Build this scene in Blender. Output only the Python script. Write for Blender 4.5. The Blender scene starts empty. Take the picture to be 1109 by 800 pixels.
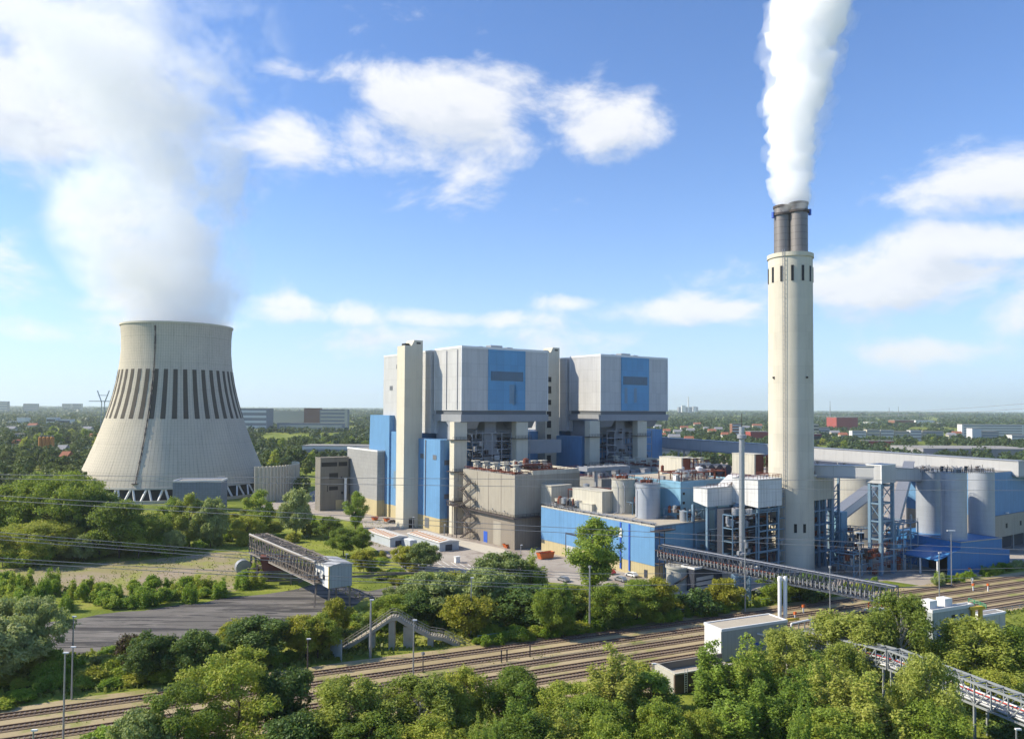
import bpy, math, random
import numpy as np
from mathutils import Vector, Matrix, Euler, noise
S = bpy.context.scene
COL = S.collection
rnd = random.Random(7)
R = math.radians
# ------------------------------------------------------------------ camera model
F, H = 820.0, 52.0            # focal length in photo pixels, eye height above the yard (m)
PITCH, ROLL, SHIFT = R(1.5), R(-0.36), 19.7
CAMR = Euler((R(90)+PITCH, 0, 0)).to_matrix() @ Matrix.Rotation(-ROLL, 3, 'Z')
CAMI = CAMR.inverted()
def ray(px, py):
    return CAMR @ Vector((px-554.5, 400+SHIFT-py, -F))
def at(px, py, Y):
    d = ray(px, py); return Vector((0, 0, H)) + d*(Y/d.y)
def G(px, py, z=0.0):
    d = ray(px, py); return Vector((0, 0, H)) + d*((z-H)/d.z)
def proj(p):
    q = CAMI @ (Vector(p)-Vector((0, 0, H)))
    return (554.5+F*q.x/-q.z, 400+SHIFT-F*q.y/-q.z)
def zat(P, py):                # height on the vertical through P that is seen at row py
    a, b = 0.0, 100.0
    ya = proj((P.x, P.y, a))[1]; yb = proj((P.x, P.y, b))[1]
    return a+(py-ya)/(yb-ya)*(b-a)
def along(P, d, px, z=20.0):   # distance along d from P to the column px
    g = lambda l: proj((P.x+d[0]*l, P.y+d[1]*l, z))[0]-px
    l0, l1 = 0.0, 5.0
    for _ in range(14):
        g0, g1 = g(l0), g(l1)
        if abs(g1-g0) < 1e-9: break
        l0, l1 = l1, l1-g1*(l1-l0)/(g1-g0)
    return l1
TH = R(35)
U = Vector((math.cos(TH), math.sin(TH), 0)); V = Vector((-math.sin(TH), math.cos(TH), 0))
TR = R(24.5)
UR = Vector((math.cos(TR), math.sin(TR), 0)); VR = Vector((-math.sin(TR), math.cos(TR), 0))
Z = Vector((0, 0, 1))
# ------------------------------------------------------------------ mesh builder
class MB:
    def __init__(s): s.v = []; s.f = []; s.m = []
    def add(s, vs, fs, m=0):
        o = len(s.v); s.v += [tuple(x) for x in vs]
        for f in fs: s.f.append(tuple(o+i for i in f)); s.m.append(m)
        return s
    def box(s, P, lu, lv, z0, z1, u=U, v=V, m=0):   # P near corner, extends lu along u, lv along v
        P = Vector((P[0], P[1], 0)); a = P; b = P+u*lu; c = P+u*lu+v*lv; d = P+v*lv
        vs = [Vector((q.x, q.y, z)) for z in (z0, z1) for q in (a, b, c, d)]
        return s.add(vs, [(3, 2, 1, 0), (4, 5, 6, 7), (0, 1, 5, 4), (1, 2, 6, 5), (2, 3, 7, 6), (3, 0, 4, 7)], m)
    def cbox(s, c, sx, sy, sz, u=U, v=V, m=0):      # centred box
        c = Vector(c); P = c-u*sx/2-v*sy/2
        return s.box(P, sx, sy, c.z-sz/2, c.z+sz/2, u, v, m)
    def bar(s, p, q, w, h=None, m=0):
        p = Vector(p); q = Vector(q); h = h or w; d = (q-p)
        if d.length < 1e-6: return s
        d.normalize(); r = d.cross(Z)
        if r.length < 1e-3: r = Vector((1, 0, 0))
        r.normalize(); t = r.cross(d)
        vs = [e+r*(sx*w/2)+t*(sy*h/2) for e in (p, q) for sx, sy in ((-1, -1), (1, -1), (1, 1), (-1, 1))]
        return s.add(vs, [(0, 1, 2, 3), (7, 6, 5, 4), (0, 4, 5, 1), (1, 5, 6, 2), (2, 6, 7, 3), (3, 7, 4, 0)], m)
    def tube(s, p, q, r0, r1=None, n=8, m=0, cap=True):
        p = Vector(p); q = Vector(q); r1 = r0 if r1 is None else r1; d = (q-p).normalized()
        r = d.cross(Z)
        if r.length < 1e-3: r = Vector((1, 0, 0))
        r.normalize(); t = r.cross(d); vs = []
        for e, rr in ((p, r0), (q, r1)):
            for i in range(n):
                a = 2*math.pi*i/n; vs.append(e+(r*math.cos(a)+t*math.sin(a))*rr)
        fs = [(i, (i+1) % n, n+(i+1) % n, n+i) for i in range(n)]
        if cap: fs += [tuple(range(n-1, -1, -1)), tuple(range(n, 2*n))]
        return s.add(vs, fs, m)
    def path(s, pts, r, n=6, m=0):
        for a, b in zip(pts, pts[1:]): s.tube(a, b, r, n=n, m=m)
        return s
    def lathe(s, c, prof, n=48, m=0, top=False, bot=False):
        c = Vector(c); vs = []
        for z, r in prof:
            for i in range(n):
                a = 2*math.pi*i/n; vs.append((c.x+r*math.cos(a), c.y+r*math.sin(a), c.z+z))
        fs = []
        for k in range(len(prof)-1):
            for i in range(n):
                j = (i+1) % n; fs.append((k*n+i, k*n+j, (k+1)*n+j, (k+1)*n+i))
        if top: fs.append(tuple((len(prof)-1)*n+i for i in range(n)))
        if bot: fs.append(tuple(reversed(range(n))))
        return s.add(vs, fs, m)
    def prism(s, poly, d, m=0):                     # polygon of 3-D points swept by vector d
        n = len(poly); poly = [Vector(p) for p in poly]; d = Vector(d)
        vs = poly+[p+d for p in poly]
        fs = [tuple(reversed(range(n))), tuple(range(n, 2*n))]+[(i, (i+1) % n, n+(i+1) % n, n+i) for i in range(n)]
        return s.add(vs, fs, m)
    def build(s, name, mats, parent=None, smooth=False, sharp=None):
        me = bpy.data.meshes.new(name)
        if not isinstance(mats, (list, tuple)): mats = [mats]
        for x in mats: me.materials.append(x)
        arr = np.array(s.v, dtype=float) if s.v else np.zeros((0, 3))
        org = Vector((0, 0, 0))
        if parent is None:
            org = Vector(((arr[:, 0].min()+arr[:, 0].max())/2, (arr[:, 1].min()+arr[:, 1].max())/2, arr[:, 2].min()))
        else:
            org = Vector(parent['base']) if 'base' in parent else Vector((0, 0, 0))
        me.from_pydata([tuple(x) for x in (arr-np.array(org))], [], s.f)
        if len(mats) > 1: me.polygons.foreach_set('material_index', s.m)
        me.validate(); me.update()
        import bmesh
        b = bmesh.new(); b.from_mesh(me); bmesh.ops.recalc_face_normals(b, faces=b.faces); b.to_mesh(me); b.free()
        if smooth:
            me.polygons.foreach_set('use_smooth', [True]*len(me.polygons))
            if hasattr(me, 'set_sharp_from_angle'): me.set_sharp_from_angle(angle=R(40))
        o = bpy.data.objects.new(name, me); COL.objects.link(o)
        if parent is None: o.location = org; o['base'] = tuple(org)
        else:
            o.parent = parent
            o['base'] = tuple(org)
            pass
        return o
def tag(o, label=None, cat=None, group=None, kind=None):
    if label: o['label'] = label
    if cat: o['category'] = cat
    if group: o['group'] = group
    if kind: o['kind'] = kind
    return o
def thing(name, P, label, cat, group=None):
    o = bpy.data.objects.new(name, None); COL.objects.link(o)
    o.location = (P[0], P[1], P[2] if len(P) > 2 else 0); o['base'] = tuple(o.location)
    o.empty_display_size = .5
    return tag(o, label, cat, group)
def dup_tree(src, loc=None, **kw):
    c = src.copy(); COL.objects.link(c)
    for ch in list(src.children):
        d = dup_tree(ch); d.parent = c
    if loc is not None: c.location = loc; c['base'] = tuple(loc)
    return c
# ------------------------------------------------------------------ materials
MATS = {}
def newmat(name):
    m = bpy.data.materials.new(name); m.use_nodes = True; nt = m.node_tree; nt.nodes.clear(); MATS[name] = m
    return m, nt, nt.nodes, nt.links
class NT:
    def __init__(s, nt): s.nt = nt; s.n = nt.nodes; s.l = nt.links
    def N(s, t, **kw):
        n = s.n.new(t)
        for k, v in kw.items():
            if k == 'inp':
                for i, x in v.items():
                    if hasattr(x, 'is_output') or isinstance(x, bpy.types.NodeSocket): s.l.new(x, n.inputs[i])
                    else: n.inputs[i].default_value = x
            else: setattr(n, k, v)
        return n
    def M(s, op, a, b=0.0, c=None, clamp=False):
        n = s.n.new('ShaderNodeMath'); n.operation = op; n.use_clamp = clamp
        for i, x in enumerate((a, b) if c is None else (a, b, c)):
            if isinstance(x, bpy.types.NodeSocket): s.l.new(x, n.inputs[i])
            else: n.inputs[i].default_value = x
        return n.outputs[0]
    def noise(s, vec, scale, detail=3, rough=.55, dist=0):
        n = s.N('ShaderNodeTexNoise', inp={'Scale': scale, 'Detail': detail, 'Roughness': rough, 'Distortion': dist})
        if vec is not None: s.l.new(vec, n.inputs['Vector'])
        return n.outputs[0]
    def ramp(s, x, stops, interp='LINEAR'):
        n = s.n.new('ShaderNodeValToRGB'); cr = n.color_ramp; cr.interpolation = interp
        while len(cr.elements) > 1: cr.elements.remove(cr.elements[-1])
        cr.elements[0].position = stops[0][0]; cr.elements[0].color = col4(stops[0][1])
        for p, c in stops[1:]:
            e = cr.elements.new(p); e.color = col4(c)
        s.l.new(x, n.inputs[0]); return n.outputs[0]
    def mix(s, f, a, b, mode='MIX'):
        n = s.n.new('ShaderNodeMix'); n.data_type = 'RGBA'; n.blend_type = mode
        for i, x in ((0, f), (6, a), (7, b)):
            if isinstance(x, bpy.types.NodeSocket): s.l.new(x, n.inputs[i])
            else: n.inputs[i].default_value = x if i == 0 else col4(x)
        return n.outputs[2]
    def sstep(s, x, a, b):
        n = s.n.new('ShaderNodeMapRange'); n.interpolation_type = 'SMOOTHSTEP'
        s.l.new(x, n.inputs[0]); n.inputs[1].default_value = a; n.inputs[2].default_value = b
        return n.outputs[0]
def col4(c):
    if isinstance(c, (int, float)): return (c, c, c, 1)
    return tuple(c) if len(c) == 4 else (*c, 1)
def principled(t, base, rough=.7, metal=0, bump=None, bstr=.3, bdist=.1, spec=.3):
    p = t.N('ShaderNodeBsdfPrincipled'); o = t.N('ShaderNodeOutputMaterial')
    for k, x in (('Base Color', base), ('Roughness', rough), ('Metallic', metal), ('Specular IOR Level', spec)):
        if isinstance(x, bpy.types.NodeSocket): t.l.new(x, p.inputs[k])
        else: p.inputs[k].default_value = col4(x) if k == 'Base Color' else x
    if bump is not None:
        b = t.N('ShaderNodeBump', inp={'Strength': bstr, 'Distance': bdist}); t.l.new(bump, b.inputs['Height'])
        t.l.new(b.outputs[0], p.inputs['Normal'])
    t.l.new(p.outputs[0], o.inputs[0]); return p
def clad(name, color, pw=2.0, ph=6.0, line=.25, var=.10, rough=.55, metal=0.0, rib=.35, streak=.18, ang=TH, lw=.06, spec=.35, zoff=0.0, rust=None):
    """profiled sheet / concrete facing: seams, fine ribs, weather streaks"""
    m, nt, N, L = newmat(name); t = NT(nt)
    g = t.N('ShaderNodeNewGeometry').outputs['Position']
    mp = t.N('ShaderNodeMapping', inp={'Vector': g, 'Rotation': (0, 0, -ang)}).outputs[0]
    sp = t.N('ShaderNodeSeparateXYZ', inp={0: mp})
    ab = t.M('ADD', sp.outputs[0], sp.outputs[1]); z = sp.outputs[2]
    seam = None
    def linef(x, w, lw):
        fr = t.M('FRACT', t.M('DIVIDE', x, w)); d = t.M('MULTIPLY', t.M('MINIMUM', fr, t.M('SUBTRACT', 1.0, fr)), w)
        return t.M('LESS_THAN', d, lw)
    s1 = linef(ab, pw, lw) if pw else 0.0
    s2 = linef(t.M('ADD', z, zoff), ph, lw) if ph else 0.0
    seam = t.M('MAXIMUM', s1, s2)
    pid = t.N('ShaderNodeCombineXYZ', inp={0: t.M('FLOOR', t.M('DIVIDE', ab, pw or 3.0)), 1: t.M('FLOOR', t.M('DIVIDE', t.M('ADD', z, zoff), ph or 3.0))})
    wn = t.N('ShaderNodeTexWhiteNoise', noise_dimensions='2D', inp={0: pid.outputs[0]}).outputs[0]
    big = t.noise(g, .12, 4)
    stv = t.N('ShaderNodeCombineXYZ', inp={0: t.M('MULTIPLY', ab, 1.1), 1: t.M('MULTIPLY', sp.outputs[0], .3), 2: t.M('MULTIPLY', z, .05)}).outputs[0]
    st = t.sstep(t.noise(stv, 1.0, 5, .65), .45, .75)
    val = t.M('ADD', t.M('MULTIPLY', t.M('SUBTRACT', wn, .5), var), t.M('MULTIPLY', t.M('SUBTRACT', big, .5), var*2.4))
    val = t.M('ADD', 1.0, val); val = t.M('SUBTRACT', val, t.M('MULTIPLY', st, streak)); val = t.M('SUBTRACT', val, t.M('MULTIPLY', seam, line))
    c = t.N('ShaderNodeVectorMath', operation='SCALE', inp={0: tuple(color), 'Scale': val}).outputs[0]
    if rust:
        rs = t.sstep(t.noise(stv, .6, 6, .7), .56, .72); c = t.mix(t.M('MULTIPLY', rs, rust), c, (.16, .07, .03))
    w = t.M('SINE', t.M('MULTIPLY', ab, 2*math.pi/.33))
    bump = t.M('SUBTRACT', t.M('MULTIPLY', w, rib), t.M('MULTIPLY', seam, 1.0))
    principled(t, c, rough, metal, bump, .35, .05, spec)
    return m
def plain(name, color, rough=.6, metal=0.0, var=.15, scale=.8, spec=.3, dirt=0.0):
    m, nt, N, L = newmat(name); t = NT(nt)
    g = t.N('ShaderNodeNewGeometry').outputs['Position']
    n1 = t.noise(g, scale, 4)
    v = t.M('ADD', 1.0, t.M('MULTIPLY', t.M('SUBTRACT', n1, .5), var*2))
    c = t.N('ShaderNodeVectorMath', operation='SCALE', inp={0: tuple(color), 'Scale': v}).outputs[0]
    if dirt: c = t.mix(t.M('MULTIPLY', t.sstep(t.noise(g, scale*.5, 6, .7), .5, .7), dirt), c, (.10, .07, .05))
    principled(t, c, rough, metal, n1, .15, .05, spec); return m
def leafmat(name, c1, c2, c3, trans=.42):
    m, nt, N, L = newmat(name); t = NT(nt)
    g = t.N('ShaderNodeNewGeometry').outputs['Position']; oi = t.N('ShaderNodeObjectInfo').outputs['Random']
    n = t.M('ADD', t.M('MULTIPLY', t.noise(g, .45, 2), .75), t.M('MULTIPLY', t.noise(g, 2.6, 1), .55))
    x = t.M('ADD', t.M('SUBTRACT', n, .15), t.M('MULTIPLY', t.M('SUBTRACT', oi, .5), .55))
    c = t.ramp(x, [(.2, c1), (.5, c2), (.8, c3)])
    d = t.N('ShaderNodeBsdfPrincipled', inp={'Base Color': c, 'Roughness': .55, 'Specular IOR Level': .25})
    tr = t.N('ShaderNodeBsdfTranslucent', inp={'Color': t.mix(.5, c, (.38, .45, .07))})
    mx = t.N('ShaderNodeMixShader', inp={0: trans, 1: d.outputs[0], 2: tr.outputs[0]})
    o = t.N('ShaderNodeOutputMaterial'); t.l.new(mx.outputs[0], o.inputs[0]); return m
# ------------------------------------------------------------------ materials used
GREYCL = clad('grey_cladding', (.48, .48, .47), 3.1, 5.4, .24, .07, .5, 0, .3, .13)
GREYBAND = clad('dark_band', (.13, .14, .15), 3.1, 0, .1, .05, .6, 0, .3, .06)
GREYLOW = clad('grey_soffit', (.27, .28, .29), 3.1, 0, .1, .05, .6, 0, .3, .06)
BLUECL = clad('blue_cladding', (.125, .275, .47), 2.2, 0, .22, .07, .5, 0, .35, .14)
BLUEPAN = clad('light_blue_panel', (.085, .27, .47), 3.6, 5.4, .22, .10, .35, 0, .2, .08, spec=.5)
BLUEDARK = clad('window_band_blue', (.03, .085, .15), 1.2, 0, .3, .10, .2, 0, 0, .0, spec=.6)
BLUEFGD = clad('sky_blue_cladding', (.20, .38, .50), 2.2, 0, .14, .06, .5, 0, .35, .10)
TAN = clad('tan_plinth', (.46, .39, .22), 1.1, 0, .22, .05, .7, 0, .3, .15)
CREAM = clad('cream_concrete', (.57, .53, .42), 0, 4.0, .07, .05, .85, 0, 0, .12, lw=.05)
BEIGECL = clad('beige_cladding', (.34, .31, .25), 1.2, 0, .12, .05, .6, 0, .4, .16)
BEIGELOW = clad('brown_cladding', (.23, .20, .16), 1.2, 0, .12, .06, .6, 0, .4, .16)
WHITECL = clad('white_cladding', (.62, .62, .60), 1.5, 2.6, .20, .06, .5, 0, .4, .28, rust=.25)
CREAMCL = clad('cream_cladding', (.52, .49, .40), 1.6, 0, .25, .06, .6, 0, .4, .22, rust=.18)
GALL = clad('gallery_cladding', (.44, .44, .43), 9.0, 0, .2, .05, .6, 0, .3, .12)
SILOM = clad('silo_metal', (.37, .40, .44), 0, 1.6, .10, .05, .45, .2, 0, .14, lw=.05)
SILOP = clad('pale_silo', (.42, .41, .36), 0, 2.4, .12, .06, .6, .1, 0, .16, lw=.05)
ROYAL = clad('royal_blue_cladding', (.05, .19, .41), 1.4, 0, .14, .05, .4, 0, .45, .05)
GREYB = clad('weathered_grey_wall', (.30, .30, .29), 1.1, 1.8, .18, .08, .8, 0, .2, .12)
DULLW = clad('dull_tan_wall', (.20, .185, .155), 3.0, 3.4, .12, .06, .85, 0, 0, .18)
ROOF = plain('gravel_roof', (.26, .25, .23), .95, var=.25, scale=.5, dirt=.3)
ROOFB = plain('beige_roof', (.42, .37, .29), .95, var=.15, scale=.6, dirt=.2)
CONC = plain('concrete', (.42, .41, .36), .9, var=.12, scale=.7, dirt=.15)
STEELB = plain('blue_grey_steel', (.17, .26, .34), .5, .2, var=.1, scale=.5)
STEELG = plain('grey_steel', (.30, .31, .33), .5, .3, var=.15, scale=.6)
STEELD = plain('dark_steel', (.085, .07, .065), .7, .2, var=.3, scale=.6)
RUST = plain('rusty_steel', (.17, .055, .035), .75, .1, var=.3, scale=.8)
DARK = plain('dark_opening', (.015, .016, .018), .5)
WHITE = plain('white_paint', (.70, .70, .68), .5, var=.07, scale=1.2)
BLACKP = plain('dark_grey_panel', (.045, .05, .065), .5, var=.1)
ORANGE = plain('orange_paint', (.55, .13, .03), .6)
YELLOW = plain('yellow_paint', (.62, .42, .05), .5)
REDP = plain('red_paint', (.42, .05, .04), .6)
BLUEP = plain('blue_paint', (.03, .10, .45), .5)
GREENP = plain('green_paint', (.05, .28, .15), .5)
GLASS = plain('dark_glass', (.03, .04, .05), .12, spec=.7)
GALV = plain('galvanised_steel', (.36, .37, .38), .45, .6, var=.1)
BARK = plain('bark', (.085, .065, .05), .9, var=.4, scale=2)
BIRCHB = plain('birch_bark', (.42, .40, .36), .8, var=.45, scale=1.6)
def asphalt(name, c1, c2, sc=.05, streaks=False, dirs=TR, patch=None):
    m, nt, N, L = newmat(name); t = NT(nt)
    g = t.N('ShaderNodeNewGeometry').outputs['Position']
    a = t.noise(g, sc, 6, .6, .6); fine = t.noise(g, 2.2, 4)
    c = t.ramp(a, [(.35, c1), (.65, c2)])
    if streaks:
        mp = t.N('ShaderNodeMapping', inp={'Vector': g, 'Rotation': (0, 0, -dirs), 'Scale': (.022, .34, 1)}).outputs[0]
        s = t.noise(mp, 1.0, 6, .68, 1.2)
        c = t.mix(t.M('MULTIPLY', t.sstep(s, .49, .54), .8), c, (.035, .034, .036))
        c = t.mix(t.M('MULTIPLY', t.sstep(s, .66, .72), .55), c, (.22, .21, .20))
    if patch:
        c = t.mix(t.M('MULTIPLY', t.sstep(t.noise(g, .09, 6, .7, .5), .5, .62), .75), c, patch)
    v = t.M('ADD', .8, t.M('MULTIPLY', fine, .4))
    c = t.N('ShaderNodeVectorMath', operation='SCALE', inp={0: c, 'Scale': v}).outputs[0]
    principled(t, c, .95, 0, fine, .3, .05, .15); return m
COALYARD = asphalt('coal_yard', (.135, .125, .112), (.195, .18, .16), .05, True, TR-.05)
YARD = asphalt('yard_concrete', (.30, .26, .22), (.40, .36, .31), .05, patch=(.24, .20, .17))
FIELD = asphalt('dry_field', (.24, .22, .08), (.31, .25, .18), .055, patch=(.24, .26, .05))
BALLAST = asphalt('ballast', (.32, .255, .14), (.41, .33, .20), .05, patch=(.21, .23, .06))
def grassmat():
    m, nt, N, L = newmat('grass_ground'); t = NT(nt)
    g = t.N('ShaderNodeNewGeometry').outputs['Position']
    a = t.noise(g, .04, 6, .65); f = t.noise(g, 1.3, 5, .7)
    c = t.ramp(a, [(.3, (.075, .11, .02)), (.46, (.15, .19, .03)), (.58, (.24, .27, .045)), (.7, (.32, .29, .09))])
    c = t.N('ShaderNodeVectorMath', operation='SCALE', inp={0: c, 'Scale': t.M('ADD', .45, f)}).outputs[0]
    principled(t, c, .95, 0, f, .6, .3, .1); return m
GRASS = grassmat()
L_MID = leafmat('leaves_mid', (0.114, 0.178, 0.029), (0.242, 0.327, 0.041), (0.420, 0.420, 0.065))
L_YEL = leafmat('leaves_yellowish', (0.153, 0.175, 0.022), (0.349, 0.325, 0.036), (0.403, 0.408, 0.053))
L_DARK = leafmat('leaves_dark', (0.051, 0.100, 0.026), (0.103, 0.172, 0.036), (0.192, 0.260, 0.051), .25)
L_WIL = leafmat('leaves_willow', (0.161, 0.214, 0.068), (0.300, 0.362, 0.121), (0.385, 0.420, 0.176), .3)
L_POP = leafmat('leaves_poplar', (0.150, 0.241, 0.038), (0.295, 0.404, 0.059), (0.419, 0.420, 0.095))
L_BIR = leafmat('leaves_birch', (0.164, 0.221, 0.039), (0.315, 0.361, 0.060), (0.385, 0.420, 0.098))
L_LIM = leafmat('leaves_fresh', (0.131, 0.236, 0.020), (0.235, 0.364, 0.035), (0.394, 0.420, 0.051))
L_RED = leafmat('leaves_purple', (.035, .018, .015), (.060, .030, .022), (.09, .06, .03), .2)
L_FAR = leafmat('leaves_far', (0.041, 0.080, 0.025), (0.083, 0.130, 0.035), (0.155, 0.190, 0.047), .2)
# ------------------------------------------------------------------ vegetation prototypes (unit height = 1, unit width = 1)
def clumps(kind, r, big=False):
    """clump centres (x,y,z,radius) for a tree of height 1 and crown width 1"""
    out = []
    if kind == 'round':
        for i in range(85 if not big else 200):
            a = r.uniform(0, 6.28); zz = r.uniform(-1, 1); q = r.uniform(.35, 1.03)*math.sqrt(max(0, 1-zz*zz*.95))
            out.append((.40*q*math.cos(a), .40*q*math.sin(a), .58+.33*zz+r.uniform(-.03, .03), r.uniform(.04, .115)))
    elif kind == 'poplar':
        for i in range(75):
            h = r.random(); w = .36*math.sin(math.pi*min(1, (1-h)**.75*.93+.07))**.7; a = r.uniform(0, 6.28); q = r.uniform(.2, 1)
            out.append((w*q*math.cos(a), w*q*math.sin(a), .14+.80*h, r.uniform(.045, .11)*(1.15-.5*h)))
        for k in range(4):
            out.append((r.uniform(-.04, .04), r.uniform(-.04, .04), .90+.025*k, .05))
    elif kind == 'spire':
        for k in range(7):
            a = k*1.05+r.uniform(-.3, .3); q = 0 if k == 0 else r.uniform(.15, .34); top = 1.0 if k == 0 else r.uniform(.5, .9)
            for i in range(14):
                h = i/13; out.append((q*math.cos(a)+r.uniform(-.06, .06), q*math.sin(a)+r.uniform(-.06, .06), .10+(top-.13)*h, (.115-.075*h)*r.uniform(.7, 1.2)))
    elif kind == 'birch':
        for i in range(85):
            h = r.random()**.8; w = .44*math.sqrt(max(0, 1-(1.75*(h-.42))**2*.85)); a = r.uniform(0, 6.28); q = r.uniform(.3, 1)
            out.append((w*q*math.cos(a), w*q*math.sin(a), .17+.78*h, r.uniform(.045, .095)))
    elif kind == 'airy':
        for i in range(46):
            a = r.uniform(0, 6.28); zz = r.uniform(-.9, 1); q = r.uniform(.3, 1.0)*math.sqrt(max(0, 1-zz*zz*.8))
            out.append((.45*q*math.cos(a), .45*q*math.sin(a), .60+.36*zz+r.uniform(-.03, .03), r.uniform(.05, .105)))
    elif kind == 'bush':
        for i in range(30):
            a = r.uniform(0, 6.28); q = r.uniform(0, .36); h = r.uniform(.15, .80)*(1-q*.6)
            out.append((q*math.cos(a), q*math.sin(a), h, r.uniform(.08, .19)))
    elif kind == 'sapling':
        for k in range(7):
            a = r.uniform(0, 6.28); q = r.uniform(0, .36); top = r.uniform(.5, 1)
            for i in range(5):
                h = i/4; out.append((q*math.cos(a)+r.uniform(-.04, .04), q*math.sin(a)+r.uniform(-.04, .04), .1+(top-.15)*h, .13-.07*h))
    return out
def crown_mesh(name, kind, n, leaf, asp, mat, seed, H0=10.0, W0=7.0):
    """leafy crown: n leaf quads scattered through the shells of the clumps; real size leaves for a tree H0 x W0"""
    r = random.Random(seed); g = np.random.default_rng(seed)
    cl = clumps(kind, r, n > 40000); K = len(cl)
    if n > 40000: cl = [(x, y, z, q*.62) for x, y, z, q in cl]
    cen = np.array([(x*W0, y*W0, z*H0) for x, y, z, _ in cl]); rad = np.array([q for *_, q in cl])
    sx = np.stack([rad*W0*1.05, rad*W0*1.05, rad*(H0+W0)/2*1.0], 1)
    if kind in ('birch',): sx[:, 2] *= 1.5
    if kind in ('spire', 'poplar', 'sapling'): sx[:, 2] *= 1.35
    area = rad**2; idx = g.choice(K, n, p=area/area.sum())
    d = g.normal(size=(n, 3)); d /= np.linalg.norm(d, axis=1)[:, None]
    lump = 1+.22*np.sin(d[:, 0]*5+idx)*np.sin(d[:, 1]*6+idx*2)+.16*np.sin(d[:, 2]*9+idx*3)
    rr = g.uniform(.12, 1, n)**.45*lump
    p = cen[idx]+d*sx[idx]*rr[:, None]+g.normal(scale=.16, size=(n, 3))
    if kind == 'birch':                       # hanging sprays
        k = g.random(n) < .45; p[k, 2] -= g.exponential(.5, k.sum())
    if kind in ('spire', 'poplar'): p[:, 2] += np.abs(g.normal(scale=.22, size=n))
    zt_ = np.percentile(p[:, 2], 99.6); p[:, 2] *= H0/zt_; xt_ = np.percentile(np.abs(p[:, :2]), 98.5); p[:, :2] *= W0*.5/xt_
    p[:, 2] = np.maximum(p[:, 2], .12)
    cl = [(x*W0*.5/xt_, y*W0*.5/xt_, z*H0/zt_, q_) for x, y, z, q_ in cl]
    nrm = d*.9+g.normal(scale=.75, size=(n, 3)); nrm[:, 2] += .35; nrm /= np.linalg.norm(nrm, axis=1)[:, None]
    up = g.normal(size=(n, 3))
    if kind in ('birch', 'spire', 'poplar'): up[:, 2] += (-1.5 if kind == 'birch' else 1.5)
    a = np.cross(nrm, up); a /= np.linalg.norm(a, axis=1)[:, None]; b = np.cross(nrm, a)
    s = leaf*g.uniform(.6, 1.35, n); a *= (s/2)[:, None]; b *= (s*asp/2)[:, None]
    v = np.empty((n, 4, 3)); v[:, 0] = p-b; v[:, 1] = p+a*.8; v[:, 2] = p+b; v[:, 3] = p-a*.8
    me = bpy.data.meshes.new(name)
    me.vertices.add(4*n); me.vertices.foreach_set('co', v.reshape(-1))
    me.loops.add(4*n); me.loops.foreach_set('vertex_index', np.arange(4*n, dtype=np.int32))
    me.polygons.add(n); me.polygons.foreach_set('loop_start', np.arange(0, 4*n, 4, dtype=np.int32))
    me.polygons.foreach_set('loop_total', np.full(n, 4, dtype=np.int32))
    me.materials.append(mat); me.update(); me.validate()
    return me, cl
def trunk_mesh(name, cl, mat, kind, seed, H0=10.0, W0=7.0):
    r = random.Random(seed+99); mb = MB()
    top = .82 if kind != 'bush' else .4; base = .017 if kind not in ('bush', 'sapling') else .008
    pts = [Vector((0, 0, -.02*H0))]
    for i in range(1, 6): pts.append(Vector((r.uniform(-.02, .02)*W0*i/3, r.uniform(-.02, .02)*W0*i/3, top*H0*i/5)))
    for i, (a, b) in enumerate(zip(pts, pts[1:])):
        mb.tube(a, b, base*H0*(1-i*.17), base*H0*(1-(i+1)*.17), n=6)
    for x, y, z, q in cl[::2]:
        e = Vector((x*W0, y*W0, z*H0)); h = max(.12, z*.62); k = min(4, int(h/top*5)); s = pts[k].lerp(pts[k+1], h/top*5-k)
        m = s.lerp(e, .5)+Vector((0, 0, .02*H0)); mb.tube(s, m, base*H0*.22, base*H0*.14, n=4, cap=False); mb.tube(m, e, base*H0*.14, base*H0*.05, n=4, cap=False)
    me = bpy.data.meshes.new(name); me.from_pydata(mb.v, [], mb.f); me.materials.append(mat); me.update(); return me
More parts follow.
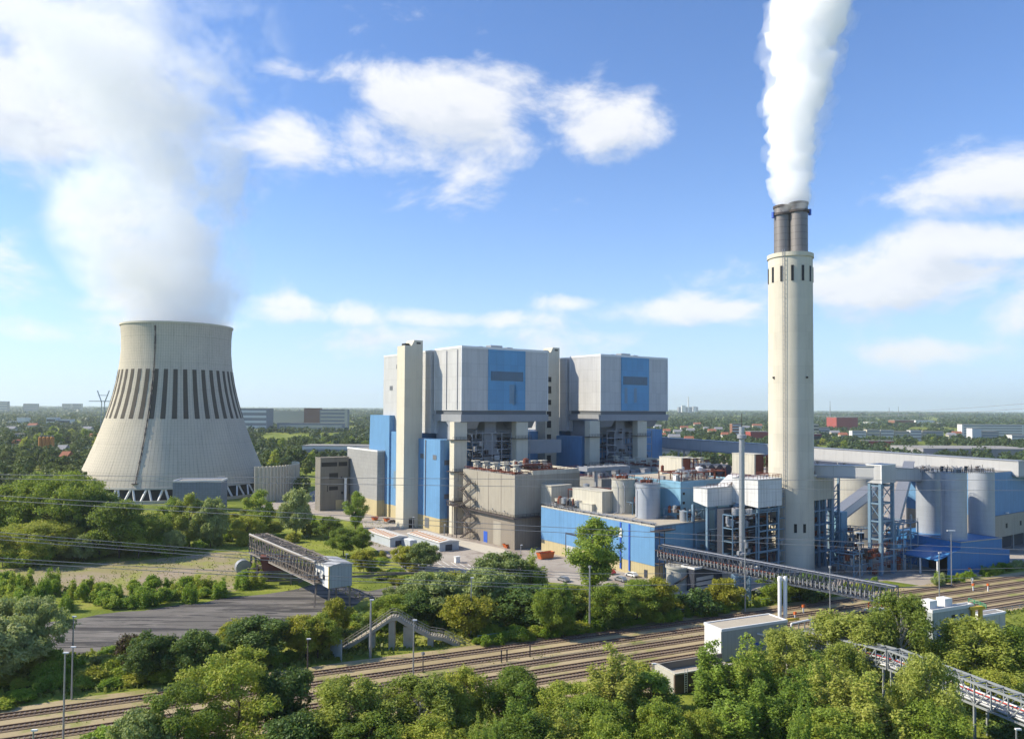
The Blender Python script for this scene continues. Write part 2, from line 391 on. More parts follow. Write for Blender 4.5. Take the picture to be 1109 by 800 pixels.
SPEC = {  # kind: (clump form, leaves, leaf size, aspect, material, bark, H0, W0)
 'oak': ('round', 21000, .31, 1.2, L_MID, BARK, 12, 10), 'maple': ('round', 19000, .36, 1.1, L_DARK, BARK, 10, 9),
 'goldtree': ('round', 12000, .34, 1.2, L_YEL, BARK, 8, 7), 'poplar': ('poplar', 20000, .28, 1.3, L_POP, BARK, 14, 7),
 'spire': ('spire', 20000, .27, 1.4, L_POP, BARK, 14, 6), 'birch': ('birch', 22000, .24, 1.7, L_BIR, BIRCHB, 14, 9),
 'willow': ('round', 20000, .29, 2.0, L_WIL, BARK, 10, 10), 'airy': ('airy', 19000, .32, 1.4, L_MID, BARK, 15, 17), 'bigwillow': ('round', 42000, .36, 2.0, L_WIL, BARK, 13, 24), 'bigoak': ('round', 48000, .50, 1.2, L_MID, BARK, 21, 34),
 'bush': ('bush', 5500, .34, 1.3, L_LIM, BARK, 3.5, 5), 'darkbush': ('bush', 5500, .36, 1.2, L_DARK, BARK, 4, 5),
 'greybush': ('bush', 5500, .30, 1.8, L_WIL, BARK, 4, 5), 'yelbush': ('bush', 5500, .32, 1.3, L_YEL, BARK, 3.5, 4.5),
 'sapling': ('sapling', 5000, .28, 1.7, L_LIM, BARK, 5, 4.5), 'purple': ('round', 9000, .36, 1.1, L_RED, BARK, 7, 6),
 'fartree': ('round', 1500, 1.15, 1.1, L_FAR, BARK, 14, 10), 'farpoplar': ('poplar', 1100, 1.0, 1.3, L_FAR, BARK, 17, 7),
 'faryel': ('round', 1300, 1.1, 1.1, L_MID, BARK, 12, 9)}
NICE = {'oak': ('broadleaf_tree', 'tree'), 'maple': ('dark_maple_tree', 'tree'), 'goldtree': ('yellow_leaved_tree', 'tree'), 'poplar': ('poplar_tree', 'tree'),
 'spire': ('columnar_poplar_tree', 'tree'), 'birch': ('birch_tree', 'tree'), 'willow': ('willow_tree', 'tree'), 'bigwillow': ('silvery_willow_tree', 'tree'), 'bigoak': ('great_broadleaf_tree', 'tree'), 'airy': ('open_crowned_tree', 'tree'),
 'bush': ('green_bush', 'bush'), 'darkbush': ('dark_bush', 'bush'), 'greybush': ('grey_green_bush', 'bush'), 'yelbush': ('yellow_green_bush', 'bush'),
 'sapling': ('sapling_clump', 'sapling'), 'purple': ('purple_leaved_tree', 'tree'), 'fartree': ('distant_tree', 'tree'), 'farpoplar': ('distant_poplar_tree', 'tree'), 'faryel': ('distant_tree', 'tree')}
PROTO = {}
def proto(kind, k):
    if (kind, k) not in PROTO:
        f, n, lf, asp, lm, bk, H0, W0 = SPEC[kind]; sd = hash_(kind)+k*17
        cm, cl = crown_mesh('crown', f, n, lf, asp, lm, sd, H0, W0)
        PROTO[(kind, k)] = (cm, trunk_mesh('trunk', cl, bk, f, sd, H0, W0), H0, W0)
    return PROTO[(kind, k)]
def hash_(s): return sum(ord(c)*(i+3) for i, c in enumerate(s))
def tree(kind, P, h, w, label, group=None, k=None, rot=None):
    k = rnd.randrange(3) if k is None else k
    if kind.startswith('far'): k %= 2
    if kind.startswith('big'): k = 0
    cm, tm, H0, W0 = proto(kind, k); nm, cat = NICE[kind]
    root = thing(nm, (P[0], P[1], P[2] if len(P) > 2 else 0), label, cat, group)
    root.scale = (w/W0, w/W0, h/H0); root.rotation_euler = (0, 0, rnd.uniform(0, 6.28) if rot is None else rot)
    for n_, me in (('crown', cm), ('trunk', tm)):
        o = bpy.data.objects.new(n_, me); COL.objects.link(o); o.parent = root
    return root
def tree_px(kind, px, ytop, wpx, label, ybase=None, Y=None, group=None, k=None):
    """tree whose foot stands at row ybase (or at distance Y), top at row ytop, crown wpx wide"""
    P = G(px, ybase) if Y is None else at(px, 760, Y)
    if Y is not None: P.z = 0
    P = Vector((P.x, P.y, 0)); h = zat(P, ytop); w = wpx*P.y/F
    return tree(kind, P, h*1.0, w*.92, label, group, k)
def inpoly(x, y, poly):
    c = False; n = len(poly)
    for i in range(n):
        x1, y1 = poly[i]; x2, y2 = poly[(i+1) % n]
        if (y1 > y) != (y2 > y) and x < (x2-x1)*(y-y1)/(y2-y1)+x1: c = not c
    return c
def fill(poly, n, kinds, h, w, label, group, mind=0.0):
    """n plants with their feet inside the ground polygon whose corners are seen at the given photo positions"""
    W = [(G(*p).x, G(*p).y) for p in poly]; xs = [p[0] for p in W]; ys = [p[1] for p in W]; done = []; tries = 0
    while len(done) < n and tries < n*60:
        tries += 1; x = rnd.uniform(min(xs), max(xs)); y = rnd.uniform(min(ys), max(ys))
        if not inpoly(x, y, W) or any((x-a)**2+(y-b)**2 < mind*mind for a, b in done): continue
        done.append((x, y)); kd = rnd.choice(kinds); q = rnd.uniform(.8, 1.2); hh = rnd.uniform(*h)
        nm = NICE[kd][0].replace('_', ' ')
        tree(kd, (x, y, 0), hh, rnd.uniform(*w)*q*.92, nm+' '+label, group+', '+nm)
# ------------------------------------------------------------------ ground
def sheet(name, pts, z, mat, jit=1.2, step=4.0, world=False, seed=1):
    W = [Vector(p) if world else G(*p) for p in pts]; out = []
    for i in range(len(W)):
        a, b = W[i], W[(i+1) % len(W)]; n = max(1, min(120, int((b-a).length/step)))
        for k in range(n):
            p = a.lerp(b, k/n); q = noise.noise_vector(Vector((p.x*.13, p.y*.13, seed)))+.5*noise.noise_vector(Vector((p.x*.5, p.y*.5, seed)))
            out.append(Vector((p.x+q.x*jit*1.6, p.y+q.y*jit*1.6, z)))
    mb = MB(); mb.v = [tuple(p) for p in out]
    from mathutils.geometry import tessellate_polygon
    for t in tessellate_polygon([out]): mb.f.append(tuple(t)); mb.m.append(0)
    o = mb.build(name, mat); o['kind'] = 'structure'
    if o.data.polygons and sum(p.normal.z for p in o.data.polygons) < 0:
        for p in o.data.polygons: p.flip()
    return o
mb = MB(); mb.add([(-26000, -300, 0), (26000, -300, 0), (26000, 40000, 0), (-26000, 40000, 0)], [(0, 1, 2, 3)])
g = mb.build('ground', GRASS); g['kind'] = 'structure'
sheet('field', [(-20, 634), (60, 640), (140, 648), (260, 640), (300, 622), (322, 600), (250, 597), (180, 604), (100, 610), (-20, 618)], .004, FIELD, 1.5)
sheet('coal_yard', [(40, 716), (100, 708), (180, 694), (260, 684), (330, 673), (372, 664), (404, 640), (350, 632), (300, 640), (220, 652), (130, 664), (60, 672), (20, 690)], .008, COALYARD, 2.0)
# plant yard: follows the buildings, back to beyond the boiler houses
sheet('plant_yard', [(296, 560), (345, 558), (392, 566), (400, 590), (425, 606), (455, 628), (500, 640), (560, 628), (620, 632), (700, 645), (760, 648), (860, 640), (960, 628), (1010, 636), (1130, 606), (1160, 500), (700, 490), (420, 510), (330, 534), (280, 548)], .012, YARD, .8, 6)
# railway corridor
T0 = G(520, 705); rail_off = [0, -5.6, -11.2, -16.4, -21.0, -31.5]
def rw(s, o): p = T0+UR*s+VR*o; return Vector((p.x, p.y, 0))
sheet('railway_ballast', [rw(-190, 4.5), rw(420, 4.5), rw(420, -24.5), rw(-190, -24.5)], .016, BALLAST, .5, 5, True)
sheet('ballast_siding', [rw(-10, -29), rw(90, -29), rw(90, -34), rw(-10, -34)], .016, BALLAST, .4, 5, True)
sheet('field_road', [(396, 640), (430, 634), (480, 640), (470, 646), (400, 652)], .020, COALYARD, .6)
RAILM = plain('rail_steel', (.13, .075, .05), .6, .3, var=.2, scale=.3); SLEEP = plain('sleeper', (.21, .165, .13), .95, var=.35, scale=1.0)
TBED = asphalt('track_bed', (.17, .12, .08), (.25, .19, .12), .08)
for o_ in rail_off:
    s0, s1 = (-190, 420) if o_ > -30 else (-10, 110)
    bed = MB(); P = rw(s0, o_-1.6)
    bed.box(P, s1-s0, 3.2, .020, .12, UR, VR, 0)
    s = s0
    while s < min(s1, 260):
        bed.box(rw(s, o_-1.25), .26, 2.5, .121, .18, UR, VR, 1); s += .75
    for q in (-.75, .75): bed.box(rw(s0, o_+q-.06), s1-s0, .12, .12, .34, UR, VR, 2)
    t_ = bed.build('railway_track', [TBED, SLEEP, RAILM]); t_['kind'] = 'structure'
# extra track that swings in from the left, north of the corridor
# ------------------------------------------------------------------ world, sun, camera
SUN_E, SUN_AZ = R(37), R(-90)      # sun stands in the west (-x); azimuth measured from +y towards +x
w = bpy.data.worlds.new('World'); S.world = w; w.use_nodes = True
nt = w.node_tree; nt.nodes.clear(); t = NT(nt)
w.cycles.sampling_method = 'MANUAL'; w.cycles.sample_map_resolution = 256
sky = t.N('ShaderNodeTexSky', sky_type='NISHITA', sun_disc=False, sun_elevation=SUN_E, sun_rotation=SUN_AZ, altitude=50, air_density=1.0, dust_density=.4, ozone_density=4.0)
tc = t.N('ShaderNodeTexCoord').outputs['Generated']
sp = t.N('ShaderNodeSeparateXYZ', inp={0: tc}); X_, Y_, Z_ = sp.outputs
az = t.M('ARCTAN2', X_, Y_); hyp = t.M('SQRT', t.M('ADD', t.M('MULTIPLY', X_, X_), t.M('MULTIPLY', Y_, Y_))); el = t.M('ARCTAN2', Z_, hyp)
def ae(px, py):
    d = ray(px, py); return math.atan2(d.x, d.y), math.atan2(d.z, math.hypot(d.x, d.y))
# cloud banks: (photo centre, half widths, weight) turned into compass azimuth / elevation
CL = [(485, 128, 135, 58, 1.1), (640, 130, 95, 42, 1.0), (300, 155, 85, 42, .92), (310, 72, 50, 16, .55), (345, 340, 90, 18, .66), (500, 345, 110, 13, .62), (625, 328, 50, 12, .70), (150, 270, 75, 80, .70),  # last bank on this line is added behind the tower steam to whiten it
      (740, 335, 130, 22, .85), (440, 372, 430, 26, .50), (330, 330, 80, 12, .62), (180, 352, 120, 12, .6), (1080, 190, 105, 46, 1.1), (1040, 268, 170, 34, .9), (960, 308, 210, 46, 1.0), (980, 380, 95, 20, .75), (1090, 330, 90, 40, .5),
      (40, 90, 210, 120, 1.0), (120, 200, 120, 110, .55), (40, 360, 200, 22, .55), (10, 290, 60, 16, .5), (150, 2, 60, 12, .55), (700, 385, 200, 12, .35), (-150, 250, 250, 120, .7), (1350, 200, 220, 120, .7), (800, 205, 120, 8, .18), (1600, 120, 200, 120, .6)]
def dens(a, e, detail=7):
    vec = t.N('ShaderNodeCombineXYZ', inp={0: t.M('MULTIPLY', a, 1.0), 1: t.M('MULTIPLY', e, 1.7), 2: 3.7}).outputs[0]
    n1 = t.noise(vec, 7.6, detail, .58, .25)
    mask = None
    for px, py, wx, wy, s in CL:
        ca, ce = ae(px, py); ra = wx/F*(math.cos(ca)**2)*1.0; re = wy/F*math.cos(ca)
        da = t.M('DIVIDE', t.M('SUBTRACT', a, ca), ra); de = t.M('DIVIDE', t.M('SUBTRACT', e, ce), re)
        q = t.M('EXPONENT', t.M('MULTIPLY', t.M('ADD', t.M('MULTIPLY', da, da), t.M('MULTIPLY', de, de)), -1.0))
        q = t.M('MULTIPLY', q, s); mask = q if mask is None else t.M('MAXIMUM', mask, q)
    return t.M('ADD', t.M('MULTIPLY', t.M('SUBTRACT', n1, .5), 2.1), t.M('SUBTRACT', mask, .36)), n1
D, n1 = dens(az, el)
D2, _ = dens(t.M('ADD', az, -.012), t.M('ADD', el, .030), 5)
alpha = t.sstep(D, -.06, .50)
shade = t.sstep(t.M('SUBTRACT', D2, t.M('MULTIPLY', D, .35)), -.35, .75)    # thick cloud above = darker underside
ccol = t.ramp(shade, [(0, (1.0, 1.0, 1.0)), (.55, (.92, .93, .96)), (1, (.70, .75, .83))])
cb = t.N('ShaderNodeBackground', inp={'Color': ccol, 'Strength': .70})
upm = t.sstep(el, .002, .02)
# thin whitish air low over the horizon
low = t.M('EXPONENT', t.M('MULTIPLY', t.M('MAXIMUM', el, 0.0), -8.5))
tint = t.N('ShaderNodeVectorMath', operation='MULTIPLY', inp={0: sky.outputs[0], 1: (.53, .69, .90)}).outputs[0]
scol = t.mix(t.M('MULTIPLY', low, .80), tint, (3.5, 4.5, 6.0))
skyb = t.N('ShaderNodeBackground', inp={'Color': scol, 'Strength': .15})
mx = t.N('ShaderNodeMixShader', inp={0: t.M('MULTIPLY', t.M('MULTIPLY', alpha, .93), upm), 1: skyb.outputs[0], 2: cb.outputs[0]})
wo = t.N('ShaderNodeOutputWorld'); t.l.new(mx.outputs[0], wo.inputs['Surface'])
sd = bpy.data.lights.new('sun', 'SUN'); so = bpy.data.objects.new('sun', sd); COL.objects.link(so)
sd.energy = 4.9; sd.angle = R(.5); sd.color = (1, .90, .73)
dirv = -Vector((math.sin(SUN_AZ)*math.cos(SUN_E), math.cos(SUN_AZ)*math.cos(SUN_E), math.sin(SUN_E)))
so.rotation_euler = dirv.to_track_quat('-Z', 'Y').to_euler(); so.location = (-200, 100, 250)
cd = bpy.data.cameras.new('camera'); co = bpy.data.objects.new('camera', cd); COL.objects.link(co); S.camera = co
co.location = (0, 0, H); co.rotation_euler = CAMR.to_euler()
cd.sensor_fit = 'HORIZONTAL'; cd.sensor_width = 36; cd.lens = F/1109*36; cd.shift_y = SHIFT/1109; cd.clip_start = 1; cd.clip_end = 60000
S.view_settings.view_transform = 'Standard'; S.view_settings.look = 'None'; S.view_settings.gamma = 1; S.view_settings.use_curve_mapping = False; S.view_settings.exposure = 0.6
c = S.cycles if hasattr(S, 'cycles') else None
S.render.engine = 'CYCLES'; c = S.cycles
c.use_denoising = True; c.max_bounces = 20; c.diffuse_bounces = 3; c.glossy_bounces = 2; c.transmission_bounces = 3; c.transparent_max_bounces = 6; c.volume_bounces = 18
c.caustics_reflective = False; c.caustics_refractive = False; c.sample_clamp_indirect = 6
c.use_adaptive_sampling = True; c.adaptive_threshold = .02
S.cycles.volume_step_rate = 1.0; S.cycles.volume_max_steps = 256
# ------------------------------------------------------------------ helpers for buildings
def rel(P, a, b, z=0.0, u=U, v=V): return Vector((P[0], P[1], 0))+u*a+v*b+Z*z
def part(name, root, mats, fn, smooth=False):
    mb = MB(); fn(mb); return mb.build(name, mats, root, smooth)
def railing(mb, pts, h=1.1, step=2.0, w=.07, m=0):
    for a, b in zip(pts, pts[1:]):
        a = Vector(a); b = Vector(b); n = max(1, int((b-a).length/step))
        for i in range(n+1): p = a.lerp(b, i/n); mb.bar(p, p+Z*h, w, m=m)
        for q in (h, h*.55): mb.bar(a+Z*q, b+Z*q, w, m=m)
def parapet(mb, P, lu, lv, z, h=.5, t=.35, u=U, v=V, m=0, over=.12):
    Q = Vector((P[0], P[1], 0))-u*over-v*over; lu += 2*over; lv += 2*over
    mb.box(Q, lu, t, z, z+h, u, v, m); mb.box(Q+v*(lv-t), lu, t, z, z+h, u, v, m)
    mb.box(Q+v*t, t, lv-2*t, z, z+h, u, v, m); mb.box(Q+u*(lu-t)+v*t, t, lv-2*t, z, z+h, u, v, m)
# ------------------------------------------------------------------ cooling tower
CT = at(189.5, 530, 456); CT.z = 0
CT = Vector((CT.x, CT.y, 0))
prof = [(9.2, 56.0), (14, 53.9), (20, 51.4), (28, 48.3), (36, 45.4), (44, 42.7), (52, 40.3), (60, 38.3), (68, 36.8), (76, 35.8), (84, 35.2), (92, 35.2), (99.2, 35.9)]
prof = [(z if z > 10 else 7.6, r*(.925-.06*min(1, max(0, (z-8)/72)))) for z, r in prof]
def ctr(z):
    for (a, r0), (b, r1) in zip(prof, prof[1:]):
        if a <= z <= b: return r0+(r1-r0)*(z-a)/(b-a)
    return prof[-1][1]
def shellmat():
    m, nt_, N, L = newmat('tower_concrete'); t = NT(nt_)
    g = t.N('ShaderNodeNewGeometry').outputs['Position']
    q = t.N('ShaderNodeVectorMath', operation='SUBTRACT', inp={0: g, 1: tuple(CT)}).outputs[0]
    sp = t.N('ShaderNodeSeparateXYZ', inp={0: q}); a = t.M('ARCTAN2', sp.outputs[1], sp.outputs[0]); z = sp.outputs[2]
    fr = t.M('FRACT', t.M('MULTIPLY', a, 144/(2*math.pi))); v1 = t.M('LESS_THAN', t.M('MINIMUM', fr, t.M('SUBTRACT', 1, fr)), .10)
    fz = t.M('FRACT', t.M('DIVIDE', z, 1.5)); h1 = t.M('LESS_THAN', fz, .10)
    fz2 = t.M('FRACT', t.M('DIVIDE', z, 15.2)); h2 = t.M('LESS_THAN', fz2, .022)
    vec = t.N('ShaderNodeCombineXYZ', inp={0: t.M('MULTIPLY', t.M('SINE', a), 22), 1: t.M('MULTIPLY', t.M('COSINE', a), 22), 2: t.M('MULTIPLY', z, .045)}).outputs[0]
    st = t.noise(vec, 1.0, 6, .65); big = t.noise(q, .05, 5, .6); fine = t.noise(q, .8, 4, .6)
    val = t.M('SUBTRACT', 1.08, t.M('MULTIPLY', v1, .20)); val = t.M('SUBTRACT', val, t.M('MULTIPLY', h1, .15)); val = t.M('SUBTRACT', val, t.M('MULTIPLY', h2, .12))
    val = t.M('SUBTRACT', val, t.M('MULTIPLY', t.sstep(st, .48, .78), .20)); val = t.M('ADD', val, t.M('MULTIPLY', t.M('SUBTRACT', big, .5), .35)); val = t.M('ADD', val, t.M('MULTIPLY', t.M('SUBTRACT', fine, .5), .22))
    c = t.N('ShaderNodeVectorMath', operation='SCALE', inp={0: (.48, .435, .345), 'Scale': val}).outputs[0]
    principled(t, c, .9, 0, t.M('ADD', v1, h1), .3, .1, .1); return m
TOWERC = shellmat(); LOUV = plain('louvre_brown', (.085, .072, .055), .85, var=.2, scale=1.0)
ct = thing('cooling_tower', CT, 'huge pale concrete cooling tower with a ring of dark upright louvres, steaming', 'cooling tower')
def f(mb):
    p2 = []
    for (a, r0), (b, r1) in zip(prof, prof[1:]):
        for k in range(3): p2.append((a+(b-a)*k/3, r0+(r1-r0)*k/3))
    p2.append(prof[-1]); inner = [(z, r-.9) for z, r in reversed(p2)]
    mb.lathe(CT, p2+inner, 144)
sh = part('shell', ct, TOWERC, f, True)
part('rim', sh, CREAM, lambda mb: mb.lathe(CT, [(98.6, 31.1), (98.6, 31.5), (99.6, 31.5), (99.6, 30.0), (98.6, 30.0)], 96))
part('ring_beam', ct, CONC, lambda mb: mb.lathe(CT, [(7.0, 52.5), (8.0, 52.3), (8.0, 50.6), (7.0, 50.6), (7.0, 52.5)], 96))
NL = 40
lm = MB()
for k in range(NL):
    a0 = 2*math.pi*(k+.5)/NL
    zs = [44.5, 51, 58, 65, 72.5]
    if zs:
        mb = MB(); hw = .035
        for z0, z1 in zip(zs, zs[1:]):
            for s0, s1 in ((-hw, hw),):
                q = []
                for z, s in ((z0, s0), (z0, s1), (z1, s1), (z1, s0)):
                    r = ctr(z)+.10; q.append(CT+Vector((r*math.cos(a0+s), r*math.sin(a0+s), z)))
                for z, s in ((z0, s0), (z0, s1), (z1, s1), (z1, s0)):
                    r = ctr(z)-.3; q.append(CT+Vector((r*math.cos(a0+s), r*math.sin(a0+s), z)))
                mb.add(q, [(0, 1, 2, 3), (0, 4, 5, 1), (1, 5, 6, 2), (2, 6, 7, 3), (3, 7, 4, 0)])
        mb.build('louvre_panel', LOUV, ct)
NLEG = 40
for k in range(NLEG):
    a = 2*math.pi*k/NLEG
    for s in (-1, 1):
        b = a+s*.055; q0 = a+s*.012
        p = CT+Vector((54.6*math.cos(b), 54.6*math.sin(b), .1)); q = CT+Vector((51.8*math.cos(q0), 51.8*math.sin(q0), 7.1))
        mb = MB(); mb.bar(p, q, .85); mb.build('support_leg', WHITE, ct)
part('rain_zone_shade', ct, BLACKP, lambda mb: mb.lathe(CT, [(.5, 46), (8.5, 46)], 72))  # dark-coloured cylinder stands in for the shade of the inner rain zone
part('basin', ct, CONC, lambda mb: mb.lathe(CT, [(0, 56.5), (1.6, 56.5), (1.6, 55.8), (0.2, 55.8)], 96))
def f(mb):       # ladder with cages climbing the shell on the side facing the field
    r2 = random.Random(3); d = ray(160, 450); 
    ang = math.atan2(-1, .03)
    for z0 in np.arange(10, 97, 1.5):
        rr = ctr(z0)+.35; a = ang+.003*math.sin(z0*.8)
        p = CT+Vector((rr*math.cos(a), rr*math.sin(a), z0)); r3 = ctr(z0+1.5)+.35; q = CT+Vector((r3*math.cos(ang), r3*math.sin(ang), z0+1.5))
        mb.bar(p, q, .4 if r2.random() < .7 else .6)
        if int(z0*2) % 15 == 0: mb.cbox(p, 1.5, 1.0, .3)
    p = CT+Vector((ctr(10)*math.cos(ang), ctr(10)*math.sin(ang), 10)); mb.cbox(p, 4, 1.6, .4)
part('access_ladder', ct, STEELD, f)
# second basin wall (concrete ring segment) right of the tower
c2 = at(258, 530, 430); 
def f(mb):
    c = G(262, 545)+Vector((-6, 30, 0))
    for k in range(26):
        a0 = -1.15+k*.075; a1 = a0+.075
        if a0 > .75: break
        for r0, r1, m in ((26, 26.5, 0),):
            q = [c+Vector((r*math.cos(a), r*math.sin(a), z)) for z in (0, 19) for r, a in ((r0, a0), (r1, a0), (r1, a1), (r0, a1))]
            mb.add(q, [(0, 1, 2, 3), (7, 6, 5, 4), (0, 4, 5, 1), (1, 5, 6, 2), (2, 6, 7, 3), (3, 7, 4, 0)])
        p = c+Vector((26.8*math.cos(a0), 26.8*math.sin(a0), 0)); mb.cbox(p+Z*9.6, .7, .7, 19.3, Vector((math.cos(a0), math.sin(a0), 0)), Vector((-math.sin(a0), math.cos(a0), 0)))
o = MB(); f(o); o = o.build('curved_concrete_wall', CREAM); tag(o, 'curved pale concrete wall with upright ribs, just right of the cooling tower', 'wall')
# pump house in front of the cooling tower
def simple_building(name, px, pyb, pl, pr, pt, wallm, label, cat, Y=None, roofm=None, ztop=None, u=U, v=V, z0=0, par=.5, extra=None, group=None, parm=None, lv=None, lu=None):
    P = G(px, pyb) if Y is None else at(px, pyb, Y); P.z = 0
    lu_ = along(P, u, pr) if lu is None else lu; lv_ = along(P, v, pl) if lv is None else lv
    zt = zat(P, pt) if ztop is None else ztop
    root = thing(name, P+(u*lu_+v*lv_)*.5, label, cat, group)
    wall = part('wall', root, wallm, lambda mb: mb.box(P, lu_, lv_, z0, zt, u, v))
    def rf(mb):
        mb.box(P+u*.3+v*.3, lu_-.6, lv_-.6, zt+.003, zt+.12, u, v)
    r = part('roof', root, roofm or ROOF, rf)
    if par: part('parapet', r, parm or WHITE, lambda mb: parapet(mb, P, lu_, lv_, zt-.25, par+.25, u=u, v=v))
    root['dims'] = (lu_, lv_, zt)
    if extra: extra(root, P, lu_, lv_, zt)
    return root, P, lu_, lv_, zt
TA = R(8); UA = Vector((math.cos(TA), math.sin(TA), 0)); VA = Vector((-math.sin(TA), math.cos(TA), 0))
PUMPM = clad('pump_house_blocks', (.19, .22, .27), 1.4, .9, .3, .10, .8, 0, 0, .1, ang=TA); PUMPW = clad('pump_house_side', (.42, .42, .40), 0, 0, 0, .05, .8, 0, 0, .1)
def f(root, P, lu_, lv_, zt):
    part('side_panel', root, PUMPW, lambda mb: mb.box(P-UA*.06+VA*0, .05, lv_, 0, zt-.3, UA, VA))
    part('roof_hatch', root, GALV, lambda mb: mb.cbox(P+UA*lu_*.85+VA*2+Z*(zt+.6), 4, 3, 1.0, UA, VA))
simple_building('pump_house', 195.5, 546.5, 187.5, 246.5, 519, PUMPM, 'low blue-grey brick pump house with a pale side beside the cooling tower', 'building', u=UA, v=VA, extra=f, par=.6, Y=385)
# ------------------------------------------------------------------ boiler houses (two alike)
O = at(500.2, 376, 312); O.z = 0
BW = 44.8
def LP(a, b, z=0.0): return rel(O, a, b, z)
def boiler(A, first):
    Q = lambda a, b, z=0.0: LP(A+a, b, z)
    lab = ('nearer boiler house, grey hanging block with blue front, beside the tallest cream shaft' if first else
           'farther boiler house, the right-hand grey hanging block with a blue front')
    r = thing('boiler_house', Q(BW/2, 30), lab, 'boiler house')
    zt = zat(O, 376)
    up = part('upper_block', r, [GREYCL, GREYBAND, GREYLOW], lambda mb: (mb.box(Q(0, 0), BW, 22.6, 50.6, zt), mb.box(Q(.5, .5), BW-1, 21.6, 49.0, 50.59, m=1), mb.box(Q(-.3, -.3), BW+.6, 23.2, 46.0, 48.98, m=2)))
    part('parapet', up, WHITE, lambda mb: parapet(mb, Q(0, 0), BW, 22.6, zt-.3, .9, .4))
    part('rooftop_unit', up, GALV, lambda mb: (mb.cbox(Q(20, 6, zt+1.0), 6, 4, 1.8), mb.cbox(Q(28, 7, zt+.8), 3, 3, 1.4), mb.cbox(Q(13, 8, zt+.7), 2, 5, 1.2)))
    def edge(mb):
        for a in (0, BW): mb.box(Q(a-.18, -.18), .36, .36, 50.6, zt)
        mb.box(Q(-.18, 22.4), .36, .36, 50.6, zt)
    part('corner_trim', up, WHITE, edge)
    l0 = along(Q(0, 0), U, 528.5 if first else 672.5, 60); l1 = along(Q(0, 0), U, 568.5 if first else 702.5, 60)
    bp = part('blue_front', up, BLUEPAN, lambda mb: mb.box(Q(l0, -.28), l1-l0, .27, 50.8, zt-.35))
    part('window_band', bp, BLUEDARK, lambda mb: mb.box(Q(l0+1.2, -.36), (l1-l0)-2.4, .07, zt-13.5, zt-9.5))
    r2 = random.Random(5 if first else 9)
    for k in range(3):
        a = l0+2+r2.random()*(l1-l0-5); part('translucent_panel', bp, BLUEPAN if k == 1 else STEELB, lambda mb: mb.box(Q(a, -.33), 1.9, .04, zt-21-r2.random()*3, zt-15))
    # cradles under the block
    for a0, a1 in ((-.05, 9.0), (BW-16, BW-7)):
        def cr(mb):
            poly = [Q(a0, .2, 45.98), Q(a0, 2.4, 43.0), Q(a0, 9.0, 43.0), Q(a0, 12.5, 45.98)]
            mb.prism(poly, U*(a1-a0))
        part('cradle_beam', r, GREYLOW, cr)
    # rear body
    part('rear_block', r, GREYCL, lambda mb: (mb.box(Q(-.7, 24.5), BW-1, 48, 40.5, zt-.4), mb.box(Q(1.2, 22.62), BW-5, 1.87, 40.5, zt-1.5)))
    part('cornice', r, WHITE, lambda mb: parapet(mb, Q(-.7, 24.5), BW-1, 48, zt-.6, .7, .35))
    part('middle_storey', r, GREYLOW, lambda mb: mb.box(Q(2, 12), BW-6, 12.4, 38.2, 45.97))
    # lower blue halls with tan plinth
    def low(mb, z0, z1):
        mb.box(Q(-2.6, 31), 76, 44, z0, z1)
        mb.box(Q(-6.3, 6.2), 7.5, 24.7, z0, min(z1, 38.4) if z1 > 10 else z1)
        mb.box(Q(1.25, 13.5), 40, 17.4, z0, min(z1, 38.0) if z1 > 10 else z1)
    part('plinth', r, TAN, lambda mb: low(mb, 0, 5.9))
    lo = part('blue_hall', r, BLUECL, lambda mb: low(mb, 5.92, 40.4))
    if first:
        part('side_annex', r, BLUECL, lambda mb: mb.prism([Q(-3.4, 60, 5.92), Q(-3.4, 84, 5.92), Q(-3.4, 81.5, zat(Q(-3.4, 80), 449.5)), Q(-3.4, 60, zat(Q(-3.4, 80), 449.5))], U*12))
        part('annex_plinth', r, TAN, lambda mb: mb.box(Q(-3.4, 60), 12, 24, 0, 5.9))
        part('pale_panel', lo, STEELB, lambda mb: (mb.box(Q(-2.68, 52.5), .07, 4, 14, 22), mb.box(Q(-2.68, 45), .07, 4.5, 8, 19)))
    # concrete columns carrying the block
    for cpx, cb, w in (((489.5, 507), .4, 6.2), ((557, 574), .4, 6.2)) if first else (((636.6, 651), .4, 6.2), ((688.6, 704), .4, 6.2)):
        a = along(O, U, cpx[0]+2.8, 25)
        part('concrete_column', r, CREAM, lambda mb: mb.box(LP(a-.1, cb), w, 3.6, 0, 45.97 if True else 0))
        for z in (7.5 if False else 13.5, 25.5, 38.5):
            def pf(mb):
                mb.box(LP(a-1.5, cb-1.3), w+2.8, 1.25, z, z+.22); railing(mb, [LP(a-1.4, cb-1.2, z+.22), LP(a+w+1.2, cb-1.2, z+.22)], 1.1, 1.6, .1)
                mb.box(LP(a-1.5, cb), 1.35, 3.6, z, z+.22)
            part('column_platform', r, STEELD, pf)
    # flue duct hanging behind the columns
    def duct(mb):
        c = Q(18.5, 7); s = 6.0
        for i, (z0, z1, w) in enumerate(((41, 45.9, 4.6), (37.2, 40.9, 5.0), (33.5, 37.1, 5.0))): mb.box(Q(18.5-w/2-.5, 6.5), w*1.3, 5, z0, z1)
        b = [Q(13.5, 5.4, 24), Q(25.5, 5.4, 24), Q(22.4, 5.4, 33.4), Q(15.6, 5.4, 33.4)]
        mb.prism(b, V*7)
        for z in (33.3, 37.1, 40.9): mb.box(Q(15.2, 6.2), 7.2, 5.6, z, z+.35)
    part('flue_duct', r, GREYLOW, duct)
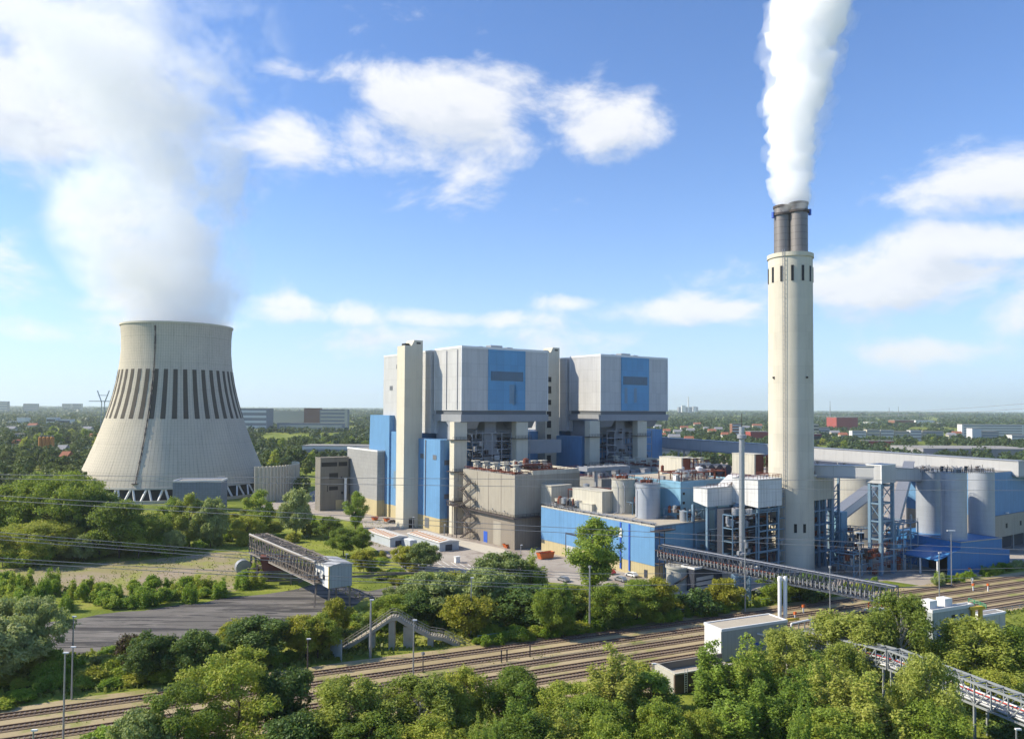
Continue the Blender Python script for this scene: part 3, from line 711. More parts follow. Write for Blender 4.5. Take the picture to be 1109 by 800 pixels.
    # stair shaft
    sp_ = thing('stair_shaft', Q(-9, 29), 'tallest narrow cream concrete shaft, in front of the nearer boiler house' if first else 'cream concrete shaft with a column of small windows between the two boiler houses', 'shaft')
    P1 = Q(-13.3, 25.2)
    ztt = zat(P1, 374.2) if first else zat(P1, 381.5)
    def shf(mb):
        mb.box(P1, 8.7, 7.3, 0, ztt); mb.prism([rel(P1, 3.2, .003, ztt), rel(P1, 8.7, .003, ztt), rel(P1, 8.7, .003, ztt+2.5), rel(P1, 4.6, .003, ztt+2.5)], V*7.29)
    part('shaft_wall', sp_, CREAM, shf)
    part('roof_vent', sp_, DARK, lambda mb: (mb.box(rel(P1, 5.6, -.06), 2.0, .05, ztt+.9, ztt+1.6), mb.box(rel(P1, 1.0, 2.0), 2.2, 3, ztt+.01, ztt+1.1)))
    part('door', sp_, DARK, lambda mb: mb.box(rel(P1, 2.6, -.07), 2.6, .06, .02, 4.2))
    if not first:
        for k in range(10):
            z = ztt-14.5-k*5.6
            o_ = part('window', sp_, DARK, lambda mb: mb.box(rel(P1, 1.0, -.06), 2.6, .05, z, z+2.5+(k % 3 == 1)*1.0))
            part('window_sill', o_, CREAM, lambda mb: mb.box(rel(P1, .8, -.35), 3.0, .34, z-.5, z-.02))
    return r
boiler(0, True); boiler(76.2, False)
b0 = MB(); b0.box(LP(along(O, U, 574, 40)+1, 5.5), 21, 5, 31.5, 37.5)
o = b0.build('wall_duct', GREYLOW); tag(o, 'closed grey connecting duct between the columns of the two boiler houses', 'duct')
# ------------------------------------------------------------------ filter buildings (one before each boiler house)
FP = G(557.3, 595.4)
def filt(P, lu, lv, zt, first):
    r = thing('filter_building', rel(P, lu/2, lv/2), 'tall brown-grey clad filter house with zigzag stairs, in front of the nearer boiler house' if first else 'mostly hidden dark filter house with a row of roof units, under the farther boiler house', 'building')
    part('lower_wall', r, BEIGELOW, lambda mb: mb.box(P, lu, lv, 0, 11.4))
    w = part('upper_wall', r, BEIGECL, lambda mb: mb.box(P-U*.25-V*.25, lu+.5, lv+.5, 11.9, zt))
    part('roof', r, ROOF, lambda mb: mb.box(rel(P, .2, .2), lu-.4, lv-.4, zt+.004, zt+.15))
    part('roof_edge', w, CREAMCL, lambda mb: parapet(mb, rel(P, 8, -.25), lu-8, lv, zt-.1, 1.6, .3))
    wk = MB(); wk.box(rel(P, -1.7, -1.7), lu+2, 1.4, 11.42, 11.85); wk.box(rel(P, -1.7, -.29), 1.4, lv+1.2, 11.42, 11.85); railing(wk, [rel(P, -1.6, lv, 11.85), rel(P, -1.6, -1.6, 11.85), rel(P, lu, -1.6, 11.85)], 1.1, 1.8, .12)
    wk.build('walkway', STEELD, r)
    # roof units in two rows
    def unit(c, root):
        o_ = part('roof_unit', root, CREAMCL, lambda mb: (mb.cbox(c+Z*1.9, 1.5, 1.5, 2.4), mb.cbox(c+Z*3.3, 3.0, 2.4, .3), mb.cbox(c+U*1.5+Z*1.2, .8, .9, 2.2), mb.cbox(c-V*1.3+Z*.9, .6, .6, 1.8)))
        part('unit_frame', o_, RUST, lambda mb: (mb.cbox(c+Z*.35, 3.6, 3.0, .3), mb.bar(c+U*1.7+V*1.4+Z*.2, c+U*1.7+V*1.4+Z*2, .18), mb.bar(c-U*1.7-V*1.4+Z*.2, c-U*1.7-V*1.4+Z*2, .18), mb.bar(c-U*1.7-V*1.4+Z*1.6, c+U*1.7-V*1.4+Z*1.6, .16)))
    for k in range(5): unit(rel(P, 3.2, 4+k*(lv-8)/4, zt+.15), r)
    for k in range(5): unit(rel(P, 9+k*(lu-10)/4.4, 19.5 if first else 10, zt+.15), r)
    if not first:
        for k in range(5): unit(rel(P, 9+k*(lu-10)/4.4, 3, zt+.15), r)
    rr = MB(); railing(rr, [rel(P, .2, lv-.4, zt), rel(P, .2, .2, zt), rel(P, lu-.2, .2, zt+1.5)], 1.2, 1.7, .12)
    for k in range(7):
        rr.bar(rel(P, 1.0+k*.0, 2+k*4.6, zt+.8), rel(P, lu-2, 2+k*4.6, zt+.8), .35)
    rr.build('roof_pipework', RUST, r)
    if first:
        def seams(mb):
            for b_ in (8.5, 17, 25): mb.box(rel(P, -.31, b_), .05, .3, 12, zt-.2)
        part('downpipe', w, BEIGELOW, seams)
        part('blue_door', r, BLUEP, lambda mb: mb.box(rel(P, -.08, 18.2), .07, 2.6, .05, 4.2))
        part('roller_door', r, BEIGECL, lambda mb: mb.box(rel(P, -.06, 9), .05, 5, .1, 9))
        # zigzag stairs on the left face
        b0 = lv-2.0; z = .1; s = 1
        for k in range(9):
            z1 = z+3.15
            if z1 > zt+1: break
            ba, bb = (b0-.5, b0-6.5) if s > 0 else (b0-6.5, b0-.5)
            def fl(mb):
                for o2 in (0, 1.1): mb.bar(rel(P, -2.0-o2, ba, z), rel(P, -2.0-o2, bb, z1), .22, .3)
                for i in range(10): q = i/9; mb.cbox(rel(P, -2.55, ba+(bb-ba)*q, z+(z1-z)*q), 1.1, .3, .08)
                mb.bar(rel(P, -3.1, ba, z+1.1), rel(P, -3.1, bb, z1+1.1), .12); mb.bar(rel(P, -2.0, ba, z+1.1), rel(P, -2.0, bb, z1+1.1), .12)
                mb.cbox(rel(P, -2.2, bb+(-.9 if s > 0 else .9), z1), 2.6, 1.8, .2)
                for o2 in (-.95, -3.2): mb.bar(rel(P, o2, bb+(-1.7 if s > 0 else 1.7), z1-3.15), rel(P, o2, bb+(-1.7 if s > 0 else 1.7), z1+1.1), .16)
            part('stair_flight', r, STEELD, fl); z = z1; s = -s
        for k in range(3): part('wall_lamp', r, STEELG, lambda mb: (mb.bar(rel(P, -.3, 5+k*8, 12.6), rel(P, -1.2, 5+k*8, 13.6), .15), mb.cbox(rel(P, -1.3, 5+k*8, 13.7), .6, .5, .25)))
    return r
FLU, FLV, FZT = along(FP, U, 627, 27), along(FP, V, 502, 5), zat(FP, 515.5)
filt(FP, FLU, FLV, FZT, True); filt(rel(FP, 76.2, 0), FLU, FLV, FZT-.5, False)
# link bridge from column platform to the filter stair
o = MB(); o.box(rel(FP, -4.6, FLV-3), 4, 9, 12.2, 12.5); railing(o, [rel(FP, -4.5, FLV-3, 12.5), rel(FP, -4.5, FLV+6, 12.5)], 1.1, 1.5, .12); 
for k in range(3): o.bar(rel(FP, -4.4, FLV-2+k*3.5, 0), rel(FP, -4.4, FLV-2+k*3.5, 12.2), .3)
o = o.build('steel_footway', STEELD); tag(o, 'small dark steel footway between the concrete column and the filter house stairs', 'footway')

for b in (33, 37, 62, 66): pass
def louvres(root, P, spots, m=None):
    for a, b, z, w_, h_, side in spots:
        part('wall_louvre', root, m or GREYBAND, lambda mb: mb.box(rel(P, -.13, b), .10, w_, z, z+h_) if side else mb.box(rel(P, a, -.13), w_, .10, z, z+h_))
bh = [o for o in bpy.data.objects if o.name == 'boiler_house'][0]
louvres(bh, LP(-6.3, 6.2), [(0, 3, 30, 3, 2, 1), (0, 14, 30, 3, 2, 1), (0, 9, 1, 3.5, 4.2, 1), (2, 0, 28, 2.4, 2, 0), (2, 0, 14, 2.4, 2, 0)])
louvres(bh, LP(-.7, 24.5), [(0, 8, 70, 4, 2, 1), (0, 30, 70, 4, 2, 1), (0, 38, 60, 3, 2, 1)])
for b in (22.3, 12, 3): part('downpipe', bh, STEELG, lambda mb: mb.box(LP(-.3, b), .28, .35, 51, 76) if b < 22 else mb.box(LP(-6.7, b-4), .3, .35, 6, 38))
# ------------------------------------------------------------------ blue hall in front
HP = G(709, 628); HLV = along(HP, V, 586.5, 10); HZ = zat(HP, 571)
HLU = 24.0
def f(r, P, lu, lv, zt):
    part('door_frame', r, BLACKP, lambda mb: (mb.box(rel(P, -.14, lv-14.4), .12, .45, 0, 8), mb.box(rel(P, -.14, lv-22.4), .12, .45, 0, 8), mb.box(rel(P, -.15, lv-22.4), .13, 8.4, 8, 8.6)))
    part('rolling_door', r, GREYCL, lambda mb: mb.box(rel(P, -.08, lv-21.9), .07, 7.4, .1, 7.9))
    for b in (10.5, 14.5): part('downpipe', r, BLUEP, lambda mb: mb.box(rel(P, -.34, b), .32, .55, 1.0, zt-.4))
    part('wall_sign', r, WHITE, lambda mb: mb.box(rel(P, -.42, 14.1), .08, 1.5, 11.0, 13.8))
HPLINTH = TAN
hr = thing('blue_hall', rel(HP, HLU/2, HLV/2), 'long low bright-blue clad hall with a tan base, facing the yard', 'hall')
part('plinth', hr, TAN, lambda mb: mb.box(HP, HLU, HLV, 0, 4.2)); wl = part('wall', hr, BLUECL, lambda mb: mb.box(HP-U*.12-V*.12, HLU+.24, HLV+.24, 4.22, HZ))
part('side_wall', hr, BLUEFGD, lambda mb: mb.box(rel(HP, 3.5, -.2), HLU-3.4, .07, 0, HZ-.3)); part('roof', hr, ROOFB, lambda mb: mb.box(rel(HP, .2, .2), HLU-.4, HLV-.4, HZ+.004, HZ+.14)); part('roof_edge', wl, CREAMCL, lambda mb: parapet(mb, HP, HLU, HLV, HZ-.2, .55, .35))
f(hr, HP, HLU, HLV, HZ)
def f(mb):
    railing(mb, [rel(HP, .4, 1, HZ+.4), rel(HP, .4, HLV-1, HZ+.4)], 1.1, 2.2, .07)
    for a in (1.6, 2.6): mb.bar(rel(HP, a, 2, HZ+.6), rel(HP, a, HLV-6, HZ+.6), .35)
    for k in range(14): mb.cbox(rel(HP, 2.1, 3+k*4, HZ+.4), 2.2, .2, .6)
part('roof_pipework', hr, STEELG, f)
def f(mb):
    mb.box(rel(HP, -2.2, -2.2), 9, 2, HZ-1.2, HZ-.9); railing(mb, [rel(HP, -2.1, -.4, HZ-.9), rel(HP, -2.1, -2.1, HZ-.9), rel(HP, 6.6, -2.1, HZ-.9)], 1.1, 1.5, .1)
    for z in (5, 9, 13): mb.box(rel(HP, -.2, -2.2), 2.2, 2.0, z, z+.2)
    for q in ((-.2, -2.2), (1.9, -2.2)): mb.bar(rel(HP, *q, 0), rel(HP, *q, HZ-1), .22)
part('access_platform', hr, STEELD, f)
# boxes on the hall roof
ROOFZ = HZ+.14
def roofbox(name, px, pb, pl, pr, pt, z, m, label, cat, Y=None):
    P = at(px, pb, Y) if Y else G(px, pb, z); zb = z; P = Vector((P.x, P.y, 0)); lu = along(P, U, pr, z); lv = along(P, V, pl, z); zt = zat(P, pt)
    r = thing(name, (P.x, P.y, zb), label, cat); w_ = part('casing', r, m, lambda mb: mb.box(P, lu, lv, zb, zt))
    part('lid', r, CREAMCL, lambda mb: mb.box(rel(P, -.15, -.15), lu+.3, lv+.3, zt+.003, zt+.22))
    return r, P, lu, lv, zt
roofbox('duct_box', 597, 547, 579, 619, 527, ROOFZ, CREAMCL, 'cream duct housing at the left end of the blue hall roof, nearest the filter house', 'duct housing')
roofbox('duct_box', 652, 556, 620, 668, 533.5, ROOFZ, CREAMCL, 'larger cream duct housing on the blue hall roof, left of the twin silos', 'duct housing')
roofbox('duct_box', 641, 555, 601, 653, 547, ROOFZ, CREAMCL, 'low flat cream duct box along the edge of the blue hall roof', 'duct housing')
def silo(P, rad, z0, z1, mat, label, grp=None, name='silo', top=STEELD, n=32, conic=.0, cat='silo', seed=0):
    r = thing(name, (P.x, P.y, z0), label, cat, grp); P = Vector((P.x, P.y, 0))
    part('shell', r, mat, lambda mb: mb.lathe(P, [(z0, rad), (z1, rad)], n, bot=False), True)
    part('roof', r, ROOFB if mat != SILOM else GALV, lambda mb: mb.lathe(P, [(z1, rad+.12), (z1+.25, rad+.12), (z1+.35+conic, rad*.2)], n, top=True), False)
    def f(mb):
        q = [P+Vector((rad*.97*math.cos(a), rad*.97*math.sin(a), z1+.3)) for a in np.linspace(0, 2*math.pi, 15)]
        railing(mb, q, 1.2, 5, .09)
        r2 = random.Random(seed+int(rad*7))
        for k in range(9):
            a, d = r2.uniform(0, 6.28), r2.uniform(.1, .7)*rad; mb.cbox(P+Vector((d*math.cos(a), d*math.sin(a), z1+.7)), r2.uniform(.3, 1.0), r2.uniform(.3, .9), r2.uniform(.8, 1.5)); mb.bar(P+Vector((d*math.cos(a), d*math.sin(a), z1+.3)), P+Vector((d*math.cos(a+1), d*math.sin(a+1), z1+2.2)), .12)
    part('top_gear', r, top, f); return r
s1 = at(675, 556, 262); s2 = at(701.5, 560, 250)
silo(s1, 12.6*262/F, ROOFZ, zat(s1, 519.5), SILOP, 'left one of the two silos on the blue hall roof, with pipes down its side', 'twin silos on the hall roof', top=RUST)
silo(s2, 13.2*250/F, ROOFZ, zat(s2, 524), SILOM, 'right one of the two silos on the blue hall roof', 'twin silos on the hall roof', top=RUST)
for i, (px, Y) in enumerate(((669.5, 257), (676.5, 257.5), (690, 246))):
    c = at(px, 540, Y); o = MB(); o.path([Vector((c.x, c.y, ROOFZ+.8)), Vector((c.x, c.y, ROOFZ+9)), Vector((c.x-.6, c.y+1, ROOFZ+11.2))], .16)
    o.path([Vector((c.x, c.y, ROOFZ+.8)), Vector((c.x-1.5, c.y, ROOFZ+.2))], .16)
    o = o.build('riser_pipe', STEELG); tag(o, ['thin riser pipe at the left of the left roof silo', 'thin riser pipe near the middle of the left roof silo', 'thin riser pipe between the two roof silos'][i], 'pipe', 'riser pipes at the roof silos')
# grey rail-like platform left of the silos
pg = at(636, 506, 285); o = MB(); o.box(Vector((pg.x, pg.y, 0)), 22, 5, pg.z-1.6, pg.z-.2); 
for a in (4.5, 17): o.box(rel(pg, a, 0.2), .9, .9, 13 if a > 10 else ROOFZ, pg.z-1.62)
for k in range(7): o.box(rel(pg, k*3.3, -1), .3, 7, pg.z-.18, pg.z+.1)
railing(o, [rel(pg, 0, 0, pg.z-.2), rel(pg, 22, 0, pg.z-.2)], 1.1, 1.8, .1)
o = o.build('steel_platform', STEELG); tag(o, 'grey steel gantry platform on a post behind the twin silos', 'platform')
# ------------------------------------------------------------------ flue gas cleaning block
FG = at(737, 560, 246); FG.z = 0; FZ = zat(FG, 524)
FGU = 25.5
fr_ = thing('gas_cleaning_plant', rel(FG, 12, 12), 'sky-blue clad plant block with open steel bays, left of the tall chimney', 'industrial building')
part('wall', fr_, BLUEFGD, lambda mb: mb.box(FG, FGU, 30, 0, FZ)); part('roof', fr_, ROOFB, lambda mb: mb.box(rel(FG, .3, .3), FGU-.6, 29.4, FZ+.003, FZ+.16))
part('roof_edge', fr_, BLUEFGD, lambda mb: parapet(mb, FG, FGU, 30, FZ-.1, .7, .3))
for k in range(7):
    part('vent_window', fr_, DARK, lambda mb: mb.box(rel(FG, 1.0, -.07), 1.0, .06, 6+k*3.0, 6.8+k*3.0))
part('wall_grille', fr_, BLACKP, lambda mb: mb.box(rel(FG, 8.2, -.07), 2.2, .06, 12.5, 15.5))
C1 = at(766, 548, 234.5); C1.z = 0; C2 = at(821, 549, 233.5); C2.z = 0
def whitebox(P, pl, pr, pt, pb, root, slope):
    lu, lv, zt, zb = along(P, U, pr, 25), along(P, V, pl, 25), zat(P, pt), zat(P, pb)
    w_ = part('white_cladding_box', root, WHITECL, lambda mb: mb.prism([rel(P, 0, 0, zb), rel(P, 0, lv, zb+slope), rel(P, 0, lv, zt), rel(P, 0, 0, zt)], U*lu))
    part('box_trim', w_, GALV, lambda mb: parapet(mb, rel(P, 0, 0), lu, lv, zt-.1, .35, .2, over=.06)); return lu, lv, zt, zb
d1 = whitebox(C1, 751, 796, 530, 549.5, fr_, 1.2); d2 = whitebox(C2, 793, 847, 521, 550.5, fr_, .8)
zz = d1[2]; part('sloping_duct', fr_, WHITECL, lambda mb: mb.prism([rel(C1, d1[0]-2, 1.5, zz+.01), rel(C1, d1[0]+7, 1.5, zz+.01), rel(C1, d1[0]+7, 1.5, zz+3.2), rel(C1, d1[0]+3.5, 1.5, zz+3.2)], V*4))
def frame(mb):
    for P, lu, lv, zb in ((C1, d1[0], d1[1], d1[3]), (C2, d2[0], d2[1], d2[3])):
        for a in (1.0, lu-1.0):
            for b in (.8, lv+1): mb.box(rel(P, a, b), .75, .75, 0, zb-.02)
        for z in (zb-1.0, zb-7.5, zb-14): mb.bar(rel(P, 1, 1.1, z), rel(P, lu-.6, 1.1, z), .4, .5)
part('steel_frame', fr_, STEELB, frame)
def dark(mb):
    r2 = random.Random(2)
    mb.box(rel(C2, -10, 5.0), d2[0]+10, 2.5, 0, d2[3]-.4)
part('dark_bay', fr_, BLACKP, dark)
def gear(mb):
    r2 = random.Random(4)
    for z in (3, 6.2, 9.4, 12.6, 15.8):
        mb.box(rel(C2, -9, 1.4), d2[0]+8, 3.4, z, z+.15); railing(mb, [rel(C2, -9, 1.5, z), rel(C2, d2[0]-1, 1.5, z)], 1.1, 1.3, .1)
        for k in range(9): mb.cbox(rel(C2, -8+r2.random()*(d2[0]+6), 3.3, z+.9), r2.uniform(.5, 1.8), 1.2, r2.uniform(.6, 1.8))
part('grated_floor', fr_, STEELD, gear)
def rl(mb):
    railing(mb, [rel(FG, .5, .4, FZ+.7), rel(FG, FGU-1, .4, FZ+.7)], 1.1, 1.7, .1)
    railing(mb, [rel(C2, 0, d2[1], d2[2]+.3), rel(C2, 0, 0.2, d2[2]+.3), rel(C2, d2[0], .2, d2[2]+.3), rel(C2, d2[0], d2[1], d2[2]+.3)], 1.1, 1.5, .1)
    railing(mb, [rel(C1, 0, 0.2, d1[2]+.3), rel(C1, d1[0], .2, d1[2]+.3)], 1.1, 1.5, .1)
part('roof_railing', fr_, RUST, rl)
def vents(mb):
    mb.cbox(rel(FG, 4.5, 5, FZ+1.4), 2.6, 2.2, 2.4); mb.tube(rel(FG, 3.5, 3, FZ+1.3), rel(FG, 5.6, 3, FZ+1.3), 1.1, n=14); mb.tube(rel(FG, 9, 6, FZ+.2), rel(FG, 9, 6, FZ+2.2), .7, n=12)
part('roof_fan', fr_, GALV, vents)
# containers on the roofs behind
def stacked(px, Y, pl, pr, ymid, pt, pb, label):
    P = at(px, pb, Y); zb = P.z; P = Vector((P.x, P.y, 0)); lv = along(P, V, pl, zb); lu = along(P, U, pr, zb); zt = zat(P, pt)
    r = thing('roof_cabin', (P.x, P.y, zb), label, 'cabin')
    part('casing', r, CREAMCL, lambda mb: mb.box(P, .8, lv, zb, zt)); part('front_panel', r, RUST, lambda mb: mb.box(rel(P, .82, .05), lu*.45, lv-.1, zb, zt-.2))
    def f(mb):
        for a in (.5, .75, 1): 
            for b in (0, 2.4): mb.bar(rel(P, lu*a, b, zb), rel(P, lu*a, b, zt-.5), .25)
        for z in (zb+.2, (zb+zt)/2, zt-.4): mb.bar(rel(P, lu*.45, .1, z), rel(P, lu, .1, z), .25)
    part('rusty_frame', r, RUST, f); part('lid', r, CREAMCL, lambda mb: mb.box(rel(P, -.1, -.1), lu*.6, lv+.2, zt+.003, zt+.2)); return r
stacked(738, 272, 714, 756, 0, 497, 519, 'cream cabin with a maroon front, left of the thin steel stack')
stacked(817, 268, 793, 836, 0, 493, 514, 'cream cabin with a maroon front just left of the tall chimney, behind the thin stack')
# turbine-side lower plant mass behind (roofs with coolers)
def lowblock(P, lu, lv, z0, z1, m, name, label, cat, gear=None, gm=STEELG, seed=1, u=U, v=V):
    r = thing(name, rel(P, lu/2, lv/2, z0, u, v), label, cat)
    part('wall', r, m, lambda mb: mb.box(P, lu, lv, z0, z1, u, v)); part('roof', r, ROOF, lambda mb: mb.box(rel(P, .3, .3, 0, u, v), lu-.6, lv-.6, z1+.003, z1+.15, u, v))
    if gear:
        r2 = random.Random(seed)
        for k in range(gear):
            c = rel(P, r2.uniform(2, lu-2), r2.uniform(1.5, lv-1.5), z1+.15, u, v); s = r2.uniform(1.2, 3.2)
            part('roof_unit', r, r2.choice([gm, STEELG, GALV]), lambda mb: (mb.cbox(c+Z*s*.4, s, s*.8, s*.8, u, v), mb.cbox(c+Z*(s*.8+.25), s*1.2, s, .2, u, v)))
        o_ = MB(); railing(o_, [rel(P, .4, lv-.5, z1, u, v), rel(P, .4, .4, z1, u, v), rel(P, lu-.4, .4, z1, u, v)], 1.1, 1.8, .1); o_.build('roof_railing', RUST, r)
    return r
lowblock(rel(HP, 26, 34), 34, 20, 0, 20, BEIGECL, 'plant_annex', 'low dull annex with pipework on its roof behind the twin silos', 'building', 26, seed=3)
lowblock(rel(HP, 32, 60), 60, 14, 0, 24, GREYB, 'cooler_building', 'grey building with rows of roof coolers under the farther boiler house', 'building', 34, seed=5)
lowblock(rel(FG, 30, 10), 50, 26, 0, 21, BLUECL, 'turbine_annex', 'blue-roofed annex with dark roof tanks between the cream cabins', 'building', 20, BLACKP, seed=8)
for k in range(4):
    c = at(755+k*9, 508, 285+k*2); o = MB(); o.tube(c-V*3, c+V*3, 2.0, n=14); o.cbox(c-Z*1.9, 2.5, 5, 2.4); o = o.build('roof_tank', BLACKP); tag(o, 'dark round-topped roof tank in a row between the two cream cabins', 'tank', 'dark roof tanks between the cabins')
# ------------------------------------------------------------------ chimney
CH = at(857, 612, 250); CH.z = 0; CR = 7.05
ZC = zat(CH, 277); chm = clad('chimney_concrete', (.55, .51, .415), 0, 5.5, .07, .09, .85, 0, 0, .13, lw=.07)
ch = thing('chimney', CH, 'very tall round cream concrete chimney with two dark metal flues, smoking', 'chimney')
part('shaft', ch, chm, lambda mb: mb.lathe(CH, [(0, CR+.1), (20, CR+.06), (ZC, CR-.1), (ZC+.01, CR-1.2)], 64), True)
part('cap', ch, CREAM, lambda mb: mb.lathe(CH, [(ZC-1.2, CR+.02), (ZC-1.2, CR+.28), (ZC+.12, CR+.28), (ZC+.12, .3)], 64, top=True))
for k in range(13):
    a = 2*math.pi*k/13+.1; n_ = Vector((math.cos(a), math.sin(a), 0)); tt = Vector((-math.sin(a), math.cos(a), 0))
    mb = MB(); mb.cbox(CH+n_*(CR-.2)+Z*(ZC-6.8), .6, .8, 5.0, n_, tt); mb.build('shaft_opening', DARK, ch)
for px in (861.5, 871.5):
    d = at(px, 566, 243); n_ = (d-CH); n_.z = 0; n_.normalize(); tt = Vector((-n_.y, n_.x, 0))
    mb = MB(); mb.cbox(CH+n_*(CR+.02)+Z*14.0, .3, .9, 2.8, n_, tt); mb.build('lower_opening', DARK, ch)
FL = clad('flue_metal', (.20, .185, .175), 0, 2.2, .25, .08, .5, .4, 0, .25, lw=.12); ZF = []
for i, (px, pt, rr, dy) in enumerate(((847.6, 222.5, 2.75, 1.0), (864.8, 219, 2.95, -1.0))):
    c = at(px, 277, 250+dy); c.z = 0; z1 = zat(c, pt)
    fl = part('flue', ch, FL, lambda mb: mb.lathe(c, [(ZC+.1, rr), (z1, rr), (z1, rr-.3), (z1-4, rr-.3)], 32), True)
    part('flue_collar', fl, STEELD, lambda mb: (mb.lathe(c, [(z1-3.4, rr+.05), (z1-3.4, rr+.5), (z1-2.7, rr+.5), (z1-2.7, rr+.05)], 32), mb.lathe(c, [(z1-.8, rr+.03), (z1-.8, rr+.25), (z1-.1, rr+.25), (z1-.1, rr-.3)], 32)))
    part('warning_light', fl, BLUEP, lambda mb: mb.cbox(c+Vector(((1 if i else -1)*(rr+.6), -.6, z1-3.2)), .7, .7, 2.0)); ZF.append((c, z1, rr))
def f(mb):
    for k in range(4):
        a = 2*math.pi*k/4+.4; mb.bar(CH+Vector((CR*1.02*math.cos(a), CR*1.02*math.sin(a), 62)), CH+Vector((CR*1.02*math.cos(a), CR*1.02*math.sin(a), 62.6)), .6)
part('lamp_ring', ch, STEELD, f)
# thin steel stack
TS = at(803.5, 600, 224); TS.z = 0; zt = zat(TS, 463)
st = thing('steel_stack', TS, 'thin light-grey steel stack standing in front of the white clad boxes', 'stack')
part('tube', st, GALV, lambda mb: mb.lathe(TS, [(0, .8), (zt-4, .8), (zt-4, .8), (zt, .8)], 20, top=True), True)
part('collar', st, STEELG, lambda mb: (mb.lathe(TS, [(zt-3.6, .97), (zt-3.4, 1.35), (zt-2.4, 1.35), (zt-2.2, .97)], 20), mb.lathe(TS, [(9, .97), (9.2, 1.5), (9.8, 1.5), (10, .97)], 20)))
part('sampling_box', st, STEELG, lambda mb: (mb.cbox(TS+Vector((1.1, -.5, 12)), .9, .8, 1.6), mb.cbox(TS+Vector((-1.0, -.6, 9.8)), 1.0, .8, 1.2)))
part('lightning_rod', st, STEELD, lambda mb: mb.bar(TS+Z*zt, TS+Z*(zt+4), .14))
# ------------------------------------------------------------------ right of the chimney: second cleaning block
Q1 = at(886, 545, 250); Q1.z = 0
r = thing('gas_cleaning_plant', rel(Q1, 8, 4), 'narrow white clad box on blue steel legs, right beside the tall chimney', 'industrial building')
lu = along(Q1, U, 903, 25); zt, zb = zat(Q1, 516), zat(Q1, 542)
part('white_cladding_box', r, CREAMCL, lambda mb: mb.box(rel(Q1, -6, 0), lu+6, 9, zb, zt)); part('roof', r, WHITE, lambda mb: mb.box(rel(Q1, -6.2, -.2), lu+6.4, 9.4, zt+.003, zt+.4))
part('dark_bay', r, BLACKP, lambda mb: mb.box(rel(Q1, -4, 5), lu+3, 3, 0, zb-.1))
def f(mb):
    for a in (-3, 1, 4.5, lu-.8):
        for b in (.3, 4): mb.box(rel(Q1, a, b), .7, .7, 0, zb-.02)
    for z in (5, 9.5, 14, 18.5):
        if z < zb-.5: mb.bar(rel(Q1, -3, .6, z), rel(Q1, lu, .6, z), .4); mb.box(rel(Q1, -3, .8), lu+2.6, 3.5, z+.2, z+.35)
part('steel_frame', r, STEELB, f)
def f(mb):
    railing(mb, [rel(Q1, -6, .2, zt+.4), rel(Q1, lu, .2, zt+.4)], 1.1, 1.3, .1)
    r2 = random.Random(6)
    for z in (5.5, 10, 14.5):
        for k in range(8): mb.cbox(rel(Q1, -2+r2.random()*(lu+1), 2.8, z+.8), r2.uniform(.4, 1.6), 1, r2.uniform(.6, 1.6))
part('pipework', r, RUST, f)
o = thing('lift_tower', rel(Q1, lu+3, 2), 'narrow blue lattice lift tower right of the chimney, in front of the pale silo', 'tower')
def f(mb):
    P = rel(Q1, lu+1, 1); w_ = 3.6
    for a in (0, w_):
        for b in (0, w_): mb.box(rel(P, a, b), .7, .7, 0, zt-1)
    for k in range(9):
        z = 2+k*2.8
        if z > zt-2: break
        for (a, b, c_, d_) in ((0, 0, w_, 0), (0, 0, 0, w_)): mb.bar(rel(P, a+.3, b+.3, z), rel(P, c_+.3, d_+.3, z), .3)
        mb.bar(rel(P, .3, .3, z), rel(P, w_+.3, .3, z+2.8), .2)
part('frame', o, STEELB, f); part('casing', o, BLUEFGD, lambda mb: mb.box(rel(Q1, lu+6.0, 1), 3.5, 4, 0, 17))
silo(at(930, 560, 300), 8.6, 0, 26, SILOP, 'wide pale storage silo behind the blue lattice lift tower', top=STEELD, conic=1.4)
# transfer tower with corner legs and grey top house
TT = at(955, 590, 238); TT.z = 0; lu, lv = along(TT, U, 970, 30), along(TT, V, 938, 30); zt, zb = zat(TT, 505), zat(TT, 524.5)
r = thing('transfer_tower', rel(TT, lu/2, lv/2), 'grey box-shaped transfer house standing high on a blue lattice tower', 'tower')
part('top_house', r, GALL, lambda mb: mb.box(TT, lu, lv, zb, zt)); part('top_trim', r, WHITE, lambda mb: (mb.box(rel(TT, -.15, -.15), .3, .3, zb, zt), parapet(mb, TT, lu, lv, zt-.05, .3, .2)))
def f(mb):
    for a in (.3, lu-1.2):
        for b in (.3, lv-1.2): mb.box(rel(TT, a, b), .9, .9, 0, zb-.02)
    z = 1.0
    while z < zb-2:
        for a, b, c_, d_ in ((.7, .7, lu-.7, .7), (.7, .7, .7, lv-.7), (lu-.7, .7, lu-.7, lv-.7), (.7, lv-.7, lu-.7, lv-.7)):
            mb.bar(rel(TT, a, b, z+4.6), rel(TT, c_, d_, z+4.6), .45)
            if z > 9: mb.bar(rel(TT, a, b, z), rel(TT, c_, d_, z+4.6), .22)
        z += 5.6
    mb.box(rel(TT, lu*.45, lv*.4), .9, .9, 0, zb-.02)
part('lattice_leg', r, STEELB, f)
def f(mb):
    r2 = random.Random(11)
    for k in range(16): 
        c = rel(TT, r2.uniform(-4, lu+5), r2.uniform(1, lv), r2.uniform(1, 8)); mb.cbox(c, r2.uniform(.5, 3), r2.uniform(.5, 1.5), r2.uniform(.3, 1.6))
    for z in (3, 6, 9): railing(mb, [rel(TT, -4, .5, z), rel(TT, lu+5, .5, z)], 1.1, 1.5, .12)
part('pipework', r, RUST, f)
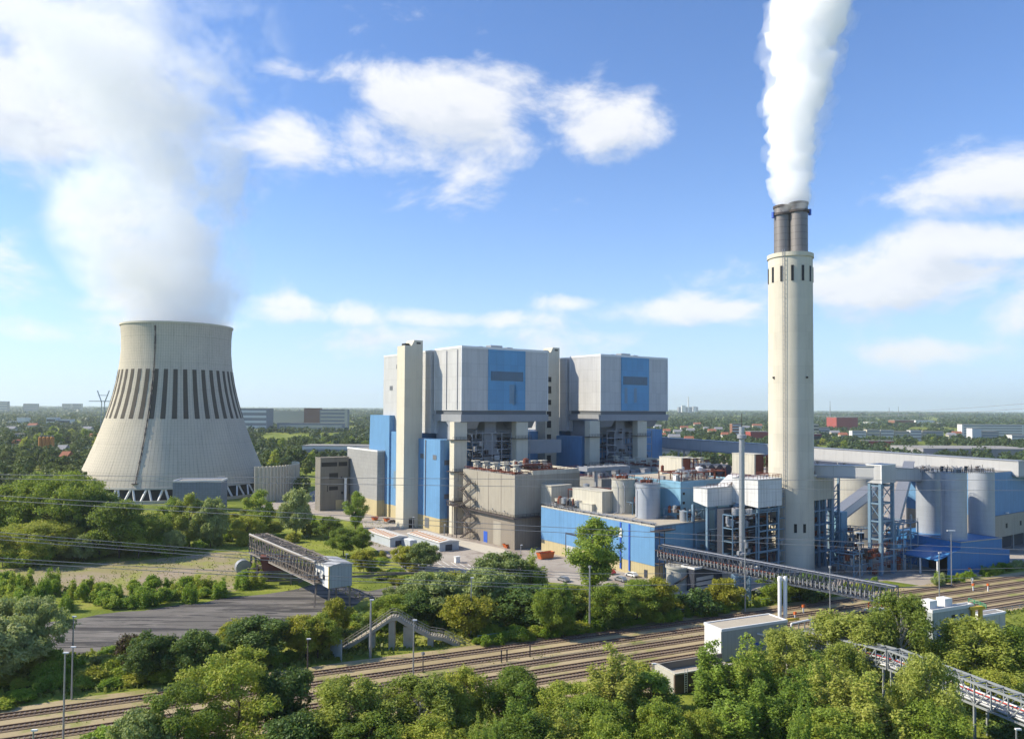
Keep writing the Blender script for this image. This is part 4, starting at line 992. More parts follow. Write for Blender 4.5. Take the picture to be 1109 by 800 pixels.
def gallery(name, p, q, w_, h_, mat, label, legs=(), cat='conveyor', trim=True, wins=0):
    """closed conveyor gallery between the two top-edge points p and q"""
    p = Vector(p); q = Vector(q); d = (q-p); dh = Vector((d.x, d.y, 0)).normalized(); n_ = Vector((-dh.y, dh.x, 0))
    r = thing(name, ((p.x+q.x)/2, (p.y+q.y)/2, 0), label, cat)
    if n_.y < 0: n_ = -n_
    part('housing', r, mat, lambda mb: mb.prism([p, p-Z*h_, p-Z*h_+n_*w_, p+n_*w_], d))
    part('roof', r, GALV, lambda mb: mb.prism([p-n_*.25+Z*.01, p+n_*(w_+.25)+Z*.01, p+n_*(w_+.25)+Z*.25, p-n_*.25+Z*.25], d))
    part('bottom_chord', r, STEELG, lambda mb: mb.prism([p-Z*(h_+.02), p-Z*(h_+.6), p-Z*(h_+.6)+n_*w_, p-Z*(h_+.02)+n_*w_], d))
    for s in legs:
        c = p+d*s
        def f(mb):
            for o2 in (0, w_-.4): mb.bar(c+n_*(o2+.2)-Z*(h_+.6), Vector(((c+n_*(o2+.2)).x, (c+n_*(o2+.2)).y, 0)), .9)
            mb.bar(Vector((c.x, c.y, c.z*.5)), Vector((c.x, c.y, c.z*.5))+n_*w_, .5)
        part('support_leg', r, STEELG, f)
    return r
gallery('conveyor_gallery', at(702, 473, 440), at(1103, 499.5, 285), 5, 5.2, GALL, 'very long closed grey conveyor gallery running behind the chimney to the right edge', legs=(.12, .35, .55, .62, .78, .95))
g1 = at(1103, 499.5, 285)
gallery('conveyor_gallery', g1+Vector((.3, .2, -.1)), g1+Vector((60, 26, -2)), 5, 5.2, GALL, 'short end of closed grey gallery above the blue building at the right edge', legs=(.5,))
gallery('conveyor_gallery', at(880, 504, 250), rel(TT, 0, lv*.5, zt-.5), 4, 3.3, GALL, 'closed grey conveyor gallery between the chimney and the transfer tower')
gallery('conveyor_gallery', rel(TT, lu+.1, lv*.5, zt-1.2), at(1003, 508.5, 262), 4, 3.6, GREYCL, 'shaded closed gallery between the transfer tower and the three metal silos')
gallery('conveyor_gallery', at(900, 563, 262), at(948, 527, 285), 4, 3, WHITE, 'bright inclined conveyor gallery rising behind the blue lattice tower', cat='conveyor')
gallery('conveyor_gallery', at(972, 568, 268), at(990, 500, 300), 3.4, 3, GALL, 'steep pale inclined gallery between the lattice tower and the left metal silo', cat='conveyor')
# ------------------------------------------------------------------ three metal silos on the royal-blue building
SB = G(1024, 623); 
def sil(px, py_t, py_b, Y, label):
    c = at(px, 560, Y); silo(c, 12.4*Y/F, 7, zat(Vector((c.x, c.y, 0)), py_t), SILOM, label, 'three metal silos', cat='silo', top=STEELG, n=48, seed=int(px))
sil(1006, 511, 582, 262, 'left one of the three tall metal silos above the royal-blue building')
sil(1033.2, 512.5, 587, 249, 'middle and nearest of the three tall metal silos on the royal-blue building')
sil(1063, 511.5, 582, 264, 'right one of the three tall metal silos, beside the blue hall at the right edge')
o = MB()
for a, b in ((1000, 262), (1020, 252), (1046, 250), (1058, 262)): o.cbox(at(a, 507, b), .7, .7, 1.5); o.bar(at(a, 509, b), at(a+3, 504, b), .12); o.bar(at(a+6, 511, b), at(a+6, 503, b), .12)
railing(o, [at(997, 511, 258), at(1040, 513, 246), at(1075, 511, 262)], 1.3, 1.5, .12)
o = o.build('silo_top_bridge', STEELD); tag(o, 'dark steel bridge with railings and filters joining the silo tops', 'bridge')
BP = at(1040.5, 600, 242); BP.z = 0
r = thing('blue_loading_building', BP, 'royal-blue clad loading building under the three metal silos', 'building')
zt = zat(BP, 587.5); lu = along(BP, UR, 1085, 8); lv = along(BP, VR, 1007, 8)
part('wall', r, ROYAL, lambda mb: (mb.box(BP, lu, lv, 0, zt, UR, VR), mb.box(rel(BP, 0, lv, 0, UR, VR), lu*.8, 16, 0, zt-.01, UR, VR)))
lu2 = along(BP, UR, 1100, 4); part('low_annex', r, ROYAL, lambda mb: mb.box(rel(BP, lu+.02, 2, 0, UR, VR), lu2-lu, 12, 0, zt*.55, UR, VR))
part('roof_edge', r, GALV, lambda mb: parapet(mb, BP, lu, lv, zt-.1, .3, .2, UR, VR))
def f(mb):      # lean-to canopy in front
    mb.prism([rel(BP, -11, 0, 5.0, UR, VR), rel(BP, -.02, 0, 7.6, UR, VR), rel(BP, -.02, 12, 7.6, UR, VR), rel(BP, -11, 12, 5.0, UR, VR)], Z*.3)
part('canopy_roof', r, ROYAL, f)
part('canopy_wall', r, ROYAL, lambda mb: mb.prism([rel(BP, -6, .02, 0, UR, VR), rel(BP, -.03, .02, 0, UR, VR), rel(BP, -.03, .02, 7.5, UR, VR), rel(BP, -6, .02, 6.1, UR, VR)], VR*.3))
part('canopy_opening', r, DARK, lambda mb: mb.box(rel(BP, -.3, 1.0, 0, UR, VR), .2, 10, 0, 4.8, UR, VR))
for a, b in ((-10.8, .1), (-10.8, 6), (-10.8, 11.6)): part('canopy_post', r, WHITE, lambda mb: mb.box(rel(BP, a, b, 0, UR, VR), .35, .35, 0, 4.98, UR, VR))
# big blue / tan building at the right edge
BB = at(1077, 600, 278); BB.z = 0
r = thing('bunker_building', rel(BB, 40, 15), 'large building at the right edge, blue above and tan below', 'building')
za, zb2 = zat(BB, 513), zat(BB, 559)
part('upper_wall', r, BLUECL, lambda mb: mb.box(rel(BB, -4, 0), 84, 30, zb2, za)); part('lower_wall', r, BEIGECL, lambda mb: mb.box(rel(BB, -4, -.6), 84, 30, 5.5, zb2-.02))
part('base', r, BLACKP, lambda mb: mb.box(rel(BB, -2, 3), 80, 24, 0, 5.48)); part('roof', r, ROOF, lambda mb: mb.box(rel(BB, -3.7, .3), 83.4, 29.4, za+.003, za+.2))
for k in range(4): part('window', r, DARK, lambda mb: mb.box(rel(BB, 8+k*12, -.68), 1.4, .07, 8.5, 10.2))
part('floodlight', r, WHITE, lambda mb: mb.cbox(rel(BB, 9, -.8, zb2+.6), 1.6, .5, .4))
for k in range(3): part('support_post', r, GALV, lambda mb: mb.box(rel(BB, 5+k*10, -.3), .6, .6, 0, 5.48))
# ------------------------------------------------------------------ dense pipe racks and plant clutter
def rack(P, lu, lv, z0, z1, seed, label, u=U, v=V, mats=None, name='pipe_rack', n=26):
    mats = mats or (STEELB, RUST, GALV, STEELD); r = random.Random(seed); t_ = thing(name, rel(P, lu/2, lv/2, z0, u, v), label, 'pipework')
    def fr(mb):
        na_ = max(2, int(lu/4.5)+1); zs_ = [z0+(z1-z0)*k/max(1, int((z1-z0)/3.4)) for k in range(1, max(1, int((z1-z0)/3.4))+1)]
        for i in range(na_):
            a = lu*i/(na_-1)
            for b in (0, lv): mb.bar(rel(P, a, b, z0, u, v), rel(P, a, b, z1, u, v), .32)
            for z in zs_: mb.bar(rel(P, a, 0, z, u, v), rel(P, a, lv, z, u, v), .25)
            if i and r.random() < .6: mb.bar(rel(P, lu*(i-1)/(na_-1), 0, z0, u, v), rel(P, a, 0, zs_[0], u, v), .16)
        for z in zs_:
            for b in (0, lv): mb.bar(rel(P, 0, b, z, u, v), rel(P, lu, b, z, u, v), .28)
        railing(mb, [rel(P, 0, 0, z1, u, v), rel(P, lu, 0, z1, u, v)], 1.1, 1.6, .09)
    part('frame', t_, mats[0], fr)
    for k in range(n):
        z = r.uniform(z0+.6, z1+.4); b = r.uniform(.2, lv-.2); a0, a1 = sorted((r.uniform(0, lu), r.uniform(0, lu))); rr = r.choice((.12, .18, .25, .4)); m = mats[r.choice((1, 2, 2, 3))]
        if r.random() < .55: part('pipe', t_, m, lambda mb: mb.path([rel(P, a0, b, z, u, v), rel(P, a1, b, z, u, v), rel(P, a1, b, max(z0, z-r.uniform(1, 4)), u, v)], rr, 7))
        elif r.random() < .5: part('vessel', t_, m, lambda mb: mb.lathe(rel(P, a0, b, 0, u, v), [(z, .1), (z+.2, rr*3), (z+2.2, rr*3), (z+2.5, .1)], 14), True)
        else: part('equipment_box', t_, m, lambda mb: mb.cbox(rel(P, a0, b, z, u, v), r.uniform(.8, 2.6), r.uniform(.8, 1.8), r.uniform(.6, 2.0), u, v))
    return t_
rack(rel(HP, 15.5, 1.0), 8, 10, HZ+.14, HZ+3.4, 1, 'low pipework cluster at the near right corner of the blue hall roof')
rack(rel(HP, 12, 22), 9, 14, HZ+.14, HZ+4.2, 2, 'pipework and rusty frames on the blue hall roof behind the twin silos')
rack(rel(HP, 7, 38), 14, 12, HZ+.14, HZ+6.5, 3, 'reddish pipe racks behind the cream duct housings', mats=(RUST, RUST, GALV, CREAMCL))
rack(rel(FG, -1, -7.5), 12, 6, 0, 12.5, 4, 'steel rack with pipes before the sky-blue wall, above the long conveyor')
rack(rel(FG, 1.5, 1), 22, 10, FZ+.2, FZ+3.0, 5, 'red railings and pipes on the sky-blue block roof', mats=(RUST, RUST, GALV, WHITE), n=30)
rack(rel(C2, -11, .8), 22, 3.6, 0, 20, 6, 'dark multi-storey pipe rack under the white clad boxes', mats=(STEELB, RUST, STEELG, STEELD), n=60)
rack(rel(Q1, 12, -2), 15, 7, 0, 11, 7, 'pipe rack on the ground between chimney and transfer tower', mats=(STEELB, RUST, GALV, STEELD), n=34)
rack(rel(TT, 10, 1), 14, 8, 0, 15, 8, 'blue steel rack between the transfer tower and the left metal silo', mats=(STEELB, RUST, GALV, BLUEFGD), n=36)
rack(rel(TT, -9, 4), 9, 8, 0, 7, 9, 'low rusty pipe frame left of the transfer tower foot', mats=(STEELB, RUST, STEELD, GALV), n=24)
rack(rel(HP, 30, 36), 26, 14, 20.2, 24, 10, 'grey pipe grid under the farther boiler house, behind the steel platform', mats=(STEELG, STEELD, GALV, BLACKP), n=44)
rack(rel(FP, 10, 14), 18, 4, FZT+.2, FZT+2.2, 11, 'rust-red pipe frames between the filter house roof units', mats=(RUST, RUST, GALV, CREAMCL), n=26)
rack(rel(FG, 32, 11), 44, 20, 21.2, 25, 12, 'dark grey and blue pipework between the two cream cabins', mats=(STEELD, BLUEP, GALV, BLACKP), n=50)
rack(rel(C2, 13, 2), 6, 8, 0, 24, 13, 'narrow blue steel rack squeezed against the tall chimney', mats=(STEELB, RUST, GALV, STEELD), n=22)
for k, (a, b) in enumerate(((16, 3), (21, 9), (13, 15))):
    c = rel(HP, a, b); o = MB(); o.lathe(c, [(HZ+.14, 1.3), (HZ+3.2, 1.3), (HZ+3.7, .3)], 18, top=True); o = o.build('roof_vessel', GALV, smooth=False); tag(o, ['small round metal vessel at the hall roof corner', 'small round metal vessel beside the right roof silo', 'small round metal vessel in front of the twin silos'][k], 'vessel')

rack(LP(8, 4), 30, 9, 27, 41, 21, 'grey ducts and steelwork hanging under the nearer boiler block', mats=(STEELG, GALV, STEELD, GREYLOW), n=70)
rack(LP(84, 4), 30, 9, 24, 41, 22, 'grey ducts and steelwork hanging under the farther boiler block', mats=(STEELG, GALV, STEELD, GREYLOW), n=70)
rack(rel(HP, 1.2, HLV-16), 4, 12, HZ+.14, HZ+1.6, 23, 'low pipes at the far end of the blue hall roof, next to the filter house', mats=(STEELD, RUST, GALV, STEELD), n=16)

louvres(hr, HP, [(0, 3, .1, 1.4, 2.4, 1), (0, 27, .1, 1.4, 2.4, 1)], BLACKP)
def f(mb):
    a = -2.2; n_ = Vector((math.cos(a), math.sin(a), 0)); t2 = Vector((-n_.y, n_.x, 0))
    for o2 in (-.3, .3): mb.bar(CH+n_*(CR+.35)+t2*o2+Z*3, CH+n_*(CR+.35)+t2*o2+Z*(ZC+1), .12)
    for k in range(64): mb.bar(CH+n_*(CR+.35)-t2*.3+Z*(3+k*1.55), CH+n_*(CR+.35)+t2*.3+Z*(3+k*1.55), .1)
part('climbing_ladder', ch, STEELG, f)
# ------------------------------------------------------------------ left side: grey workshops
r, P, lu, lv, zt = simple_building('workshop_block', 408, 559, 376, 409, 489, GREYB, 'windowless grey-panelled block with a tan base, left of the boiler house', 'building', roofm=ROOF, par=.5, lu=26)
part('plinth', r, TAN, lambda mb: mb.box(rel(P, -.12, -.12), 26.24, lv+.24, 0, 7.5))
r, P, lu, lv, zt = simple_building('office_workshop', 377, 551, 347, 379, 495.5, DULLW, 'dull tan concrete block with dark window strips, half hidden behind the grey-panelled block', 'building', u=V, v=-U, roofm=ROOFB, par=.4, lu=7, parm=DULLW)
# its window strips face the camera (front side)
def f():
    s = lv/29.0
    for (a, z, w_, h_) in ((1, 21, 16, 2.0), (18.5, 21, 9, 2.0), (9, 15, 9, 2.8), (9, 9.6, 9, 1.8), (21, 15, 1.2, 1.0), (24, 13.6, 1.2, 1.0), (21.5, 7.5, 2, 1.2), (7, 9, .7, 3), (25, 9.4, 1, 1)):
        o_ = part('window', r, DARK, lambda mb: mb.box(rel(P, -lv*.819*0-(lv-a*s), -.08, 0), w_*s, .07, z*zt/25, (z+h_)*zt/25))
    part('plinth', r, TAN, lambda mb: mb.box(rel(P, -lv*.45, -.1), lv*.45, .09, 0, 5.0))
f()
o = MB(); c = G(374, 552); o.bar(c, Vector((c.x, c.y, zat(c, 518))), 1.1); o.bar(Vector((c.x, c.y, zat(c, 518))), Vector((c.x, c.y, zat(c, 518)+.3)), 1.5); o = o.build('white_post', WHITE); tag(o, 'tall plain white post in front of the grey-panelled block', 'post')
# low sheds in the yard
SHEDR = plain('shed_roof_white', (.60, .58, .53), .8, var=.1); SHEDW = clad('shed_wall', (.42, .46, .48), 1.2, 0, .2, .06, .6, 0, .3, .1); RORG = plain('rust_stripes', (.42, .20, .08), .9, var=.3, scale=1.2)
def shed(px, pyb, pl, pr, pt, label, n):
    P = G(px, pyb); lu = along(P, U, pr, 2); lv = along(P, V, pl, 2); zt = max(2.6, zat(P, pt))
    r = thing('storage_shed', rel(P, lu/2, lv/2), label, 'shed'); part('wall', r, SHEDW, lambda mb: mb.box(P, lu, lv, 0, zt))
    ro = part('roof', r, SHEDR, lambda mb: mb.prism([rel(P, -.4, -.4, zt+.01), rel(P, lu+.4, -.4, zt+.01), rel(P, lu+.4, -.4, zt+.2), rel(P, lu/2, -.4, zt+.8), rel(P, -.4, -.4, zt+.2)], V*(lv+.8)))
    for k in range(n): part('roof_strip', ro, RORG, lambda mb: mb.prism([rel(P, .3, 1+k*lv/n, zt+.30), rel(P, lu/2-.3, 1+k*lv/n, zt+.8), rel(P, lu/2-.3, 1+k*lv/n, zt+.86), rel(P, .3, 1+k*lv/n, zt+.36)], V*(lv/n*.45)))
    part('door', r, BLACKP, lambda mb: mb.box(rel(P, lu*.3, -.06), lu*.35, .05, .05, 2.2))
shed(422.5, 592.5, 397, 441, 583, 'left of the two long low sheds with pale rust-striped roofs, below the cream shaft', 10)
shed(476, 597, 442, 497, 588, 'right of the two long low sheds with pale rust-striped roofs, beside the open yard', 10)
simple_building('small_shed', 444, 594, 434, 452, 585.5, SHEDW, 'small pale hut between the two low striped-roof sheds', 'shed', roofm=WHITE, par=0)
# skips, containers and cars in the yard
def skip(px, py, L_, label, m=ORANGE, hh=1.5, ang=0.0):
    c = G(px, py); u = Vector((math.cos(TH+ang), math.sin(TH+ang), 0)); v = Vector((-u.y, u.x, 0)); P = c-u*L_/2-v
    r = thing('waste_skip', c, label, 'skip')
    part('body', r, m, lambda mb: (mb.prism([rel(P, .0, 0, hh, u, v), rel(P, .7, 0, .15, u, v), rel(P, L_-.7, 0, .15, u, v), rel(P, L_, 0, hh, u, v)], v*.12), mb.prism([rel(P, .0, 2.1, hh, u, v), rel(P, .7, 2.1, .15, u, v), rel(P, L_-.7, 2.1, .15, u, v), rel(P, L_, 2.1, hh, u, v)], v*.12),
        mb.prism([rel(P, .7, .12, .15, u, v), rel(P, L_-.7, .12, .15, u, v), rel(P, L_-.7, .12, .3, u, v), rel(P, .7, .12, .3, u, v)], v*1.97),
        mb.prism([rel(P, .0, .12, hh, u, v), rel(P, .7, .12, .3, u, v), rel(P, .82, .12, .3, u, v), rel(P, .12, .12, hh, u, v)], v*1.97), mb.prism([rel(P, L_, .12, hh, u, v), rel(P, L_-.7, .12, .3, u, v), rel(P, L_-.82, .12, .3, u, v), rel(P, L_-.12, .12, hh, u, v)], v*1.97)))
    part('rim', r, STEELD, lambda mb: (mb.bar(rel(P, 0, -.05, hh, u, v), rel(P, L_, -.05, hh, u, v), .12), mb.bar(rel(P, 0, 2.25, hh, u, v), rel(P, L_, 2.25, hh, u, v), .12)))
skip(591, 604.5, 6.5, 'orange-red open waste skip standing before the left end of the long blue hall', hh=2.2)
skip(550, 593, 3.5, 'small orange skip at the near corner of the brown-grey filter house'); skip(406, 563, 3.0, 'left one of two small orange skips by the tan base of the boiler house'); skip(419, 564.5, 2.6, 'right one of two small orange skips by the tan base of the boiler house')
def car(c, u, m, label, grp='cars parked in the plant yard'):
    u = Vector(u).normalized(); v = Vector((-u.y, u.x, 0)); c = Vector((c.x, c.y, 0)); r = thing('parked_car', c, label, 'car', grp)
    Q = lambda a, b, z: c+u*a+v*b+Z*z
    side = [(-2.1, .35), (2.1, .35), (2.15, .75), (1.25, .92), (.55, 1.42), (-1.3, 1.45), (-1.95, .95), (-2.15, .8)]
    b = part('body', r, m, lambda mb: mb.prism([Q(a, -.85, z) for a, z in side], v*1.7))
    part('side_window', b, GLASS, lambda mb: mb.prism([Q(a, -.87, z) for a, z in ((1.1, .95), (.5, 1.35), (-1.2, 1.38), (-1.7, .97))], v*1.74))
    part('windscreen', b, GLASS, lambda mb: mb.prism([Q(1.27, -.7, .97), Q(.60, -.65, 1.43), Q(.60, .65, 1.43), Q(1.27, .7, .97)], Vector((u.x*.03, u.y*.03, .03))))
    for a in (-1.35, 1.35):
        for s in (-.8, .8): part('wheel', r, BLACKP, lambda mb: mb.tube(Q(a, s-.1, .32), Q(a, s+.1, .32), .32, n=12))
cm_ = [WHITE, BLACKP, REDP, GALV, BLUEP, STEELD]
cn_ = ['white', 'black', 'red', 'silver', 'blue', 'dark brown']
for i, (px, py, k) in enumerate(((425, 566, 5), (566, 625, 4), (545, 622, 4), (572, 631, 0), (610, 629, 3), (636, 621, 0), (652, 627, 1), (660, 621, 2), (672, 629, 3), (684, 624, 0))):
    car(G(px, py), V if i > 3 else U, cm_[k], cn_[k]+[' car parked near the two small orange skips', ' car right of another blue one, half hidden by grey-green trees', ' car farther left of two blue ones, half hidden by grey-green trees', ' car parked at the yard edge below the orange-red skip', ' car behind the fresh green sapling left of the tall yard tree', ' car close to the tan base, just behind the tall yard tree', ' car nearer the railway, just right of the tall yard tree', ' car by the tan base right of the tall yard tree', ' car in the row right of the tall yard tree', ' car rightmost before the tan base of the blue hall'][i])
# yard markings
PAINT = plain('road_paint', (.62, .60, .54), .8, var=.2, scale=1.5)
for k in range(8):
    o = MB(); a = G(478+k*9.5, 612+k*1.2); d = (G(500, 620)-G(478, 606)).normalized(); n_ = Vector((-d.y, d.x, 0)); p = a-d*9
    o.add([(q.x, q.y, .018) for q in (p, p+d*18, p+d*18+n_*.35, p+n_*.35)], [(0, 1, 2, 3)]); o = o.build('yard_marking', PAINT); o['kind'] = 'structure'
o = MB(); c = G(495, 609); o.cbox(c+Z*.9, 1.6, 1.2, 1.8); o.cbox(c+Z*2.0, 2.0, 1.5, .2); o = o.build('yard_cabinet', WHITE); tag(o, 'small white cabinet standing alone on the striped open yard', 'cabinet')
def pavement(pts, z, m): return sheet('pavement', pts, z, m, .15, 5)
pavement([(455, 575), (545, 594), (556, 600), (530, 600), (470, 584), (440, 578)], .022, plain('pale_paving', (.50, .46, .38), .9, var=.12))
# ------------------------------------------------------------------ left coal conveyor bridge with white drive house
CB = G(352, 657)          # under the drive house
def trussgallery(name, p, q, w_, h_, n, label, mats, cat, belt=True, wr=.18, seed=1, belt_m=None, cladding=0.0, legs=True):
    p = Vector(p); q = Vector(q); d = q-p; dh = Vector((d.x, d.y, 0)).normalized(); n_ = Vector((-dh.y, dh.x, 0)); n_ = n_ if n_.y >= 0 else -n_
    r = thing(name, ((p.x+q.x)/2, (p.y+q.y)/2, 0), label, cat)
    for s, o2 in (('near', 0), ('far', w_)):
        def side(mb):
            a, b = p+n_*o2, q+n_*o2
            mb.bar(a, b, wr*1.5); mb.bar(a+Z*h_, b+Z*h_, wr*1.5)
            for i in range(n+1): c = a+d*(i/n); mb.bar(c, c+Z*h_, wr)
            for i in range(n):
                c, e = a+d*(i/n), a+d*((i+1)/n)
                if i < n/2: mb.bar(c+Z*h_, e, wr*.8)
                else: mb.bar(c, e+Z*h_, wr*.8)
            mb.bar(a+Z*h_*.35, b+Z*h_*.35, wr*.6); 
        part('side_truss', r, mats[0], side)
    def cross(mb):
        for i in range(n+1):
            c = p+d*(i/n); mb.bar(c, c+n_*w_, wr); mb.bar(c+Z*h_, c+n_*w_+Z*h_, wr)
            if i < n: mb.bar(c+Z*h_, c+d/n+n_*w_+Z*h_, wr*.6)
    part('cross_bracing', r, mats[0], cross)
    if belt:
        part('belt', r, belt_m or STEELD, lambda mb: (mb.prism([p+n_*(w_*.2)+Z*.9, p+n_*(w_*.75)+Z*.9, p+n_*(w_*.75)+Z*1.0, p+n_*(w_*.2)+Z*1.0], d)))
        part('walkway_deck', r, mats[1], lambda mb: mb.prism([p+n_*(w_*.05)+Z*.12, p+n_*(w_*.95)+Z*.12, p+n_*(w_*.95)+Z*.2, p+n_*(w_*.05)+Z*.2], d))
        def idl(mb):
            m_ = int(d.length/1.3); r2 = random.Random(seed)
            for i in range(m_): c = p+d*((i+.5)/m_); mb.cbox(c+n_*w_*.48+Z*.7, .25, w_*.5, .35, dh, n_)
        part('idler_roller', r, mats[2], idl)
    return r, d, n_
TW = plain('weathered_truss', (.20, .17, .14), .8, var=.35, scale=1.2); TWL = plain('pale_truss_edge', (.45, .43, .40), .8, var=.2)
pn = at(341, 630, 195); pf = at(270, 599, 236); pn.z = (pn.z+pf.z)/2; pf.z = pn.z
r, d, n_ = trussgallery('coal_conveyor_bridge', pf, pn, 5.2, 5.3, 22, 'old brown lattice conveyor bridge over the coal yard, ending in a white drive house', (TW, TW, RUST), 'conveyor bridge', wr=.26)
part('edge_rail', r, TWL, lambda mb: (mb.bar(pf+Z*5.6, pn+Z*5.6, .32), mb.bar(pf-Z*.2, pn-Z*.2, .3)))
def f(mb):       # rotting roof mesh: many short slats
    r2 = random.Random(8)
    for i in range(150):
        c = pf+d*r2.random()+n_*r2.uniform(.1, 5.0)+Z*(5.35+r2.uniform(0, .15)); a = r2.uniform(0, 3.14)
        mb.bar(c, c+Vector((math.cos(a), math.sin(a), 0))*r2.uniform(.8, 2.2), .22, .1)
    for i in range(240):
        c = pf+d*r2.random()+n_*(.12 if r2.random() < .8 else 5.1)+Z*r2.uniform(.3, 5.0); mb.bar(c, c+d.normalized()*r2.uniform(-.6, .6)+Z*r2.uniform(-.9, .9), .22)
part('broken_slats', r, TW, f)['kind'] = 'stuff'
for s, m in ((.02, 3), (.10, 3)):
    def f(mb):
        for o2 in (0.3, 4.9):
            c = pf+d*s+n_*o2; mb.bar(c, Vector((c.x, c.y, 0)), .5); 
            for z in (1, 4): mb.bar(Vector((c.x, c.y, z)), Vector((c.x, c.y, z))+d.normalized()*4, .25)
        c = pf+d*s; mb.bar(Vector((c.x, c.y, .5)), Vector((c.x, c.y, c.z))+n_*5, .3); mb.bar(Vector((c.x, c.y, c.z)), Vector((c.x, c.y, .5))+n_*5, .3)
    part('trestle', r, TW, f)
DHZ = plain('drive_house_white', (.66, .66, .64), .7, var=.05); DHG = clad('drive_house_grey', (.40, .41, .41), .9, 0, .25, .06, .7, 0, .2, .1)
CP = at(356.5, 637, 192.5); cz0 = CP.z; cz1 = zat(Vector((CP.x, CP.y, 0)), 614)
DU = along(CP, U, 381, cz0); DV = along(CP, V, 340.5, cz0)
r = thing('drive_house', (CP.x, CP.y, cz0), 'small white house on steel legs at the end of the old lattice conveyor', 'drive house')
part('wall', r, DHG, lambda mb: mb.box(CP, DU, DV, cz0, cz1)); part('white_wall', r, DHZ, lambda mb: mb.box(rel(CP, -.13, .1), .12, DV-.1, cz0, cz1-.05))
part('roof', r, DHG, lambda mb: mb.prism([rel(CP, -.3, -.3, cz1+.01), rel(CP, DU+.3, -.3, cz1+.01), rel(CP, DU+.3, -.3, cz1+.15), rel(CP, DU/2, -.3, cz1+.7), rel(CP, -.3, -.3, cz1+.15)], V*(DV+.6)))
part('corner_strip', r, YELLOW, lambda mb: mb.box(rel(CP, -.22, -.12), .2, .2, cz0, cz1))
for b in (2.6, 6.6): part('window', r, DARK, lambda mb: mb.box(rel(CP, -.2, b), .06, 1.3, cz0+1.6, cz0+2.9))
for a, b, e in ((.2, DV*.9, -2.6), (.2, .3, -1.6), (DU-.4, .3, 0), (DU-.4, DV*.9, 0)):
    part('leg', r, TW, lambda mb: mb.bar(rel(CP, a, b, cz0), rel(CP, a+e*.5, b-abs(e)*.8, 0), .4))
# machine under the far end
mc = G(291, 634)
r = thing('stacker_machine', mc, 'rusty stacker machine with a big round drum below the far end of the lattice conveyor', 'machine')
part('hopper', r, RUST, lambda mb: mb.prism([mc+Vector((-2, 1, 3.5)), mc+Vector((4, 2, 3.5)), mc+Vector((5, 2, 8)), mc+Vector((-3, 1, 8))], Vector((-1, 4, 0))))
def f(mb):
    for a, b in ((-6, 0), (6, 1.5), (-5, 5), (7, 6)): mb.bar(mc+Vector((a, b, 0)), mc+Vector((a, b, 5 if a < 0 else 4)), .5)
    for z in (1.2, 2.6, 3.8): mb.bar(mc+Vector((-9, 0, z)), mc+Vector((13, 3, z)), .35); mb.bar(mc+Vector((-8, 5, z)), mc+Vector((12, 8, z)), .35)
    mb.bar(mc+Vector((8, 2, .5)), mc+Vector((16, 4, 4.2)), .4)
    for k in range(10): mb.bar(mc+Vector((-8+k*2, 0+k*.3, 1.2)), mc+Vector((-7+k*2, .2+k*.3, 3.8)), .2)
part('frame', r, TW, f); dc = G(263, 623)+Z*2.6; part('drum', r, STEELG, lambda mb: mb.tube(dc-Vector((.6, -.9, 0)), dc+Vector((.6, -.9, 0)), 2.3, n=24))
part('boom', r, TW, lambda mb: (mb.bar(mc+Vector((14, 3, 1.5)), mc+Vector((44, 6, 2.8)), .5), mb.bar(mc+Vector((14, 3, 3.2)), mc+Vector((44, 6, 2.8)), .3)))
# ------------------------------------------------------------------ conveyor bridge across the railway on the right
a0 = at(713, 605, 228); a1 = at(968, 655, 183); zc = (a0.z+a1.z)/2; print('conveyor z', a0.z, a1.z)
TB = plain('conveyor_steel', (.085, .10, .13), .55, .3, var=.2)
r, d, n_ = trussgallery('conveyor_bridge', a0, a1, 3.4, 4.0, 44, 'long straight dark steel lattice conveyor bridge from the blue hall to the railway', (TB, GALV, RUST), 'conveyor bridge', wr=.2, belt_m=CONC)
part('roof_sheet', r, STEELG, lambda mb: mb.prism([a0+Z*4.12+n_*1.5, a0+Z*4.12+n_*2.1, a0+Z*4.3+n_*1.75], d))
part('red_pipe', r, RUST, lambda mb: mb.prism([a0+Z*1.8-n_*.05, a0+Z*2.3-n_*.05, a0+Z*2.3+n_*.3, a0+Z*1.8+n_*.3], d*.55))
def f(mb):
    for i in range(60): c = a0+d*(i/60); mb.cbox(c-n_*.25+Z*1.5, .25, .25, 1.6)
part('belt_post', r, GALV, f)
tb = G(803, 650)
def f(mb):
    w1 = 3.2; top = a0.z+(a1.z-a0.z)*.35
    cs = [tb+Vector((x, y, 0)) for x, y in ((-1.6, 0), (2.4, 0), (2.4, 3.2), (-1.6, 3.2))]
    for c in cs: mb.bar(c, c+Z*top, .38)
    for i in range(4):
        p_, q_ = cs[i], cs[(i+1) % 4]
        for k in range(3):
            z0, z1 = top*k/3, top*(k+1)/3; mb.bar(p_+Z*z0, q_+Z*z1, .18); mb.bar(q_+Z*z0, p_+Z*z1, .18); mb.bar(p_+Z*z1, q_+Z*z1, .2)
part('lattice_trestle', r, STEELB, f)
part('end_frame', r, TB, lambda mb: (mb.bar(a1, Vector((a1.x, a1.y, 0)), .4), mb.bar(a1+n_*3.4, Vector((a1.x, a1.y, 0))+n_*3.4, .4)))
c = G(735, 636); r = thing('round_tank', c, 'squat round grey concrete tank with a railing under the long lattice conveyor', 'tank'); rt = 13*c.y/F; zt = zat(c, 612)
part('shell', r, SILOP, lambda mb: mb.lathe(c, [(0, rt), (zt-.6, rt), (zt-.6, rt+.35), (zt, rt+.35), (zt, 0.2)], 36), True)
